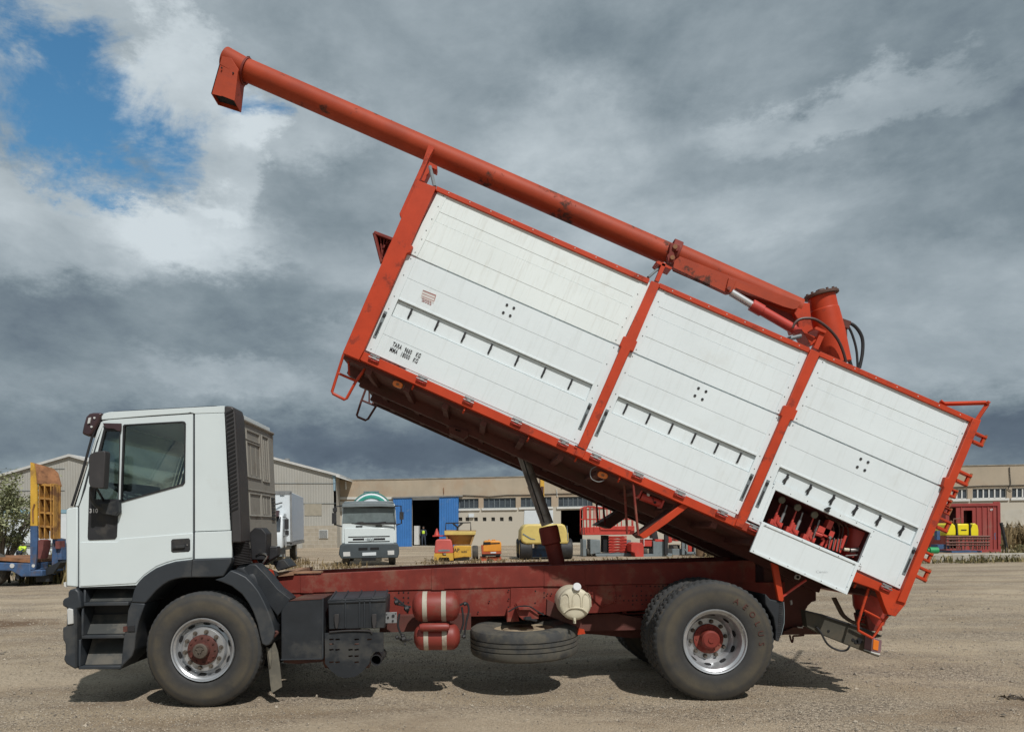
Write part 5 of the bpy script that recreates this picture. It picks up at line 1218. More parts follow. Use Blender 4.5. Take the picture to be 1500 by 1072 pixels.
ub = M().pr(C8([(330, 492), (860, 655), (1085, 742), (1083, 752), (1000, 768), (980, 905), (1062, 940), (1058, 952), (960, 915), (480, 725), (350, 655)]), .20, .30); UB_ = pt(ub, 'underrun_arm', mat('dirty_olive_steel', (.055, .050, .036), .7, var=.3, dirt=((.12, .09, .06), .5, 3, .5)), bevel=.004)
q = M().pr(C8([(332, 490), (500, 530), (860, 648), (1085, 740), (1080, 746), (855, 664), (495, 546), (340, 505)]), .18, .20); pt(q, 'arm_flange', mBLACK2, UB_)
q = M()
for x, y, r in ((862, 790, .03), (560, 695, .012), (830, 800, .02), (800, 780, .015)): p = P(*C8(x, y), .20); q.cyl(p, p - Vector((0, .006, 0)), r, n=14)
pt(q, 'arm_hole', mDARK, UB_)
q = M().pr(C8([(990, 765), (1005, 758), (1080, 785), (1086, 800), (1074, 905), (1062, 912), (985, 895), (980, 880)]), .03, .16); TL_ = pt(q, 'tail_lamp', mat('lamp_surround', (.22, .12, .13), .5, var=.2), bevel=.005)
q = M().pr(C8([(1004, 775), (1058, 795), (1048, 890), (995, 875)]), .022, .035); pt(q, 'amber_tail_lens', mAMBER, TL_, bevel=.003)
q = M().pr(C8([(978, 895), (1068, 918), (1066, 930), (978, 905)]), .03, .16); pt(q, 'lamp_bracket', mWINF, TL_)
q = M()
for dx in (0, 14, 26): q.tube(curve(tr(C8([(600 + dx, 370), (640 + dx, 450), (690 + dx, 540), (770 + dx, 600), (870, 640 - dx)]), .4 + dx * .003), 6), .012, 8)
q.tube(curve(tr(C8([(775, 605), (850, 600), (900, 575), (950, 580)]), .4), 5), .010, 8); q.tube(curve(tr(C8([(800, 620), (880, 625), (950, 640)]), .4), 5), .010, 8)
pt(q, 'tail_hose', mat('dusty_hose', (.10, .065, .04), .6, var=.3), RU)
q = M().tube(curve(tr(C8([(440, 655), (490, 720), (540, 810), (600, 860), (680, 888), (740, 880), (768, 842)]), .19), 6), .010, 8); pt(q, 'dangling_cable', mBLACK2, UB_)
fn = M(); fn.lathe([(.17, 0), (.17, .16), (.10, .36), (.08, .37)], P(*C8(975, 280), .45), Vector((.05, 0, -1)), 28)
FN = pt(fn, 'discharge_hopper', mREDM, ang=40)
q = M().pr(C8([(930, 540), (1060, 560), (1090, 560), (1092, 692), (960, 700)]), .35, .60); pt(q, 'hopper_outlet', mOX, FN, bevel=.005)
q = M().tube(tr(C8([(840, 520), (900, 520)]), .4), .035, 12); q.tube(tr(C8([(900, 520), (1130, 520)]), .4), .015, 8); q.box(P(*C8(1100, 520), .38), (.1, .08, .05)); pt(q, 'gate_lever', mBLACK2, FN)
q = M().tube(tr(C8([(955, 275), (905, 430), (850, 615), (852, 690), (990, 765), (1035, 705), (1100, 600), (1142, 548)]), .04), .013, 8); q.tube(tr(C8([(908, 492), (1098, 590)]), .04), .011, 8); pt(q, 'access_ladder', mRED)
q = M().pr(C8([(960, 690), (1060, 735), (1085, 738), (1085, 745), (960, 712)]), .22, .26); pt(q, 'grey_trim', mGREY, UB_)
# ------------------------------------------------------------------ background
# concrete warehouse: front plane through two points
WA = PD(500, 770, 64.4); WB = PD(1500, 770, 56.8)
wx = Vector((WB.x - WA.x, WB.y - WA.y, 0)).normalized(); wn = Vector((-wx.y, wx.x, 0))
camp = Vector((0, CY, H))
def W(u, v, off=0.0):
    d = P(u, v, 1000) - camp; o = WA + wn * off
    t = (o - camp).dot(wn) / d.dot(wn); return camp + d * t
def wpr(mb, px, o0, o1, holes=()):
    # shape measured on the wall face, pushed along the wall normal
    return mb.ext([W(u, v) + wn * o0 for u, v in px], wn * (o1 - o0), [[W(u, v) + wn * o0 for u, v in h] for h in holes])
def gz(p, z=0.0): return Vector((p.x, p.y, z))
WH = thing('concrete_warehouse', 'long low tan rendered warehouse with blue sliding doors and strip windows across the background', 'warehouse', gz(W(1000, 780)))
bottom = lambda u: W(u, 0)
wins = []
def rc(a, b): return [(a[0], a[1]), (b[0], a[1]), (b[0], b[1]), (a[0], b[1])]
winpx = [A6([(478, 281), (672, 276), (672, 358), (478, 362)]), A6([(712, 275), (975, 270), (975, 354), (712, 357)]), A6([(1015, 269), (1265, 263), (1265, 345), (1015, 350)]), A6([(1322, 264), (1600, 259), (1600, 341), (1322, 346)]),
         A7([(528, 183), (700, 180), (700, 236), (528, 240)])]
winpx += [[(1395, 716), (1417.3, 715.7), (1417.3, 730.7), (1395, 731)], [(1424.7, 715.2), (1474.7, 714.3), (1474.7, 729.4), (1424.7, 730.4)], [(1482.4, 714.2), (1532, 713.3), (1532, 728.5), (1482.4, 729.4)], [(1000, 726), (1045, 725), (1045, 740), (1000, 741)], [(1540, 713), (1590, 712), (1590, 727.5), (1540, 728.3)]]
door_h = A6([(128, 288), (362, 285), (362, 662), (128, 662)]); d2 = A7([(322, 265), (447, 262), (447, 452), (322, 452)])
vents = [A6(rc((x, 430), (x + 30, 461))) for x in (510, 566, 636, 706, 776, 846)] ; vents.append(A6([(916, 461), (916, 432), (922, 424), (932, 421), (942, 424), (947, 432), (947, 461)]))
u0, u1 = 493.7, 1790
topl = [(493.7, 703.6), (580, 702.3), (760, 698.5), (850, 696.4), (1100, 690.5), (1400, 682.8), (1500, 681), (1790, 675)]
zb = -.3
wm = M()
outer = [W(u, v) for u, v in topl]; outer += [gz(outer[-1], zb), gz(outer[0], zb)]
wm.ext(outer, wn * .3, [[W(u, v) for u, v in h] for h in winpx + [door_h, d2] + vents])
WALL = wm.build('front_wall', mWALLT, WH)
bk_ = M(); a, b = gz(W(493.7, 700), zb), gz(W(1790, 700), zb)
top_z = 5.5
bk_.ext([a + wn * 14, b + wn * 14, b + wn * 14 + Vector((0, 0, 6)), a + wn * 14 + Vector((0, 0, 5.6))], wn * .3)
bk_.ext([W(493.7, 706) + wn * .3, W(1790, 679) + wn * .3, W(1790, 679) + wn * 14, W(493.7, 706) + wn * 14], (0, 0, .12))
bk_.ext([a + wn * .3, gz(W(493.7, 706), 5.2) + wn * .3, gz(W(493.7, 706), 5.2) + wn * 14, a + wn * 14], wx * .2)
bk_.ext([b + wn * .3, gz(W(1790, 706), 5.2) + wn * .3, gz(W(1790, 706), 5.2) + wn * 14, b + wn * 14], wx * .2)
bk_.build('roof_and_back', mINT, WH)
cp = M()
for i in range(len(topl) - 1):
    p, q = W(*topl[i]), W(*topl[i + 1]); cp.ext([p - wn * .05, q - wn * .05, q - wn * .05 + Vector((0, 0, .07)), p - wn * .05 + Vector((0, 0, .07))], wn * .4)
cp.build('parapet', mat('stained_parapet', (.28, .25, .20), .9, var=.3, vs=1.5), WALL)
for i, h in enumerate(winpx):
    w_ = M(); n = 6 if i < 4 else 7
    hh = [W(u, v) for u, v in h]; lite = i >= 5
    wd_ = (hh[1] - hh[0]).length; n = max(3, int(round(wd_ / .42)))
    fm = M(); t_ = .045 if lite else .025
    for k in range(n + 1):
        p = hh[0].lerp(hh[1], k / n); q = hh[3].lerp(hh[2], k / n); c = (p + q) / 2
        fm.ext([p - wx * t_ + wn * .08, p + wx * t_ + wn * .08, q + wx * t_ + wn * .08, q - wx * t_ + wn * .08], wn * .06)
    for s, t in ((0, 1), (3, 2)):
        p, q = hh[s], hh[t]; up = Vector((0, 0, -.06 if s == 0 else .06)); fm.ext([p + wn * .08, q + wn * .08, q + up + wn * .08, p + up + wn * .08], wn * .06)
    FMo = fm.build('window', mWINF if lite else mGREYM, WH)
    pn = M().ext([p + wn * .15 for p in hh], wn * .02); pn.build('pane', mPANE, FMo)
    sl_ = M(); p, q = hh[3] - wx * .12, hh[2] + wx * .12; sl_.ext([p, q, q - Vector((0, 0, .16)), p - Vector((0, 0, .16))], wn * -.12); sl_.build('sill', mWINF, FMo)
vm = M()
for h in vents: vm.ext([W(u, v) + wn * .2 for u, v in h], wn * .02)
vm.build('vent_opening', mINT, WALL)
for px, nm in ((A5([(1055, 387), (1206, 384), (1206, 792), (1055, 792)]), 0), (A6([(358, 268), (511, 265), (511, 664), (358, 664)]), 1)):
    m = M(); wpr(m, px, -.16, -.08)
    for k in range(9):
        t = k / 8; a = (px[0][0] + (px[1][0] - px[0][0]) * t, px[0][1]); b = (px[3][0] + (px[2][0] - px[3][0]) * t, px[3][1])
        wpr(m, [(a[0] - .25, a[1]), (a[0] + .25, a[1]), (b[0] + .25, b[1]), (b[0] - .25, b[1])], -.20, -.16)
    m.build('sliding_door', mBLUE, WH)
m = M(); wpr(m, A6([(-30, 266), (545, 252), (545, 262), (-30, 276)]), -.25, -.02); m.build('door_track', mGREY, WH)
m = M(); wpr(m, A6([(134, 272), (358, 268), (358, 286), (134, 290)]), -.04, 0); wpr(m, A7([(112, 265), (277, 264), (277, 346), (108, 346)]), -.05, 0); wpr(m, A6([(594, 400), (636, 400), (636, 430), (594, 430)]), -.2, 0); m.build('white_panel', mWPAINT, WH)
m = M(); wpr(m, [(1330, 748), (1790, 742), (1790, 774), (1330, 778)], -.02, 0); m.build('painted_band', mat('pale_band', (.50, .47, .40), .85, var=.12, vs=.6, dirt=((.36, .30, .22), .5, .5, .5)), WH)
m = M()
def wtube(pts, r, off=-.06): m.tube([W(u, v) + wn * off for u, v in pts], r, 6)
wtube(curve_px := [A6(545, 252), A6(650, 256), A6(760, 262), A6(900, 250), A6(1100, 248), A6(1300, 240), A6(1500, 236)], .03)
wtube([(1330, 716), (1400, 713.5), (1440, 711.5), (1475, 711), (1560, 709)], .03); wtube([(1478, 684), (1479, 700), (1480, 708), (1476, 716), (1481, 719)], .03)
m.build('wall_cable', mBLACK2, WALL)
m = M(); wtube([A6(1345, 95), A6(1350, 195)], .05); wtube([A5(658, 255), A5(660, 320)], .07); wtube([A6(1308, 200), A6(1312, 262)], .03); m.build('downpipe', mWINF, WH)
m = M(); wtube([A6(388, 190), A6(390, 240)], .03); m.build('roof_stub', mRUST, WH)
m = M(); wpr(m, A5([(585, 383), (1060, 383), (1060, 400), (585, 402)]), -.08, 0); wpr(m, A5([(598, 420), (640, 420), (640, 500), (598, 500)]), -.05, 0) ; m.build('lintel', mWINF, WH)
m = M(); wpr(m, A6([(135, 500), (172, 500), (172, 655), (135, 655)]), .6, 1.2); m.build('stacked_white_sacks', mWINF, WH)
# metal sheds
def shed(name, label, pk, le, re, base_l, D, cat='shed', stone=None, win=None):
    T_ = thing(name, label, cat, gz(PD(pk[0], 780, D)))
    Y = D + CY
    f = [P(*pk, Y), P(*re, Y)]; f += [gz(f[1], -.3), gz(P(*le, Y), -.3), P(*le, Y)]
    w_ = M().ext(f, (0, .3, 0)); WL = w_.build('gable_wall', mCORR, T_)
    r_ = M(); 
    for a, b in ((pk, re), (pk, le)):
        p, q = P(*a, Y), P(*b, Y); ov = (q - p).normalized() * .4
        r_.ext([p + Vector((0, -.25, .02)), q + ov + Vector((0, -.25, .02)), q + ov + Vector((0, -.25, .22)), p + Vector((0, -.25, .22))], (0, 25, 0))
    r_.build('roof', mat('roof_sheet', (.50, .50, .48), .6, var=.08) if 'roof_sheet' not in bpy.data.materials else bpy.data.materials['roof_sheet'], T_)
    s_ = M(); p = P(*re, Y); s_.ext([gz(p, -.3), p, p + Vector((-.01, 25, 0)), gz(p, -.3) + Vector((-.01, 25, 0))], (-.2, 0, 0)); s_.build('side_wall', mCORR, T_)
    j = M()
    return T_, WL, Y
SA, SAW, YA = shed('metal_shed', 'pale metal gable shed at the far left, its peak above the rusty ramp', (103, 669), (-45, 712), (233, 706), 0, 62)
for yy in (724 - 6, 704):
    pass
SBB, SBW, YB_ = shed('metal_shed', 'beige corrugated gable shed right of the cab with stone block base', (362, 663), (233, 706), (492, 697), 0, 62.5)
m = M().pr(A5([(300, 621), (585, 616), (587, 800), (587, 830), (300, 830)]), YB_ - .06, YB_ - .01); m.build('stone_base', mBLOCK, SBB)
m = M().pr(A5([(436, 652), (510, 652), (510, 724), (436, 724)]), YB_ - .12, YB_ - .06); WN_ = m.build('window', mWINF, SBB)
m = M().pr(A5([(440, 656), (506, 656), (506, 720), (440, 720)]), YB_ - .14, YB_ - .121); m.build('pane', mPANE, WN_)
m = M()
for k in range(9): x = 444 + k * 7.3; m.pr(A5([(x, 656), (x + 2, 656), (x + 2, 720), (x, 720)]), YB_ - .2, YB_ - .16)
m.build('window_bars', mWINF, WN_)
m = M().pr(A5([(538, 206), (572, 206), (572, 330), (556, 330), (552, 225)]), YB_ - .05, YB_ - .01); m.build('blue_corner_trim', mat('faded_blue_trim', (.22, .32, .38), .6, var=.1), SBB)
m = M()
for y in (268, 434): m.pr(A5([(20, y), (575, y), (575, y + 3), (20, y + 3)]), YB_ - .05, YB_ - .01)
m.build('sheet_joint', mGREYM, SBB)
m = M().pr(A5([(318, 434), (458, 434), (458, 535), (318, 535)]), YB_ - .04, YB_ - .01); m.build('repair_patch', mat('brownish_sheet', (.31, .28, .22), .7, var=.1), SBB)
m = M().pr(A5([(575, 205), (680, 240), (680, 247), (575, 213)]), YB_ - .3, YB_ + 3); m.build('lean_to_roof', mWINF, SBB)
m = M()
for y in (130, 285): m.pr(A4([(0, y), (460, y - 3), (460, y), (0, y + 3)]), YA - .05, YA - .01)
m.build('sheet_joint', mGREYM, SAW)
m = M().cyl(P(*A5(172, 95), YB_ + 4), P(*A5(172, 65), YB_ + 4), .25, n=12); m.build('roof_ventilator', mGREY, SBB)

# kerb + apron right
kb_ = M(); Yk = 22.6
a, b = P(1340, 822, Yk), P(1600, 816, Yk)
kb_.box((P(1340, 818, Yk).x + 22, Yk + .3, .13), (44, .5, .34)); 
kb_.v = [v for v in kb_.v]
KO = kb_.build('kerb_wall', mCONC, None, bevel=.03); tag(KO, 'low pale concrete kerb wall in front of the red container', 'kerb')
# white reefer truck left-middle
def ori(loc, rz): return Matrix.Translation(loc) @ Matrix.Rotation(rz, 4, 'Z')
class LM(M):
    """builder in a local frame: x right, y away, z up"""
    def __init__(s, loc, rz=0): super().__init__(); s.m = ori(loc, rz)
    def build(s, *a, **k): s.v = [tuple(s.m @ Vector(p)) for p in s.v]; return super().build(*a, **k)
    def bx(s, x0, x1, y0, y1, z0, z1): return s.box(((x0 + x1) / 2, (y0 + y1) / 2, (z0 + z1) / 2), (x1 - x0, y1 - y0, z1 - z0))
    def px(s, pts, y0, y1): return s.ext([Vector((x, y0, z)) for x, z in pts], (0, y1 - y0, 0))
    def py(s, pts, x0, x1): return s.ext([Vector((x0, y, z)) for y, z in pts], (x1 - x0, 0, 0))
def tyre_obj(loc, rz, x, y, r, w, parent, name='wheel', rim=mRIM, m=mTYRE):
    t = LM(loc, rz); t.lathe([(r * .55, 0), (r * .9, -.005), (r, .05), (r, w - .05), (r * .9, w), (r * .55, w)], (x, y, r), (1, 0, 0), 24)
    o = t.build(name, m, parent, ang=30); q = LM(loc, rz); q.lathe([(0, .03), (r * .3, .03), (r * .56, .0), (r * .56, w), (r * .3, w - .03), (0, w - .03)], (x, y, r), (1, 0, 0), 16); q.build('rim', rim, o); return o
LOC = gz(PD(427, 780, 36)); RZ = R(7.5)
T_ = thing('box_truck', 'white refrigerated box truck half hidden behind the cab', 'truck', LOC)
m = LM(LOC, RZ); m.bx(-2.35, -.02, .03, 6.6, 1.0, 3.42); m.build('box_body', mWPAINT, T_, bevel=.04)
m = LM(LOC, RZ); m.bx(-.02, 0, .08, 6.55, 1.05, 3.38); m.build('box_side', mGREYBOX, T_)
m = LM(LOC, RZ); m.bx(-2.38, .03, .0, .06, 3.3, 3.46); m.bx(-.06, .03, 0, .06, 1.0, 3.4); m.bx(-2.3, .02, .1, 6.6, .85, 1.0); m.bx(-.5, -.3, -.05, .0, 3.28, 3.42); m.build('box_frame', mGREY, T_)
m = LM(LOC, RZ); m.py([(0, .75), (-1.75, .75), (-1.8, 1.35), (-1.6, 1.7), (-1.35, 2.3), (-.9, 2.42), (0, 2.42)], -2.2, -.22); m.build('cab', mWPAINT, T_, bevel=.08, seg=3)
m = LM(LOC, RZ); m.py([(-1.62, 1.52), (-1.76, 1.54), (-1.46, 2.2), (-1.38, 2.2)], -2.1, -.32); m.bx(-.23, -.20, -1.2, -.5, 1.5, 2.1); m.build('windscreen', mPANE, T_, bevel=.03)
m = LM(LOC, RZ); m.py([(-1.75, 2.2), (-1.55, 2.5), (-1.2, 2.5), (-1.2, 2.2)], -2.05, -.38); m.build('wind_visor', mVISOR, T_, bevel=.04)
m = LM(LOC, RZ); m.bx(-.12, .05, -1.75, -1.6, 1.62, 2.1); m.bx(-.10, .05, -1.75, -1.6, 1.35, 1.58); m.tube([(-.22, -1.5, 2.2), (-.03, -1.6, 2.15), (-.03, -1.6, 1.3), (-.22, -1.5, 1.3)], .02, 6); m.build('mirror', mBLACK2, T_)
m = LM(LOC, RZ); m.tube([(-1.0, -.1, 2.4), (-1.0, -.15, 2.75), (-.75, -.2, 2.8), (-.4, -.1, 2.9)], .03, 6); m.build('snorkel', mBLACK2, T_)
m = LM(LOC, RZ); m.bx(-2.15, -.25, -1.82, -.3, .4, .78); m.bx(-2, -.4, 0, 6.4, .6, .85); m.build('chassis', mGREYM, T_)
for y in (-1.2, 4.2): tyre_obj(LOC, RZ, -.50, y, .47, .3, T_); tyre_obj(LOC, RZ, -2.15, y, .47, .3, T_)
# tanker truck facing the camera
LOC = gz(PD(540, 780, 32.7)); RZ = R(6.5)
T_ = thing('tanker_truck', 'white tanker lorry with dark bumper facing the camera, green and white tank behind', 'truck', LOC)
k = 33.64
def f5(x, y):  # A5 px -> local x,z
    p = PD(*A5(x, y), 32.7); return (p.x - LOC.x, p.z)
m = LM(LOC, RZ); m.px([f5(622, 770), f5(625, 600), f5(632, 455), f5(650, 432), f5(1050, 428), f5(1066, 450), f5(1074, 600), f5(1077, 765)], 0.02, 1.9); CBt = m.build('cab', mWHITE, T_, bevel=.06, seg=3)
m = LM(LOC, RZ); m.px([f5(632, 598), f5(640, 470), f5(1058, 465), f5(1068, 598)], 0.0, .05); m.build('windscreen', mat('reflecting_windscreen', (.14, .17, .17), .08, var=.2), CBt)
m = LM(LOC); m.tube([Vector((f5(*q)[0], -.02, f5(*q)[1])) for q in ((628, 600), (636, 466), (1062, 462), (1072, 600))], .05, 6, True); m.tube([Vector((f5(*q)[0], -.04, f5(*q)[1])) for q in ((700, 596), (800, 590), (820, 600))], .02, 5); m.tube([Vector((f5(*q)[0], -.04, f5(*q)[1])) for q in ((880, 598), (990, 588))], .02, 5); m.build('windscreen_surround', mBLACK2, CBt)
m = LM(LOC, RZ); m.px([f5(630, 470), f5(634, 440), f5(780, 430), f5(920, 428), f5(1052, 436), f5(1060, 465), f5(940, 462), f5(780, 466)], -.22, .1); m.px([f5(636, 438), f5(655, 418), f5(1040, 414), f5(1056, 432)], -.1, .4); m.build('sun_visor', mGREYM, CBt, bevel=.02)
m = LM(LOC, RZ); m.px([f5(648, 640), f5(1054, 635), f5(1054, 765), f5(650, 770)], -.03, .02); GR = m.build('grille_panel', mWHITE, T_, bevel=.02)
m = LM(LOC, RZ); m.px([f5(680, 708), f5(1020, 702), f5(1020, 710), f5(680, 716)], -.04, -.02); m.px([f5(680, 750), f5(1020, 744), f5(1020, 752), f5(680, 758)], -.04, -.02); m.px([f5(718, 724), f5(810, 722), f5(810, 738), f5(718, 740)], -.04, -.02); m.px([f5(890, 722), f5(982, 720), f5(982, 736), f5(890, 738)], -.04, -.02)
m.px([f5(742, 620), f5(796, 619), f5(796, 629), f5(742, 630)], -.01, .05); m.px([f5(904, 616), f5(956, 615), f5(956, 626), f5(904, 627)], -.01, .05); m.build('grille_slot', mDARK, GR)
x, z = f5(852, 742); lettering('IVECO', LOC + Vector((x, -.045, z)), (1, 0, 0), (0, 0, 1), .15, mGREYM, GR, align='CENTER', bold=.003)
m = LM(LOC, RZ); m.px([f5(612, 792), f5(622, 770), f5(1080, 762), f5(1096, 790), f5(1098, 850), f5(1085, 885), f5(625, 890), f5(604, 855)], -.15, .5); BMP = m.build('bumper', mat('slate_bumper', (.055, .068, .075), .5, var=.15), T_, bevel=.04)
m = LM(LOC, RZ); m.px([f5(640, 835), f5(696, 832), f5(698, 868), f5(642, 870)], -.17, -.14); m.build('headlight', mLAMPW, BMP)
m = LM(LOC, RZ); m.px([f5(1002, 824), f5(1056, 822), f5(1056, 858), f5(1004, 860)], -.17, -.14); m.build('headlight', mLAMPW, BMP)
m = LM(LOC, RZ); m.px([f5(796, 840), f5(908, 836), f5(908, 862), f5(796, 866)], -.17, -.14); NP = m.build('number_plate', mWPAINT, BMP)
m = LM(LOC, RZ); m.px([f5(765, 800), f5(838, 798), f5(838, 818), f5(765, 820)], -.165, -.14); m.px([f5(860, 798), f5(932, 796), f5(932, 816), f5(860, 818)], -.165, -.14); m.px([f5(790, 882), f5(905, 880), f5(905, 905), f5(790, 907)], -.16, .3); m.build('bumper_slot', mDARK, BMP)
for k_, xs in enumerate((-1, 1)):
    m = LM(LOC, RZ)
    if k_ == 0:
        m.px([f5(550, 515), f5(584, 512), f5(586, 600), f5(550, 604)], -.25, -.1); m.px([f5(556, 475), f5(590, 472), f5(590, 505), f5(558, 508)], -.25, -.1); m.tube([Vector((*f5(625, 620),)).to_3d() for _ in ()] or [Vector((f5(628, 625)[0], 0, f5(628, 625)[1])), Vector((f5(570, 610)[0], -.18, f5(570, 610)[1])), Vector((f5(570, 465)[0], -.18, f5(570, 465)[1])), Vector((f5(632, 455)[0], 0, f5(632, 455)[1]))], .03, 6)
    else:
        m.px([f5(1100, 505), f5(1134, 505), f5(1134, 568), f5(1100, 568)], -.25, -.1); m.tube([Vector((f5(1062, 455)[0], 0, f5(1062, 455)[1])), Vector((f5(1112, 455)[0], -.18, f5(1112, 455)[1])), Vector((f5(1116, 600)[0], -.18, f5(1116, 600)[1])), Vector((f5(1074, 612)[0], 0, f5(1074, 612)[1]))], .03, 6)
    m.build('mirror', mBLACK2, T_)
m = LM(LOC, RZ); c0 = f5(862, 508); r_ = (f5(862, 335)[1] - f5(862, 500)[1]) * 1.14; m.lathe([(0, 0), (r_ * .75, .05), (r_ * .9, .2), (r_, .45), (r_, 6.5), (0, 6.8)], (c0[0], 2.3, c0[1]), (0, 1, 0), 40); TKK = m.build('tank', mWPAINT, T_, ang=40)
m = LM(LOC, RZ); m.lathe([(r_ * .97, .3), (r_ + .02, .45), (r_ + .02, .75), (r_, .8)], (c0[0], 2.3, c0[1]), (0, 1, 0), 40); m.lathe([(r_ * .70, .035), (r_ * .76, .03), (r_ * .86, .13), (r_ * .80, .10)], (c0[0], 2.28, c0[1]), (0, 1, 0), 40); m.build('green_band', mGREEN, TKK, ang=40)
m = LM(LOC, RZ); xx, zz = f5(792, 330); x2, z2 = f5(925, 310); m.tube([(xx, 3, zz), (xx, 3, z2), (x2, 3, z2), (x2, 3, zz - .05)], .03, 6); m.tube([(xx, 4, zz), (xx, 4, z2), (x2, 4, z2), (x2, 4, zz - .05)], .03, 6); m.bx(-1.2 + .9, .2, 2.0, 2.25, c0[1], c0[1] + .3); m.build('tank_rail', mGREYM, T_)
for x in (-1.16, .86):
    for y in (.6, 5.0): tyre_obj(LOC, RZ, x, y, .52, .30, T_)
# dumper, compressor, mini loader
LOC = gz(PD(676, 780, 36)); 
def f6(x, y, D=36.0):
    p = PD(*A6(x, y), D); return (p.x - LOC.x, p.z)
T_ = thing('site_dumper', 'yellow site dumper with raised skip and roll bar beside the red compressor', 'dumper', LOC)
m = LM(LOC); m.ext([Vector((f6(*q)[0], y, f6(*q)[1])) for q, y in (((392, 550), .1), ((648, 552), .1), ((612, 655), .45), ((420, 655), .45))], (0, .04, 0))
m.ext([Vector((*(),)).to_3d() for _ in ()] or [Vector((f6(392, 550)[0], .1, f6(392, 550)[1])), Vector((f6(648, 552)[0], .1, f6(648, 552)[1])), Vector((f6(655, 545)[0], 1.6, f6(655, 545)[1])), Vector((f6(390, 543)[0], 1.6, f6(390, 543)[1]))], (0, 0, .05))
m.px([f6(392, 548), f6(405, 548), f6(440, 655), f6(425, 655)], .1, 1.5); m.px([f6(635, 550), f6(650, 552), f6(614, 655), f6(600, 655)], .1, 1.5); m.build('skip', mat('brown_yellow_skip', (.34, .20, .07), .6, var=.2, dirt=((.2, .12, .06), .6, 2, .5)), T_)
m = LM(LOC); m.px([f6(392, 543), f6(650, 545), f6(648, 573), f6(395, 575)], .02, .1); m.build('skip_rim', mYEL2, T_, bevel=.02)
m = LM(LOC); m.px([f6(470, 660), f6(612, 660), f6(614, 755), f6(560, 752), f6(470, 765)], .0, 1.2); BD_ = m.build('body', mYEL, T_, bevel=.03)
x, z = f6(472, 712); lettering('AP', LOC + Vector((x, -.006, z)), (1, 0, .0), (0, 0, 1), .25, mTEXT, BD_, bold=.004, xs=.9); x, z = f6(532, 718); lettering('ausa', LOC + Vector((x, -.006, z)), (1, 0, 0), (0, 0, 1), .19, mTEXT, BD_, bold=.002, xs=.8)
m = LM(LOC); P3 = lambda x, y, yy: Vector((f6(x, y)[0], yy, f6(x, y)[1])); m.tube([P3(398, 545, .9), P3(400, 478, .9), P3(607, 472, .9), P3(610, 545, .9)], .03, 6); m.tube([P3(460, 478, .9), P3(498, 512, .9), P3(540, 475, .9)], .05, 6); m.tube([P3(498, 512, .9), P3(498, 540, .9)], .05, 6); m.build('roll_bar', mBLACK2, T_)
m = LM(LOC); m.px([f6(480, 755), f6(600, 755), f6(600, 785), f6(480, 785)], .3, 1.2); m.build('undercarriage', mGREYM, T_)
tyre_obj(LOC, 0, f6(622, 700)[0], .5, .36, .28, T_); tyre_obj(LOC, 0, f6(475, 700)[0], .9, .34, .26, T_)
LOC = gz(PD(651, 780, 35.6))
T_ = thing('compressor', 'small faded red engine cover machine on yellow frame left of the dumper', 'machine', LOC)
def f6b(x, y): p = PD(*A6(x, y), 35.6); return (p.x - LOC.x, p.z)
m = LM(LOC); m.px([f6b(312, 705), f6b(322, 620), f6b(336, 610), f6b(438, 608), f6b(450, 620), f6b(466, 705), f6b(464, 722), f6b(314, 724)], 0, 1.5); m.build('hood', mat('faded_red_hood', (.52, .10, .085), .5, var=.1), T_, bevel=.05, seg=3)
m = LM(LOC); m.px([f6b(312, 722), f6b(378, 724), f6b(378, 742), f6b(408, 742), f6b(408, 722), f6b(466, 720), f6b(468, 778), f6b(440, 782), f6b(430, 757), f6b(352, 757), f6b(345, 780), f6b(308, 778)], -.05, 1.4); m.build('frame', mYEL, T_)
m = LM(LOC); m.px([f6b(345, 695), f6b(380, 690), f6b(438, 693), f6b(438, 706), f6b(345, 708)], -.012, .0); m.build('dark_label', mGREYM, T_)
m = LM(LOC); m.px([f6b(350, 762), f6b(430, 762), f6b(425, 778), f6b(355, 778)], .1, 1.2); m.build('underbody', mDARK, T_)
tyre_obj(LOC, 0, f6b(320, 700)[0], .9, .3, .2, T_); tyre_obj(LOC, 0, f6b(440, 700)[0], .9, .3, .2, T_)
co_ = LM(LOC); x, z = f6b(325, 578); co_.lathe([(.14, 0), (.03, .32), (0, .33)], (x, 1.0, z), (0, 0, 1), 16); co_.bx(x - .2, x + .6, .8, 1.2, z - .06, z); co_.build('orange_cone', mREDM, T_)
m = LM(LOC); m.cyl((f6b(420, 740)[0] + .62, .3, f6b(420, 740)[1]), (f6b(420, 740)[0] + .62, .31, f6b(420, 740)[1]), .02); 
LOC = gz(PD(719, 780, 35.6))
T_ = thing('mini_loader', 'little orange yellow machine with black grille band, standing alone right of the dumper', 'machine', LOC)
def f6c(x, y): p = PD(*A6(x, y), 35.6); return (p.x - LOC.x, p.z)
m = LM(LOC); m.px([f6c(697, 712), f6c(697, 662), f6c(712, 658), f6c(716, 628), f6c(735, 620), f6c(845, 622), f6c(858, 640), f6c(858, 708)], 0, 1.4); m.build('hood', mORY, T_, bevel=.04, seg=3)
m = LM(LOC); m.px([f6c(712, 632), f6c(770, 630), f6c(770, 652), f6c(712, 655)], -.01, .0); m.px([f6c(740, 640), f6c(845, 636), f6c(845, 645), f6c(740, 650)], -.012, .0); m.px([f6c(702, 728), f6c(852, 726), f6c(850, 742), f6c(704, 744)], .0, 1.2); m.build('grille', mDARK, T_)
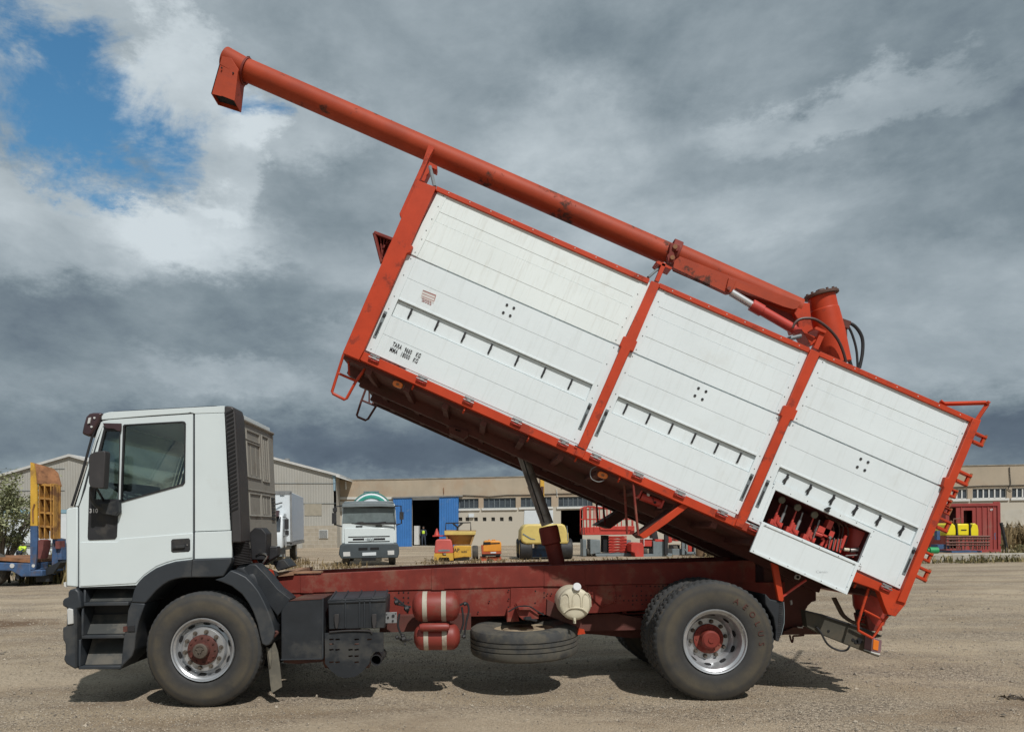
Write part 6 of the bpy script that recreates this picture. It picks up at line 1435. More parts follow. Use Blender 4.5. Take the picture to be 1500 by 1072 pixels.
m = LM(LOC); m.px([f6c(695, 660), f6c(712, 660), f6c(712, 712), f6c(858, 708), f6c(858, 726), f6c(700, 728)], -.02, 1.3); m.px([f6c(686, 755), f6c(858, 755), f6c(858, 786), f6c(800, 788), f6c(790, 770), f6c(740, 770), f6c(735, 788), f6c(684, 788)], .1, 1.2); m.build('red_band', mat('dull_red_trim', (.40, .08, .03), .6, var=.2), T_)
m = LM(LOC); m.px([f6c(770, 712), f6c(815, 711), f6c(815, 721), f6c(770, 722)], -.03, -.02); m.build('plate', mWPAINT, T_)
m = LM(LOC)
for x in (760, 790, 805): m.cyl((f6c(x, 620)[0], .5, f6c(x, 622)[1]), (f6c(x, 620)[0], .5, f6c(x, 606)[1] - .03), .035)
m.build('roof_fitting', mORY, T_)
tyre_obj(LOC, 0, f6c(700, 700)[0], .4, .24, .2, T_); tyre_obj(LOC, 0, f6c(815, 700)[0], .4, .24, .2, T_)
# boom lift
LOC = gz(PD(803, 780, 36)); 
T_ = thing('boom_lift', 'yellow boom lift with big rounded cover and raised mast behind the hydraulic ram', 'boom lift', LOC)
def f6d(x, y): p = PD(*A6(x, y), 36); return (p.x - LOC.x, p.z)
m = LM(LOC); m.px([f6d(1017, 600), f6d(1020, 540), f6d(1045, 495), f6d(1075, 485), f6d(1350, 482), f6d(1375, 495), f6d(1405, 560), f6d(1408, 635), f6d(1395, 645), f6d(1060, 650), f6d(1022, 632)], 0, 2.2); m.build('cover', mYEL2, T_, bevel=.15, seg=4)
m = LM(LOC); m.px([f6d(1035, 560), f6d(1100, 600), f6d(1130, 605), f6d(1135, 612), f6d(1095, 608), f6d(1030, 568)], -.02, .05); m.px([f6d(1390, 500), f6d(1394, 498), f6d(1402, 620), f6d(1396, 620)], -.01, .05); m.build('cover_seam', mGREYM, T_)
m = LM(LOC); m.px([f6d(1120, 690), f6d(1340, 690), f6d(1345, 760), f6d(1110, 760)], 1.0, 2.4); m.px([f6d(1150, 650), f6d(1270, 650), f6d(1270, 690), f6d(1150, 690)], .6, 1.8); m.build('chassis', mBLUEM, T_)
for x in (1010, 1340):
    for y in (.5, 2.6): tyre_obj(LOC, 0, f6d(x, 700)[0], y, .50, .60, T_, rim=mYEL2, m=mBLACK2)
m = LM(LOC); m.px([f6d(1190, 480), f6d(1190, 20), f6d(1224, 20), f6d(1224, 480)], 1.0, 1.3); m.px([f6d(1195, 30), f6d(1195, -330), f6d(1220, -330), f6d(1220, 30)], 1.05, 1.25); MT = m.build('mast', mYEL, T_)
m = LM(LOC); m.px([f6d(1198, 170), f6d(1218, 172), f6d(1215, 300), f6d(1198, 300)], .95, 1.0); m.px([f6d(1184, 20), f6d(1190, 20), f6d(1192, 440), f6d(1186, 440)], .95, 1.1); m.build('mast_cylinder', mOXD, MT)
# scissor lift
LOC = gz(PD(895, 780, 39))
def f7(x, y): p = PD(*C5(x, y), 39); return (p.x - LOC.x, p.z)
T_ = thing('scissor_lift', 'red scissor lift with caged platform on grey base', 'scissor lift', LOC)
m = LM(LOC)
for yy in (0, 1.1):
    for a, b in (((105, 320), (105, 590)), ((135, 300), (140, 560)), ((165, 300), (172, 560)), ((215, 290), (215, 560)), ((270, 320), (280, 560)), ((610, 350), (612, 520)), ((672, 345), (670, 540)), ((350, 290), (352, 520)), ((430, 300), (432, 520)), ((500, 310), (502, 520))): m.tube([Vector((f7(*a)[0], yy, f7(*a)[1])), Vector((f7(*b)[0], yy, f7(*b)[1]))], .028, 6)
    for a, b in (((100, 320), (150, 295)), ((150, 295), (680, 345)), ((105, 430), (672, 430))): m.tube([Vector((f7(*a)[0], yy, f7(*a)[1])), Vector((f7(*b)[0], yy, f7(*b)[1]))], .028, 6)
m.px([f7(100, 320), f7(128, 320), f7(128, 430), f7(100, 430)], -.02, .0)
PF = m.build('platform_rails', mREDM, T_)
m = LM(LOC); m.px([f7(118, 515), f7(640, 500), f7(640, 590), f7(118, 596)], 0, 1.2); m.px([f7(270, 505), f7(630, 500), f7(600, 545), f7(280, 545)], -.05, .0); m.build('platform', mREDM, T_, bevel=.02)
m = LM(LOC)
for k in range(6):
    y0 = 612 + k * 29
    for yy in (.1, .9):
        m.tube([Vector((f7(375, y0)[0], yy, f7(375, y0)[1])), Vector((f7(560, y0 + 22)[0], yy, f7(560, y0 + 22)[1]))], .035, 4); m.tube([Vector((f7(375, y0 + 22)[0], yy, f7(375, y0 + 22)[1])), Vector((f7(560, y0)[0], yy, f7(560, y0)[1]))], .035, 4)
    m.px([f7(370, y0 - 5), f7(560, y0 - 5), f7(560, y0 + 5), f7(370, y0 + 5)], .05, .1)
m.build('scissor_arms', mREDM, T_)
m = LM(LOC); m.px([f7(230, 790), f7(620, 785), f7(620, 826), f7(275, 832), f7(230, 815)], -.05, 1.2); m.px([f7(175, 640), f7(280, 645), f7(285, 780), f7(175, 800)], .0, 1.1); m.px([f7(560, 650), f7(610, 650), f7(610, 780), f7(560, 780)], .1, 1.1); m.px([f7(100, 640), f7(140, 640), f7(140, 820), f7(100, 820)], .1, 1.0); m.build('base', mGREYM, T_, bevel=.03)
m = LM(LOC); m.px([f7(320, 600), f7(375, 600), f7(375, 780), f7(320, 780)], .2, 1.0); m.build('motor_box', mDARK, T_)
for x in (150, 560): tyre_obj(LOC, 0, f7(x, 800)[0], .3, .22, .2, T_)
# forklifts
def forklift(D, label, xs, cab, loc_px, mast_px, hood_px, seat_px, mastm, name='forklift'):
    global LOC
    LOC = gz(PD(loc_px, 780, D))
    f = lambda x, y: ((PD(*C5(x, y), D)).x - LOC.x, (PD(*C5(x, y), D)).z)
    T_ = thing(name, label, 'forklift', LOC, group=None)
    for nm, mt, polys, y0, y1 in cab:
        m = LM(LOC)
        for pp in polys: m.px([f(*q) for q in pp], y0, y1)
        m.build(nm, mt, T_, bevel=.015)
    for x in xs: tyre_obj(LOC, 0, f(x, 800)[0], .4, .27, .22, T_)
    return T_, f
r_ = lambda a, b, c, d: [(a, b), (c, b), (c, d), (a, d)]
FK1, _ = forklift(38, 'red forklift with dark mast and seat, nearest the scissor lift', (740, 940), [
    ('counterweight', mREDM, [[(605, 690), (625, 675), (715, 675), (735, 700), (735, 825), (650, 830), (640, 780), (605, 770)]], .0, 1.2),
    ('hood', mREDM, [r_(745, 640, 825, 715), r_(860, 640, 960, 668)], .1, 1.1),
    ('hood_frame', mWINF, [r_(738, 636, 745, 715), r_(738, 632, 830, 640)], .05, .1),
    ('seat', mBLACK2, [[(835, 560), (890, 555), (905, 640), (840, 640)], r_(740, 700, 830, 740)], .3, .9),
    ('body', mGREYM, [r_(840, 660, 960, 795), [(730, 795), (1040, 790), (1040, 830), (730, 830)]], .1, 1.1),
    ('mast', mBLACK2, [r_(950, 440, 985, 800)], -.1, .1),
    ('steering_column', mDARK, [r_(745, 390, 770, 410), [(680, 415), (745, 410), (745, 418), (680, 424)], [(690, 430), (750, 428), (750, 440), (690, 442)]], .3, .5)], 960, 0, 0, 0, 0)
FK2, _ = forklift(39.5, 'second forklift at the right with tall open grey mast and red engine part', (1060, 1240), [
    ('body', mGREYM, [r_(1040, 740, 1150, 825), r_(1150, 780, 1300, 825)], .1, 1.1),
    ('hood', mREDM, [r_(1075, 630, 1130, 660), r_(1185, 640, 1250, 700), [(1000, 600), (1030, 590), (1040, 670), (1005, 680)]], .1, 1.0),
    ('seat', mBLACK2, [r_(1085, 575, 1135, 640), r_(1040, 700, 1130, 745)], .3, .9),
    ('mast', mGREYM, [r_(1130, 545, 1160, 800), r_(1170, 570, 1185, 790), r_(1255, 610, 1268, 800), r_(1285, 600, 1300, 800), r_(1170, 770, 1300, 795), r_(1150, 740, 1170, 760)], -.1, .1),
    ('lift_cylinder', mREDM, [r_(1200, 700, 1240, 770)], .0, .1),
    ('roll_cage', mREDM, [r_(995, 480, 1003, 640), r_(1060, 500, 1068, 620)], .4, .45)], 1160, 0, 0, 0, 0)
FK1['group'] = FK2['group'] = 'forklifts under the raised body'
SA['group'] = SBB['group'] = 'metal gable sheds'
LOC = gz(PD(1035, 780, 37)); m = LM(LOC); p = lambda x, y: (PD(*C5(x, y), 37).x - LOC.x, PD(*C5(x, y), 37).z)
T_ = thing('steel_tank', 'rust brown upright tank under the tilted body, right of the forklifts', 'tank', LOC)
w_ = (p(1485, 700)[0] - p(1320, 700)[0]) / 2; m.lathe([(0, 0), (w_, 0), (w_, .05), (w_ * .97, .08), (w_ * .97, 1.6), (w_ * .6, 1.85), (0, 1.9)], (p(1400, 700)[0], .6, 0), (0, 0, 1), 28); m.build('tank_shell', mat('brown_tank', (.16, .095, .05), .8, var=.3), T_, ang=40)
m = LM(LOC); m.cyl((p(1400, 700)[0], .6, 1.88), (p(1400, 700)[0], .6, 2.05), .12); m.build('tank_neck', mOXD, T_)
LOC = gz(PD(1075, 780, 36)); m = LM(LOC)
T_ = thing('quad_bike', 'dark small vehicle with white trim in the shade near the rear wheel', 'vehicle', LOC)
m.px([(-.95, .35), (-.9, .8), (-.55, .95), (-.2, .85), (.1, 1.0), (.5, .95), (.8, .7), (.85, .35)], 0, .9); m.build('body', mBLACK, T_, bevel=.08)
m = LM(LOC); m.px([(-1.0, .75), (-.8, .95), (-.6, .9), (-.75, .65)], -.05, .2); m.px([(-.9, .45), (-.7, .5), (-.72, .36)], -.05, .1); m.build('white_trim', mWINF, T_, bevel=.02)
for x in (-.95, .45): tyre_obj(LOC, 0, x, .2, .3, .25, T_)
# container
LOC = gz(PD(1430, 780, 38)); f8 = lambda x, y: (PD(*A8(x, y), 38).x - LOC.x, PD(*A8(x, y), 38).z)
T_ = thing('shipping_container', 'red corrugated site container with doorway behind the yellow sprayer', 'container', LOC)
zt = f8(600, 462)[1]; zbm = f8(600, 882)[1]; xa, xb = f8(270, 600)[0], f8(735, 700)[0]
m = LM(LOC); m.ext([Vector((xa, 0, zt)), Vector((xb, 0, zt)), Vector((xb, 0, zbm)), Vector((xa, 0, zbm))], (0, .05, 0), [[Vector((f8(300, 500)[0], 0, f8(300, 495)[1])), Vector((f8(360, 500)[0], 0, f8(360, 495)[1])), Vector((f8(360, 500)[0], 0, zbm + .2)), Vector((f8(300, 500)[0], 0, zbm + .2))], [Vector((f8(425, 500)[0], 0, f8(430, 520)[1])), Vector((f8(502, 500)[0], 0, f8(430, 520)[1])), Vector((f8(502, 500)[0], 0, f8(430, 700)[1])), Vector((f8(425, 500)[0], 0, f8(430, 700)[1]))]])
m.bx(xb - .05, xb, .05, 2.4, zbm, zt); m.bx(xa, xa + .05, .05, 2.4, zbm, zt); m.bx(xa, xb, 2.35, 2.4, zbm, zt); m.bx(xa, xb, 0.05, 2.4, zt - .05, zt); CT = m.build('shell', mREDC, T_)
m = LM(LOC); m.bx(xa, xb + .05, -.06, 0, zt - .12, zt + .03); m.bx(xa, xb + .05, -.06, 0, zbm - .05, zbm + .12); m.bx(xb - .1, xb + .05, -.06, 0, zbm + .12, zt - .12); m.bx(xb - .3, xb + .03, -.05, 0, zt + .03, zt + .1); m.build('corner_frame', mat('dark_red_frame', (.27, .04, .035), .6, var=.15), T_, bevel=.01)
m = LM(LOC)
for x in (400, 535, 585, 632, 680): m.bx(f8(x, 500)[0], f8(x + 6, 500)[0], -.035, 0, zbm + .12, zt - .12)
m.build('panel_rib', mREDC, CT)
m = LM(LOC); m.bx(f8(300, 0)[0], f8(505, 0)[0], .5, .55, zbm, zt - .1); m.build('interior', mat('dull_red_interior', (.10, .03, .028), .8, var=.3), CT)
x, z = f8(652, 522); lettering('47', LOC + Vector((x, -.045, z)), (1, 0, 0), (0, 0, 1), .14, mPALETX, CT, bold=.004)
m = LM(LOC); m.px([f8(678, 770), f8(684, 735), f8(700, 712), f8(706, 716), f8(700, 745), f8(690, 745), f8(686, 772)], -.004, 0); m.px([f8(700, 745), f8(706, 745), f8(706, 775), f8(700, 775)], -.004, 0); m.build('graffiti_mark', mBLUEM, CT)
# sprayer
LOC = gz(PD(1412, 780, 34)); f9 = lambda x, y: (PD(*A8(x, y), 34).x - LOC.x, PD(*A8(x, y), 34).z)
T_ = thing('crop_sprayer', 'bright yellow tank crop sprayer on rusty folded booms in front of the red container', 'sprayer', LOC)
for a, b in (((275, 745), (362, 632)), ((372, 745), (476, 632)), ((484, 745), (556, 635))):
    x0, x1 = a[0], b[0]
    m = LM(LOC); pts_ = [f9(x0, 742), f9(x0 + 4, 690), f9(x0 + 22, 640), f9(x0 + 40, 632), f9(x1 - 30, 632), f9(x1 - 8, 650), f9(x1, 690), f9(x1, 742)] if x0 != 372 else [f9(x0, 742), f9(x0, 636), f9(x1, 636), f9(x1, 742)]
    m.px(pts_, 0, 1.2); m.build('tank', mBYEL, T_, bevel=.06, seg=3)
m = LM(LOC); m.px([f9(360, 632), f9(369, 632), f9(376, 745), f9(366, 745)], -.03, 1.2); m.px([f9(474, 632), f9(483, 632), f9(490, 745), f9(480, 745)], -.03, 1.2); m.px([f9(403, 686), f9(450, 686), f9(450, 694), f9(403, 694)], -.02, .0); m.build('tank_strap', mBLACK2, T_)
m = LM(LOC); rn = random.Random(5)
for y, w_ in ((748, .05), (770, .04), (800, .04), (822, .03)):
    m.tube([Vector((f9(262, y)[0], -.1, f9(262, y)[1])), Vector((f9(640, y)[0], -.1, f9(640, y)[1]))], w_, 4)
for k in range(16):
    x = 265 + k * 24; m.tube([Vector((f9(x, 745)[0], -.08, f9(x, 745)[1])), Vector((f9(x + rn.uniform(-25, 25), 860)[0], -.05, f9(x, 860)[1]))], .025, 5)
for x in (400, 432, 462): m.tube([Vector((f9(x, 632)[0], .5, f9(x, 632)[1])), Vector((f9(x, 590)[0], .5, f9(x, 590)[1]))], .02, 5)
m.tube([Vector((f9(400, 594)[0], .5, f9(400, 594)[1])), Vector((f9(462, 590)[0], .5, f9(462, 590)[1]))], .025, 5); m.build('boom_frame', mat('rusty_boom', (.15, .075, .06), .8, var=.3), T_)
m = LM(LOC); m.bx(f9(300, 0)[0], f9(560, 0)[0], -.1, .9, f9(0, 893)[1], f9(0, 878)[1]); m.bx(f9(208, 0)[0], f9(235, 0)[0], .2, .4, f9(0, 780)[1], f9(0, 700)[1]); m.bx(f9(190, 0)[0], f9(300, 0)[0], 0, .5, f9(0, 860)[1], f9(0, 820)[1]); m.build('sprayer_base', mBLUEM, T_)
LOC = gz(PD(1367, 780, 33)); m = LM(LOC); f0 = lambda x, y: (PD(*A8(x, y), 33).x - LOC.x, PD(*A8(x, y), 33).z)
m.cyl(Vector((f0(125, 870)[0], 0, f0(125, 868)[1])), Vector((f0(198, 870)[0], 0, f0(198, 868)[1])), .14, n=16); m.cyl(Vector((f0(110, 868)[0], 0, f0(110, 868)[1])), Vector((f0(125, 868)[0], 0, f0(125, 868)[1])), .08, n=12); m.bx(f0(140, 0)[0], f0(185, 0)[0], -.1, .1, 0.28, f0(0, 880)[1])
o = m.build('green_drum', mat('green_plastic', (.02, .30, .10), .5, var=.1), None); tag(o, 'small green drum lying on the kerb beside the sprayer', 'drum')
m = M(); m.tube([P(*A8(752, 628), 26), P(*A8(800, 842), 26)], .07, 6); p = P(*A8(800, 842), 26); m.tube([p, gz(p, -.1)], .07, 6); o = m.build('leaning_post', mBLACK2, None); tag(o, 'thin black post leaning left beside the red container', 'post')

# low loader with ramps, left
LOC = gz(PD(40, 780, 23)); fa_ = lambda x, y, D=23: (PD(*A4(x, y), D).x - LOC.x, PD(*A4(x, y), D).z)
T_ = thing('low_loader_trailer', 'blue low loader trailer with upright rusty yellow loading ramps at far left', 'trailer', LOC)
m = LM(LOC); m.px([fa_(217, 82), fa_(240, 92), fa_(262, 225), fa_(266, 535), fa_(217, 535)], 0, .06); m.build('ramp_side', mYEL, T_)
m = LM(LOC); m.px([fa_(217, 537), fa_(266, 535), fa_(268, 640), fa_(262, 760), fa_(250, 845), fa_(217, 850)], -.01, .06); m.build('ramp_foot', mBLUEM, T_)
m = LM(LOC); m.ext([Vector((fa_(222, 82)[0], 0, fa_(222, 82)[1])), Vector((fa_(312, 122)[0], .5, fa_(312, 118)[1])), Vector((fa_(345, 150)[0], .5, fa_(345, 150)[1])), Vector((fa_(372, 250)[0], .5, fa_(372, 250)[1])), Vector((fa_(262, 232)[0], 0, fa_(262, 232)[1]))], (0, .06, 0)); m.build('ramp_plate', mRUST, T_)
m = LM(LOC)
for x in (262, 300, 345, 364): m.px([fa_(x, 232), fa_(x + 8, 235), fa_(x + 8, 630), fa_(x, 620)], .1, .35)
for y in (232, 330, 432, 530): m.px([fa_(262, y), fa_(370, y + 8), fa_(370, y + 22), fa_(262, y + 14)], .12, .3)
m.px([fa_(262, 232), fa_(372, 240), fa_(370, 630), fa_(262, 540)], .42, .5); m.build('ramp_frame', mOCH, T_)
m = LM(LOC); m.px([fa_(-260, 778), fa_(-260, 765), fa_(215, 798), fa_(215, 778), fa_(60, 760)][1:] , .0, 2.2); m.build('deck_boards', mRUST, T_)
m = LM(LOC); m.px([fa_(-260, 790), fa_(215, 802), fa_(215, 850), fa_(300, 850), fa_(300, 895), fa_(150, 900), fa_(80, 858), fa_(-260, 850)], .0, 2.2); BDY = m.build('frame', mBLUEM, T_, bevel=.03)
m = LM(LOC); m.px([fa_(285, 640), fa_(300, 632), fa_(325, 640), fa_(320, 700), fa_(300, 770), fa_(285, 765)], -.1, .3); m.px([fa_(370, 645), fa_(400, 645), fa_(400, 700), fa_(370, 700)], .2, .5); m.build('hinge_bracket', mat('pinkish_red', (.16, .05, .045), .7, var=.4), T_)
m = LM(LOC); m.px([fa_(335, 625), fa_(370, 632), fa_(375, 860), fa_(330, 870)], .3, .8); m.px([fa_(375, 690), fa_(400, 690), fa_(402, 780), fa_(375, 780)], .3, .8); m.build('ramp_foot', mBLUEM, T_)
m = LM(LOC); m.px([fa_(215, 895), fa_(312, 880), fa_(312, 938), fa_(215, 942)], .3, .5); m.px([fa_(285, 850), fa_(400, 790), fa_(408, 800), fa_(350, 880), fa_(290, 890)], .2, .6); m.px([fa_(95, 880), fa_(125, 880), fa_(122, 918), fa_(98, 918)], .1, .4); m.build('mud_guard', mBLACK, T_)
m = LM(LOC); p = fa_(240, 820); m.cyl((p[0], -.02, p[1]), (p[0], .02, p[1]), .05); p = fa_(88, 820); m.cyl((p[0], -.02, p[1]), (p[0], .02, p[1]), .07); m.build('reflector', mLAMPW, BDY)
m = LM(LOC); m.tube([Vector((*fa_(250, 380),)).to_3d() for _ in ()] or [Vector((fa_(250, 380)[0], -.03, fa_(250, 380)[1])), Vector((fa_(238, 420)[0], -.03, fa_(238, 420)[1])), Vector((fa_(240, 510)[0], -.03, fa_(240, 510)[1]))], .02, 5); m.build('ramp_stain_chain', mRUST, T_)
for x in (-110, -330): 
    t = M(); c = PD(*A4(x + 105, 905), 23); t.lathe([(.25, -.1), (.46, -.12), (.52, -.05), (.52, .2), (.46, .25), (.25, .25)], (c.x - .45, c.y + .3, .52), (0, 1, 0), 28); o = t.build('wheel', mTYRE, T_, ang=30)
    t = M(); t.lathe([(0, -.05), (.15, -.06), (.26, -.10), (.26, .2)], (c.x - .45, c.y + .3, .52), (0, 1, 0), 20); t.build('rim', mRIM, o)
# white trailer behind
LOC = gz(PD(65, 780, 46)); fb_ = lambda x, y: (PD(*A4(x, y), 46).x - LOC.x, PD(*A4(x, y), 46).z)
T_ = thing('box_trailer', 'long white box trailer with dark stripe parked behind the low loader', 'trailer', LOC)
m = LM(LOC); m.px([fb_(-60, 445), fb_(640, 445), fb_(640, 662), fb_(-60, 662)], 0, 2.5); m.build('box_body', mWPAINT, T_, bevel=.05)
m = LM(LOC); m.px([fb_(-65, 420), fb_(645, 420), fb_(645, 445), fb_(-65, 445)], -.03, 2.52); m.build('roof_edge', mat('pale_blue_edge', (.22, .36, .44), .5, var=.1), T_)
m = LM(LOC); m.px([fb_(-60, 662), fb_(640, 662), fb_(640, 672), fb_(-60, 672)], -.02, 2.5); m.px([fb_(-60, 682), fb_(640, 682), fb_(640, 692), fb_(-60, 692)], -.02, 2.5); m.build('stripe', mGREYM, T_)
m = LM(LOC); m.px([fb_(-60, 692), fb_(640, 692), fb_(640, 770), fb_(-60, 770)], .02, 2.4); m.build('skirt', mWPAINT, T_)
for x in (.2, 2.2):
    t = M(); t.lathe([(0, -.02), (.3, -.03), (.5, 0), (.5, .25)], (LOC.x + x + 2, LOC.y + .3, .5), (0, 1, 0), 20); t.build('wheel', mTYRE, T_)

# crouching worker in hi-vis
c = PD(31, 819, 46); c.z = 0
def sk(name, verts, edges, radii, m, parent, sub=2):
    me = bpy.data.meshes.new(name); off = root_of(parent).location; me.from_pydata([tuple(Vector(v)) for v in verts], edges, [])
    o = bpy.data.objects.new(name, me); COL.objects.link(o); o.parent = parent
    s = o.modifiers.new('skin', 'SKIN'); 
    for i, r in enumerate(radii): me.skin_vertices[0].data[i].radius = (r, r)
    me.skin_vertices[0].data[0].use_root = True
    ss = o.modifiers.new('sub', 'SUBSURF'); ss.levels = sub; ss.render_levels = sub; me.materials.append(m); return o
PSN = thing('person', 'small far worker in a yellow hi vis jacket crouching behind the trailer deck', 'person', c)
def mkskin(name, verts, edges, radii, m):
    me = bpy.data.meshes.new(name); me.from_pydata(verts, edges, []); 
    bm = bmesh.new(); bm.from_mesh(me); ly = bm.verts.layers.skin.verify()
    for i, v in enumerate(bm.verts): v[ly].radius = (radii[i], radii[i]); v[ly].use_root = (i == 0)
    bm.to_mesh(me); bm.free(); me.materials.append(m)
    o = bpy.data.objects.new(name, me); COL.objects.link(o); o.parent = PSN
    o.modifiers.new('skin', 'SKIN'); s = o.modifiers.new('sub', 'SUBSURF'); s.levels = 2; s.render_levels = 2; return o
mkskin('body', [(0, 0, .38), (.05, -.02, .55), (.12, -.04, .72), (.15, -.06, .80), (.17, -.08, .90), (-.12, -.25, .40), (-.10, -.10, .08), (-.1, -.22, .04), (.14, -.25, .42), (.12, -.08, .08), (.12, -.2, .04), (-.06, -.08, .72), (-.12, -.28, .58), (0, -.42, .50), (.30, -.08, .72), (.32, -.28, .58), (.2, -.42, .5)],
       [(0, 1), (1, 2), (2, 3), (3, 4), (0, 5), (5, 6), (6, 7), (0, 8), (8, 9), (9, 10), (2, 11), (11, 12), (12, 13), (2, 14), (14, 15), (15, 16)], [.14, .15, .16, .06, .10, .09, .06, .05, .09, .06, .05, .07, .05, .035, .07, .05, .035], mTROU)
mkskin('hi_vis_jacket', [(0, 0, .42), (.05, -.02, .55), (.12, -.04, .73), (-.08, -.08, .72), (-.13, -.27, .59), (.31, -.08, .72), (.33, -.27, .59)], [(0, 1), (1, 2), (2, 3), (3, 4), (2, 5), (5, 6)], [.165, .175, .17, .09, .065, .09, .065], mHIVIS)
mkskin('head', [(.16, -.07, .83), (.175, -.09, .93), (.18, -.10, .99)], [(0, 1), (1, 2)], [.05, .085, .07], mSKIN)
m = M(); m.lathe([(.10, 0), (.098, .05), (.06, .10), (0, .12)], c + Vector((.18, -.09, .95)), (0, 0, 1), 16); m.build('hair', mBLACK2, PSN)

PSN1 = PSN
c = PD(620.5, 790, 64.3); c.z = 0
PSN = thing('person', 'distant worker in dull green vest standing in the dark doorway between blue doors', 'person', c)
mkskin('body', [(0, 0, .92), (0, 0, 1.15), (0, 0, 1.36), (0, 0, 1.45), (-.10, 0, .86), (-.12, -.03, .48), (-.12, 0, .08), (-.13, -.14, .04), (.10, 0, .86), (.13, -.02, .48), (.15, .02, .08), (.16, -.12, .04), (-.2, 0, 1.34), (-.27, -.02, 1.08), (-.24, -.12, .86), (.2, 0, 1.34), (.27, -.03, 1.08), (.24, -.14, .87)],
       [(0, 1), (1, 2), (2, 3), (0, 4), (4, 5), (5, 6), (6, 7), (0, 8), (8, 9), (9, 10), (10, 11), (2, 12), (12, 13), (13, 14), (2, 15), (15, 16), (16, 17)], [.15, .14, .15, .055, .10, .075, .05, .045, .10, .075, .05, .045, .06, .045, .035, .06, .045, .035], mTROU)
mkskin('vest', [(0, 0, .98), (0, 0, 1.15), (0, 0, 1.36)], [(0, 1), (1, 2)], [.165, .165, .17], mHIVIS)
mkskin('head', [(0, 0, 1.47), (0, -.015, 1.57), (0, -.015, 1.64)], [(0, 1), (1, 2)], [.05, .085, .07], mSKIN)
m = M(); m.lathe([(.098, 0), (.096, .05), (.06, .09), (0, .11)], c + Vector((0, .01, 1.60)), (0, 0, 1), 16); m.build('hair', mBLACK2, PSN)
# vegetation
def leafmat(name, a, b_):
    def ex(N, L, tc, c, noise, rng, mixc, b):
        gi = N.new('ShaderNodeNewGeometry'); return mixc(gi.outputs['Random Per Island'], a, b_)
    return mat(name, a, .7, extra=ex, spec=.2)
mLEAF = leafmat('olive_leaf', (.10, .115, .045), (.34, .35, .20)); mBARK = mat('bark', (.12, .10, .08), .9, var=.3)
mDRY = leafmat('dry_grass', (.12, .085, .042), (.30, .225, .12)); mDRYG = leafmat('dull_weed', (.10, .10, .045), (.30, .24, .12))
def leaf(mb, p, s, rnd):
    a = Vector((rnd.uniform(-1, 1), rnd.uniform(-1, 1), rnd.uniform(-.6, 1))).normalized(); b = a.cross(Vector((rnd.uniform(-1, 1), rnd.uniform(-1, 1), rnd.uniform(-1, 1)))).normalized()
    mb.add([p - a * s, p + b * s * .45, p + a * s, p - b * s * .45], [(0, 1, 2, 3)])
def shrub(name, label, loc, h, rad, n, trunk=True, seed=1, blobs=None):
    rnd = random.Random(seed); T_ = thing(name, label, 'tree', loc)
    tm = M(); cr = M(); base = Vector(loc)
    tips = []
    for k in range(16):
        a = rnd.random() * 6.28; e = rnd.uniform(.35, 1.0); q = base + Vector((math.cos(a) * rad * rnd.uniform(.3, 1), math.sin(a) * rad * rnd.uniform(.3, 1), h * e))
        mid = base.lerp(q, .5) + Vector((rnd.uniform(-.2, .2), rnd.uniform(-.2, .2), h * .12)); tm.tube([base + Vector((rnd.uniform(-.1, .1), 0, 0)), mid, q], [.06, .035, .010], 5); tips.append((mid, q))
        for j in range(3):
            t = rnd.uniform(.3, 1); s_ = mid.lerp(q, t); q2 = s_ + Vector((rnd.uniform(-.7, .7), rnd.uniform(-.7, .7), rnd.uniform(-.1, .7))); tm.tube([s_, q2], [.015, .005], 4); tips.append((s_, q2))
    for i in range(n):
        s_, q = rnd.choice(tips); p = s_.lerp(q, rnd.uniform(.1, 1.1)) + Vector((rnd.gauss(0, .13), rnd.gauss(0, .13), rnd.gauss(0, .13))); leaf(cr, p, rnd.uniform(.04, .085), rnd)
    tm.build('trunk', mBARK, T_); cr.build('crown', mLEAF, T_, recalc=False)
    return T_
c = PD(2, 780, 29); shrub('olive_shrub', 'loose olive green shrub at the left edge of the photo above the low loader', (c.x, c.y, 0), 3.75, 1.8, 5600, seed=4)
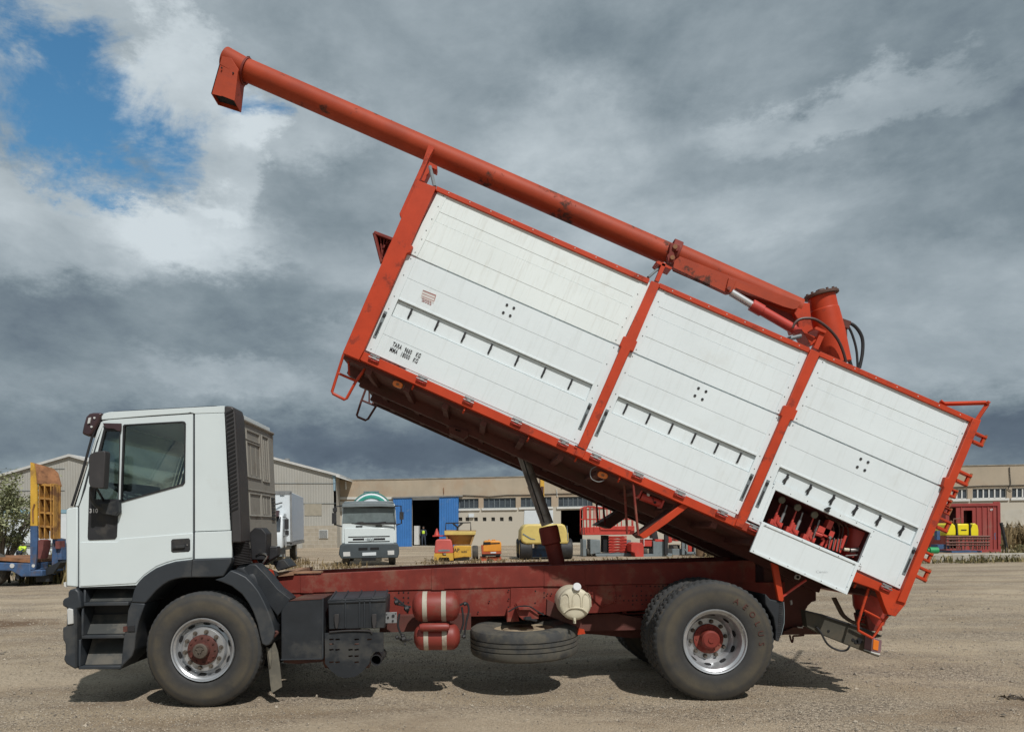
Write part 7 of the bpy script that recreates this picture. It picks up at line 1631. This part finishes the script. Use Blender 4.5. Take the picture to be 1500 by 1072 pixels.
def grass(name, label, spots, m, cat='weeds', kind='stuff'):
    mb = M(); rnd = random.Random(hash(name) % 1000 if False else len(label))
    for (x, y, z, rx, ry, h, n) in spots:
        for i in range(n):
            px_, py_ = x + rnd.gauss(0, rx * .5), y + rnd.gauss(0, ry * .5); hh = h * rnd.uniform(.35, 1.1); w_ = rnd.uniform(.012, .03) * (1 + h); a = rnd.random() * 6.28; l = Vector((math.cos(a), math.sin(a), 0)); bnd = Vector((rnd.uniform(-.4, .4), rnd.uniform(-.4, .4), 0)) * hh
            b0 = Vector((px_, py_, z)); mb.add([b0 - l * w_, b0 + l * w_, b0 + l * w_ * .6 + bnd * .4 + Vector((0, 0, hh * .6)), b0 + bnd + Vector((0, 0, hh)), b0 - l * w_ * .6 + bnd * .4 + Vector((0, 0, hh * .6))], [(0, 1, 2, 3, 4)])
            if rnd.random() < .4: leaf(mb, b0 + bnd * .8 + Vector((0, 0, hh * .85)), .05 + h * .03, rnd)
    o = mb.build(name, m, None, recalc=False); tag(o, label, cat, kind=kind)
rnd = random.Random(11); sp = []
for i in range(42):
    u = rnd.uniform(380, 1050); D = rnd.uniform(30.5, 36)
    if 495 < u < 590: D = rnd.uniform(29, 31.5)
    p = PD(u, 780, D); sp.append((p.x, p.y, 0, .8, .8, rnd.choice((.12, .18, .28)) * (1 if rnd.random() < .9 else 2.2), 34))
grass('dry_weeds', 'dry straw coloured weeds along the far edge of the yard behind the chassis', sp, mDRY)
sp = []
for i in range(40):
    u = rnd.uniform(60, 112); D = rnd.uniform(24, 31); p = PD(u, 780, D); sp.append((p.x, p.y, 0, .8, .6, rnd.uniform(.4, 1.0), 60))
grass('dry_bush_patch', 'brown dry bushes between the low loader and the cab front', sp, mDRYG)
sp = []
for i in range(26):
    u = rnd.uniform(1340, 1540); p = PD(u, 780, rnd.uniform(28.6, 29.5)); sp.append((p.x, p.y, 0, .5, .12, rnd.choice((.08, .12, .3)), 22))
for i in range(24):
    u = rnd.uniform(1470, 1560); p = PD(u, 780, rnd.uniform(30.5, 34)); sp.append((p.x, p.y, .1, .8, .6, rnd.uniform(.2, .5), 40))
grass('kerb_weeds', 'dull green weeds growing along the concrete kerb at right', sp, mDRYG)
sp = []
for i in range(90):
    u = rnd.uniform(1463, 1600); p = PD(u, 780, rnd.uniform(41, 50)); sp.append((p.x, p.y, 0, 1.0, 1.0, rnd.choice((.5, .8, 1.2, 1.5)), 60))
grass('brown_hedge', 'mass of tall brown dry scrub right of the red container', sp, mDRY)
m = M(); rnd = random.Random(2)
for i in range(60):
    p = P(1462 + rnd.uniform(-6, 50), 1037, -.0); p = Vector((P(1475, 1037, .04).x + rnd.uniform(-.12, .35), -.0 + rnd.gauss(0, .05), 0)); leaf(m, p + Vector((0, 0, .012)), .03, rnd)
o = m.build('leaf_litter', mBARK, None, recalc=False); tag(o, 'small dark scrap of debris on the gravel at lower right', 'debris', kind='stuff')
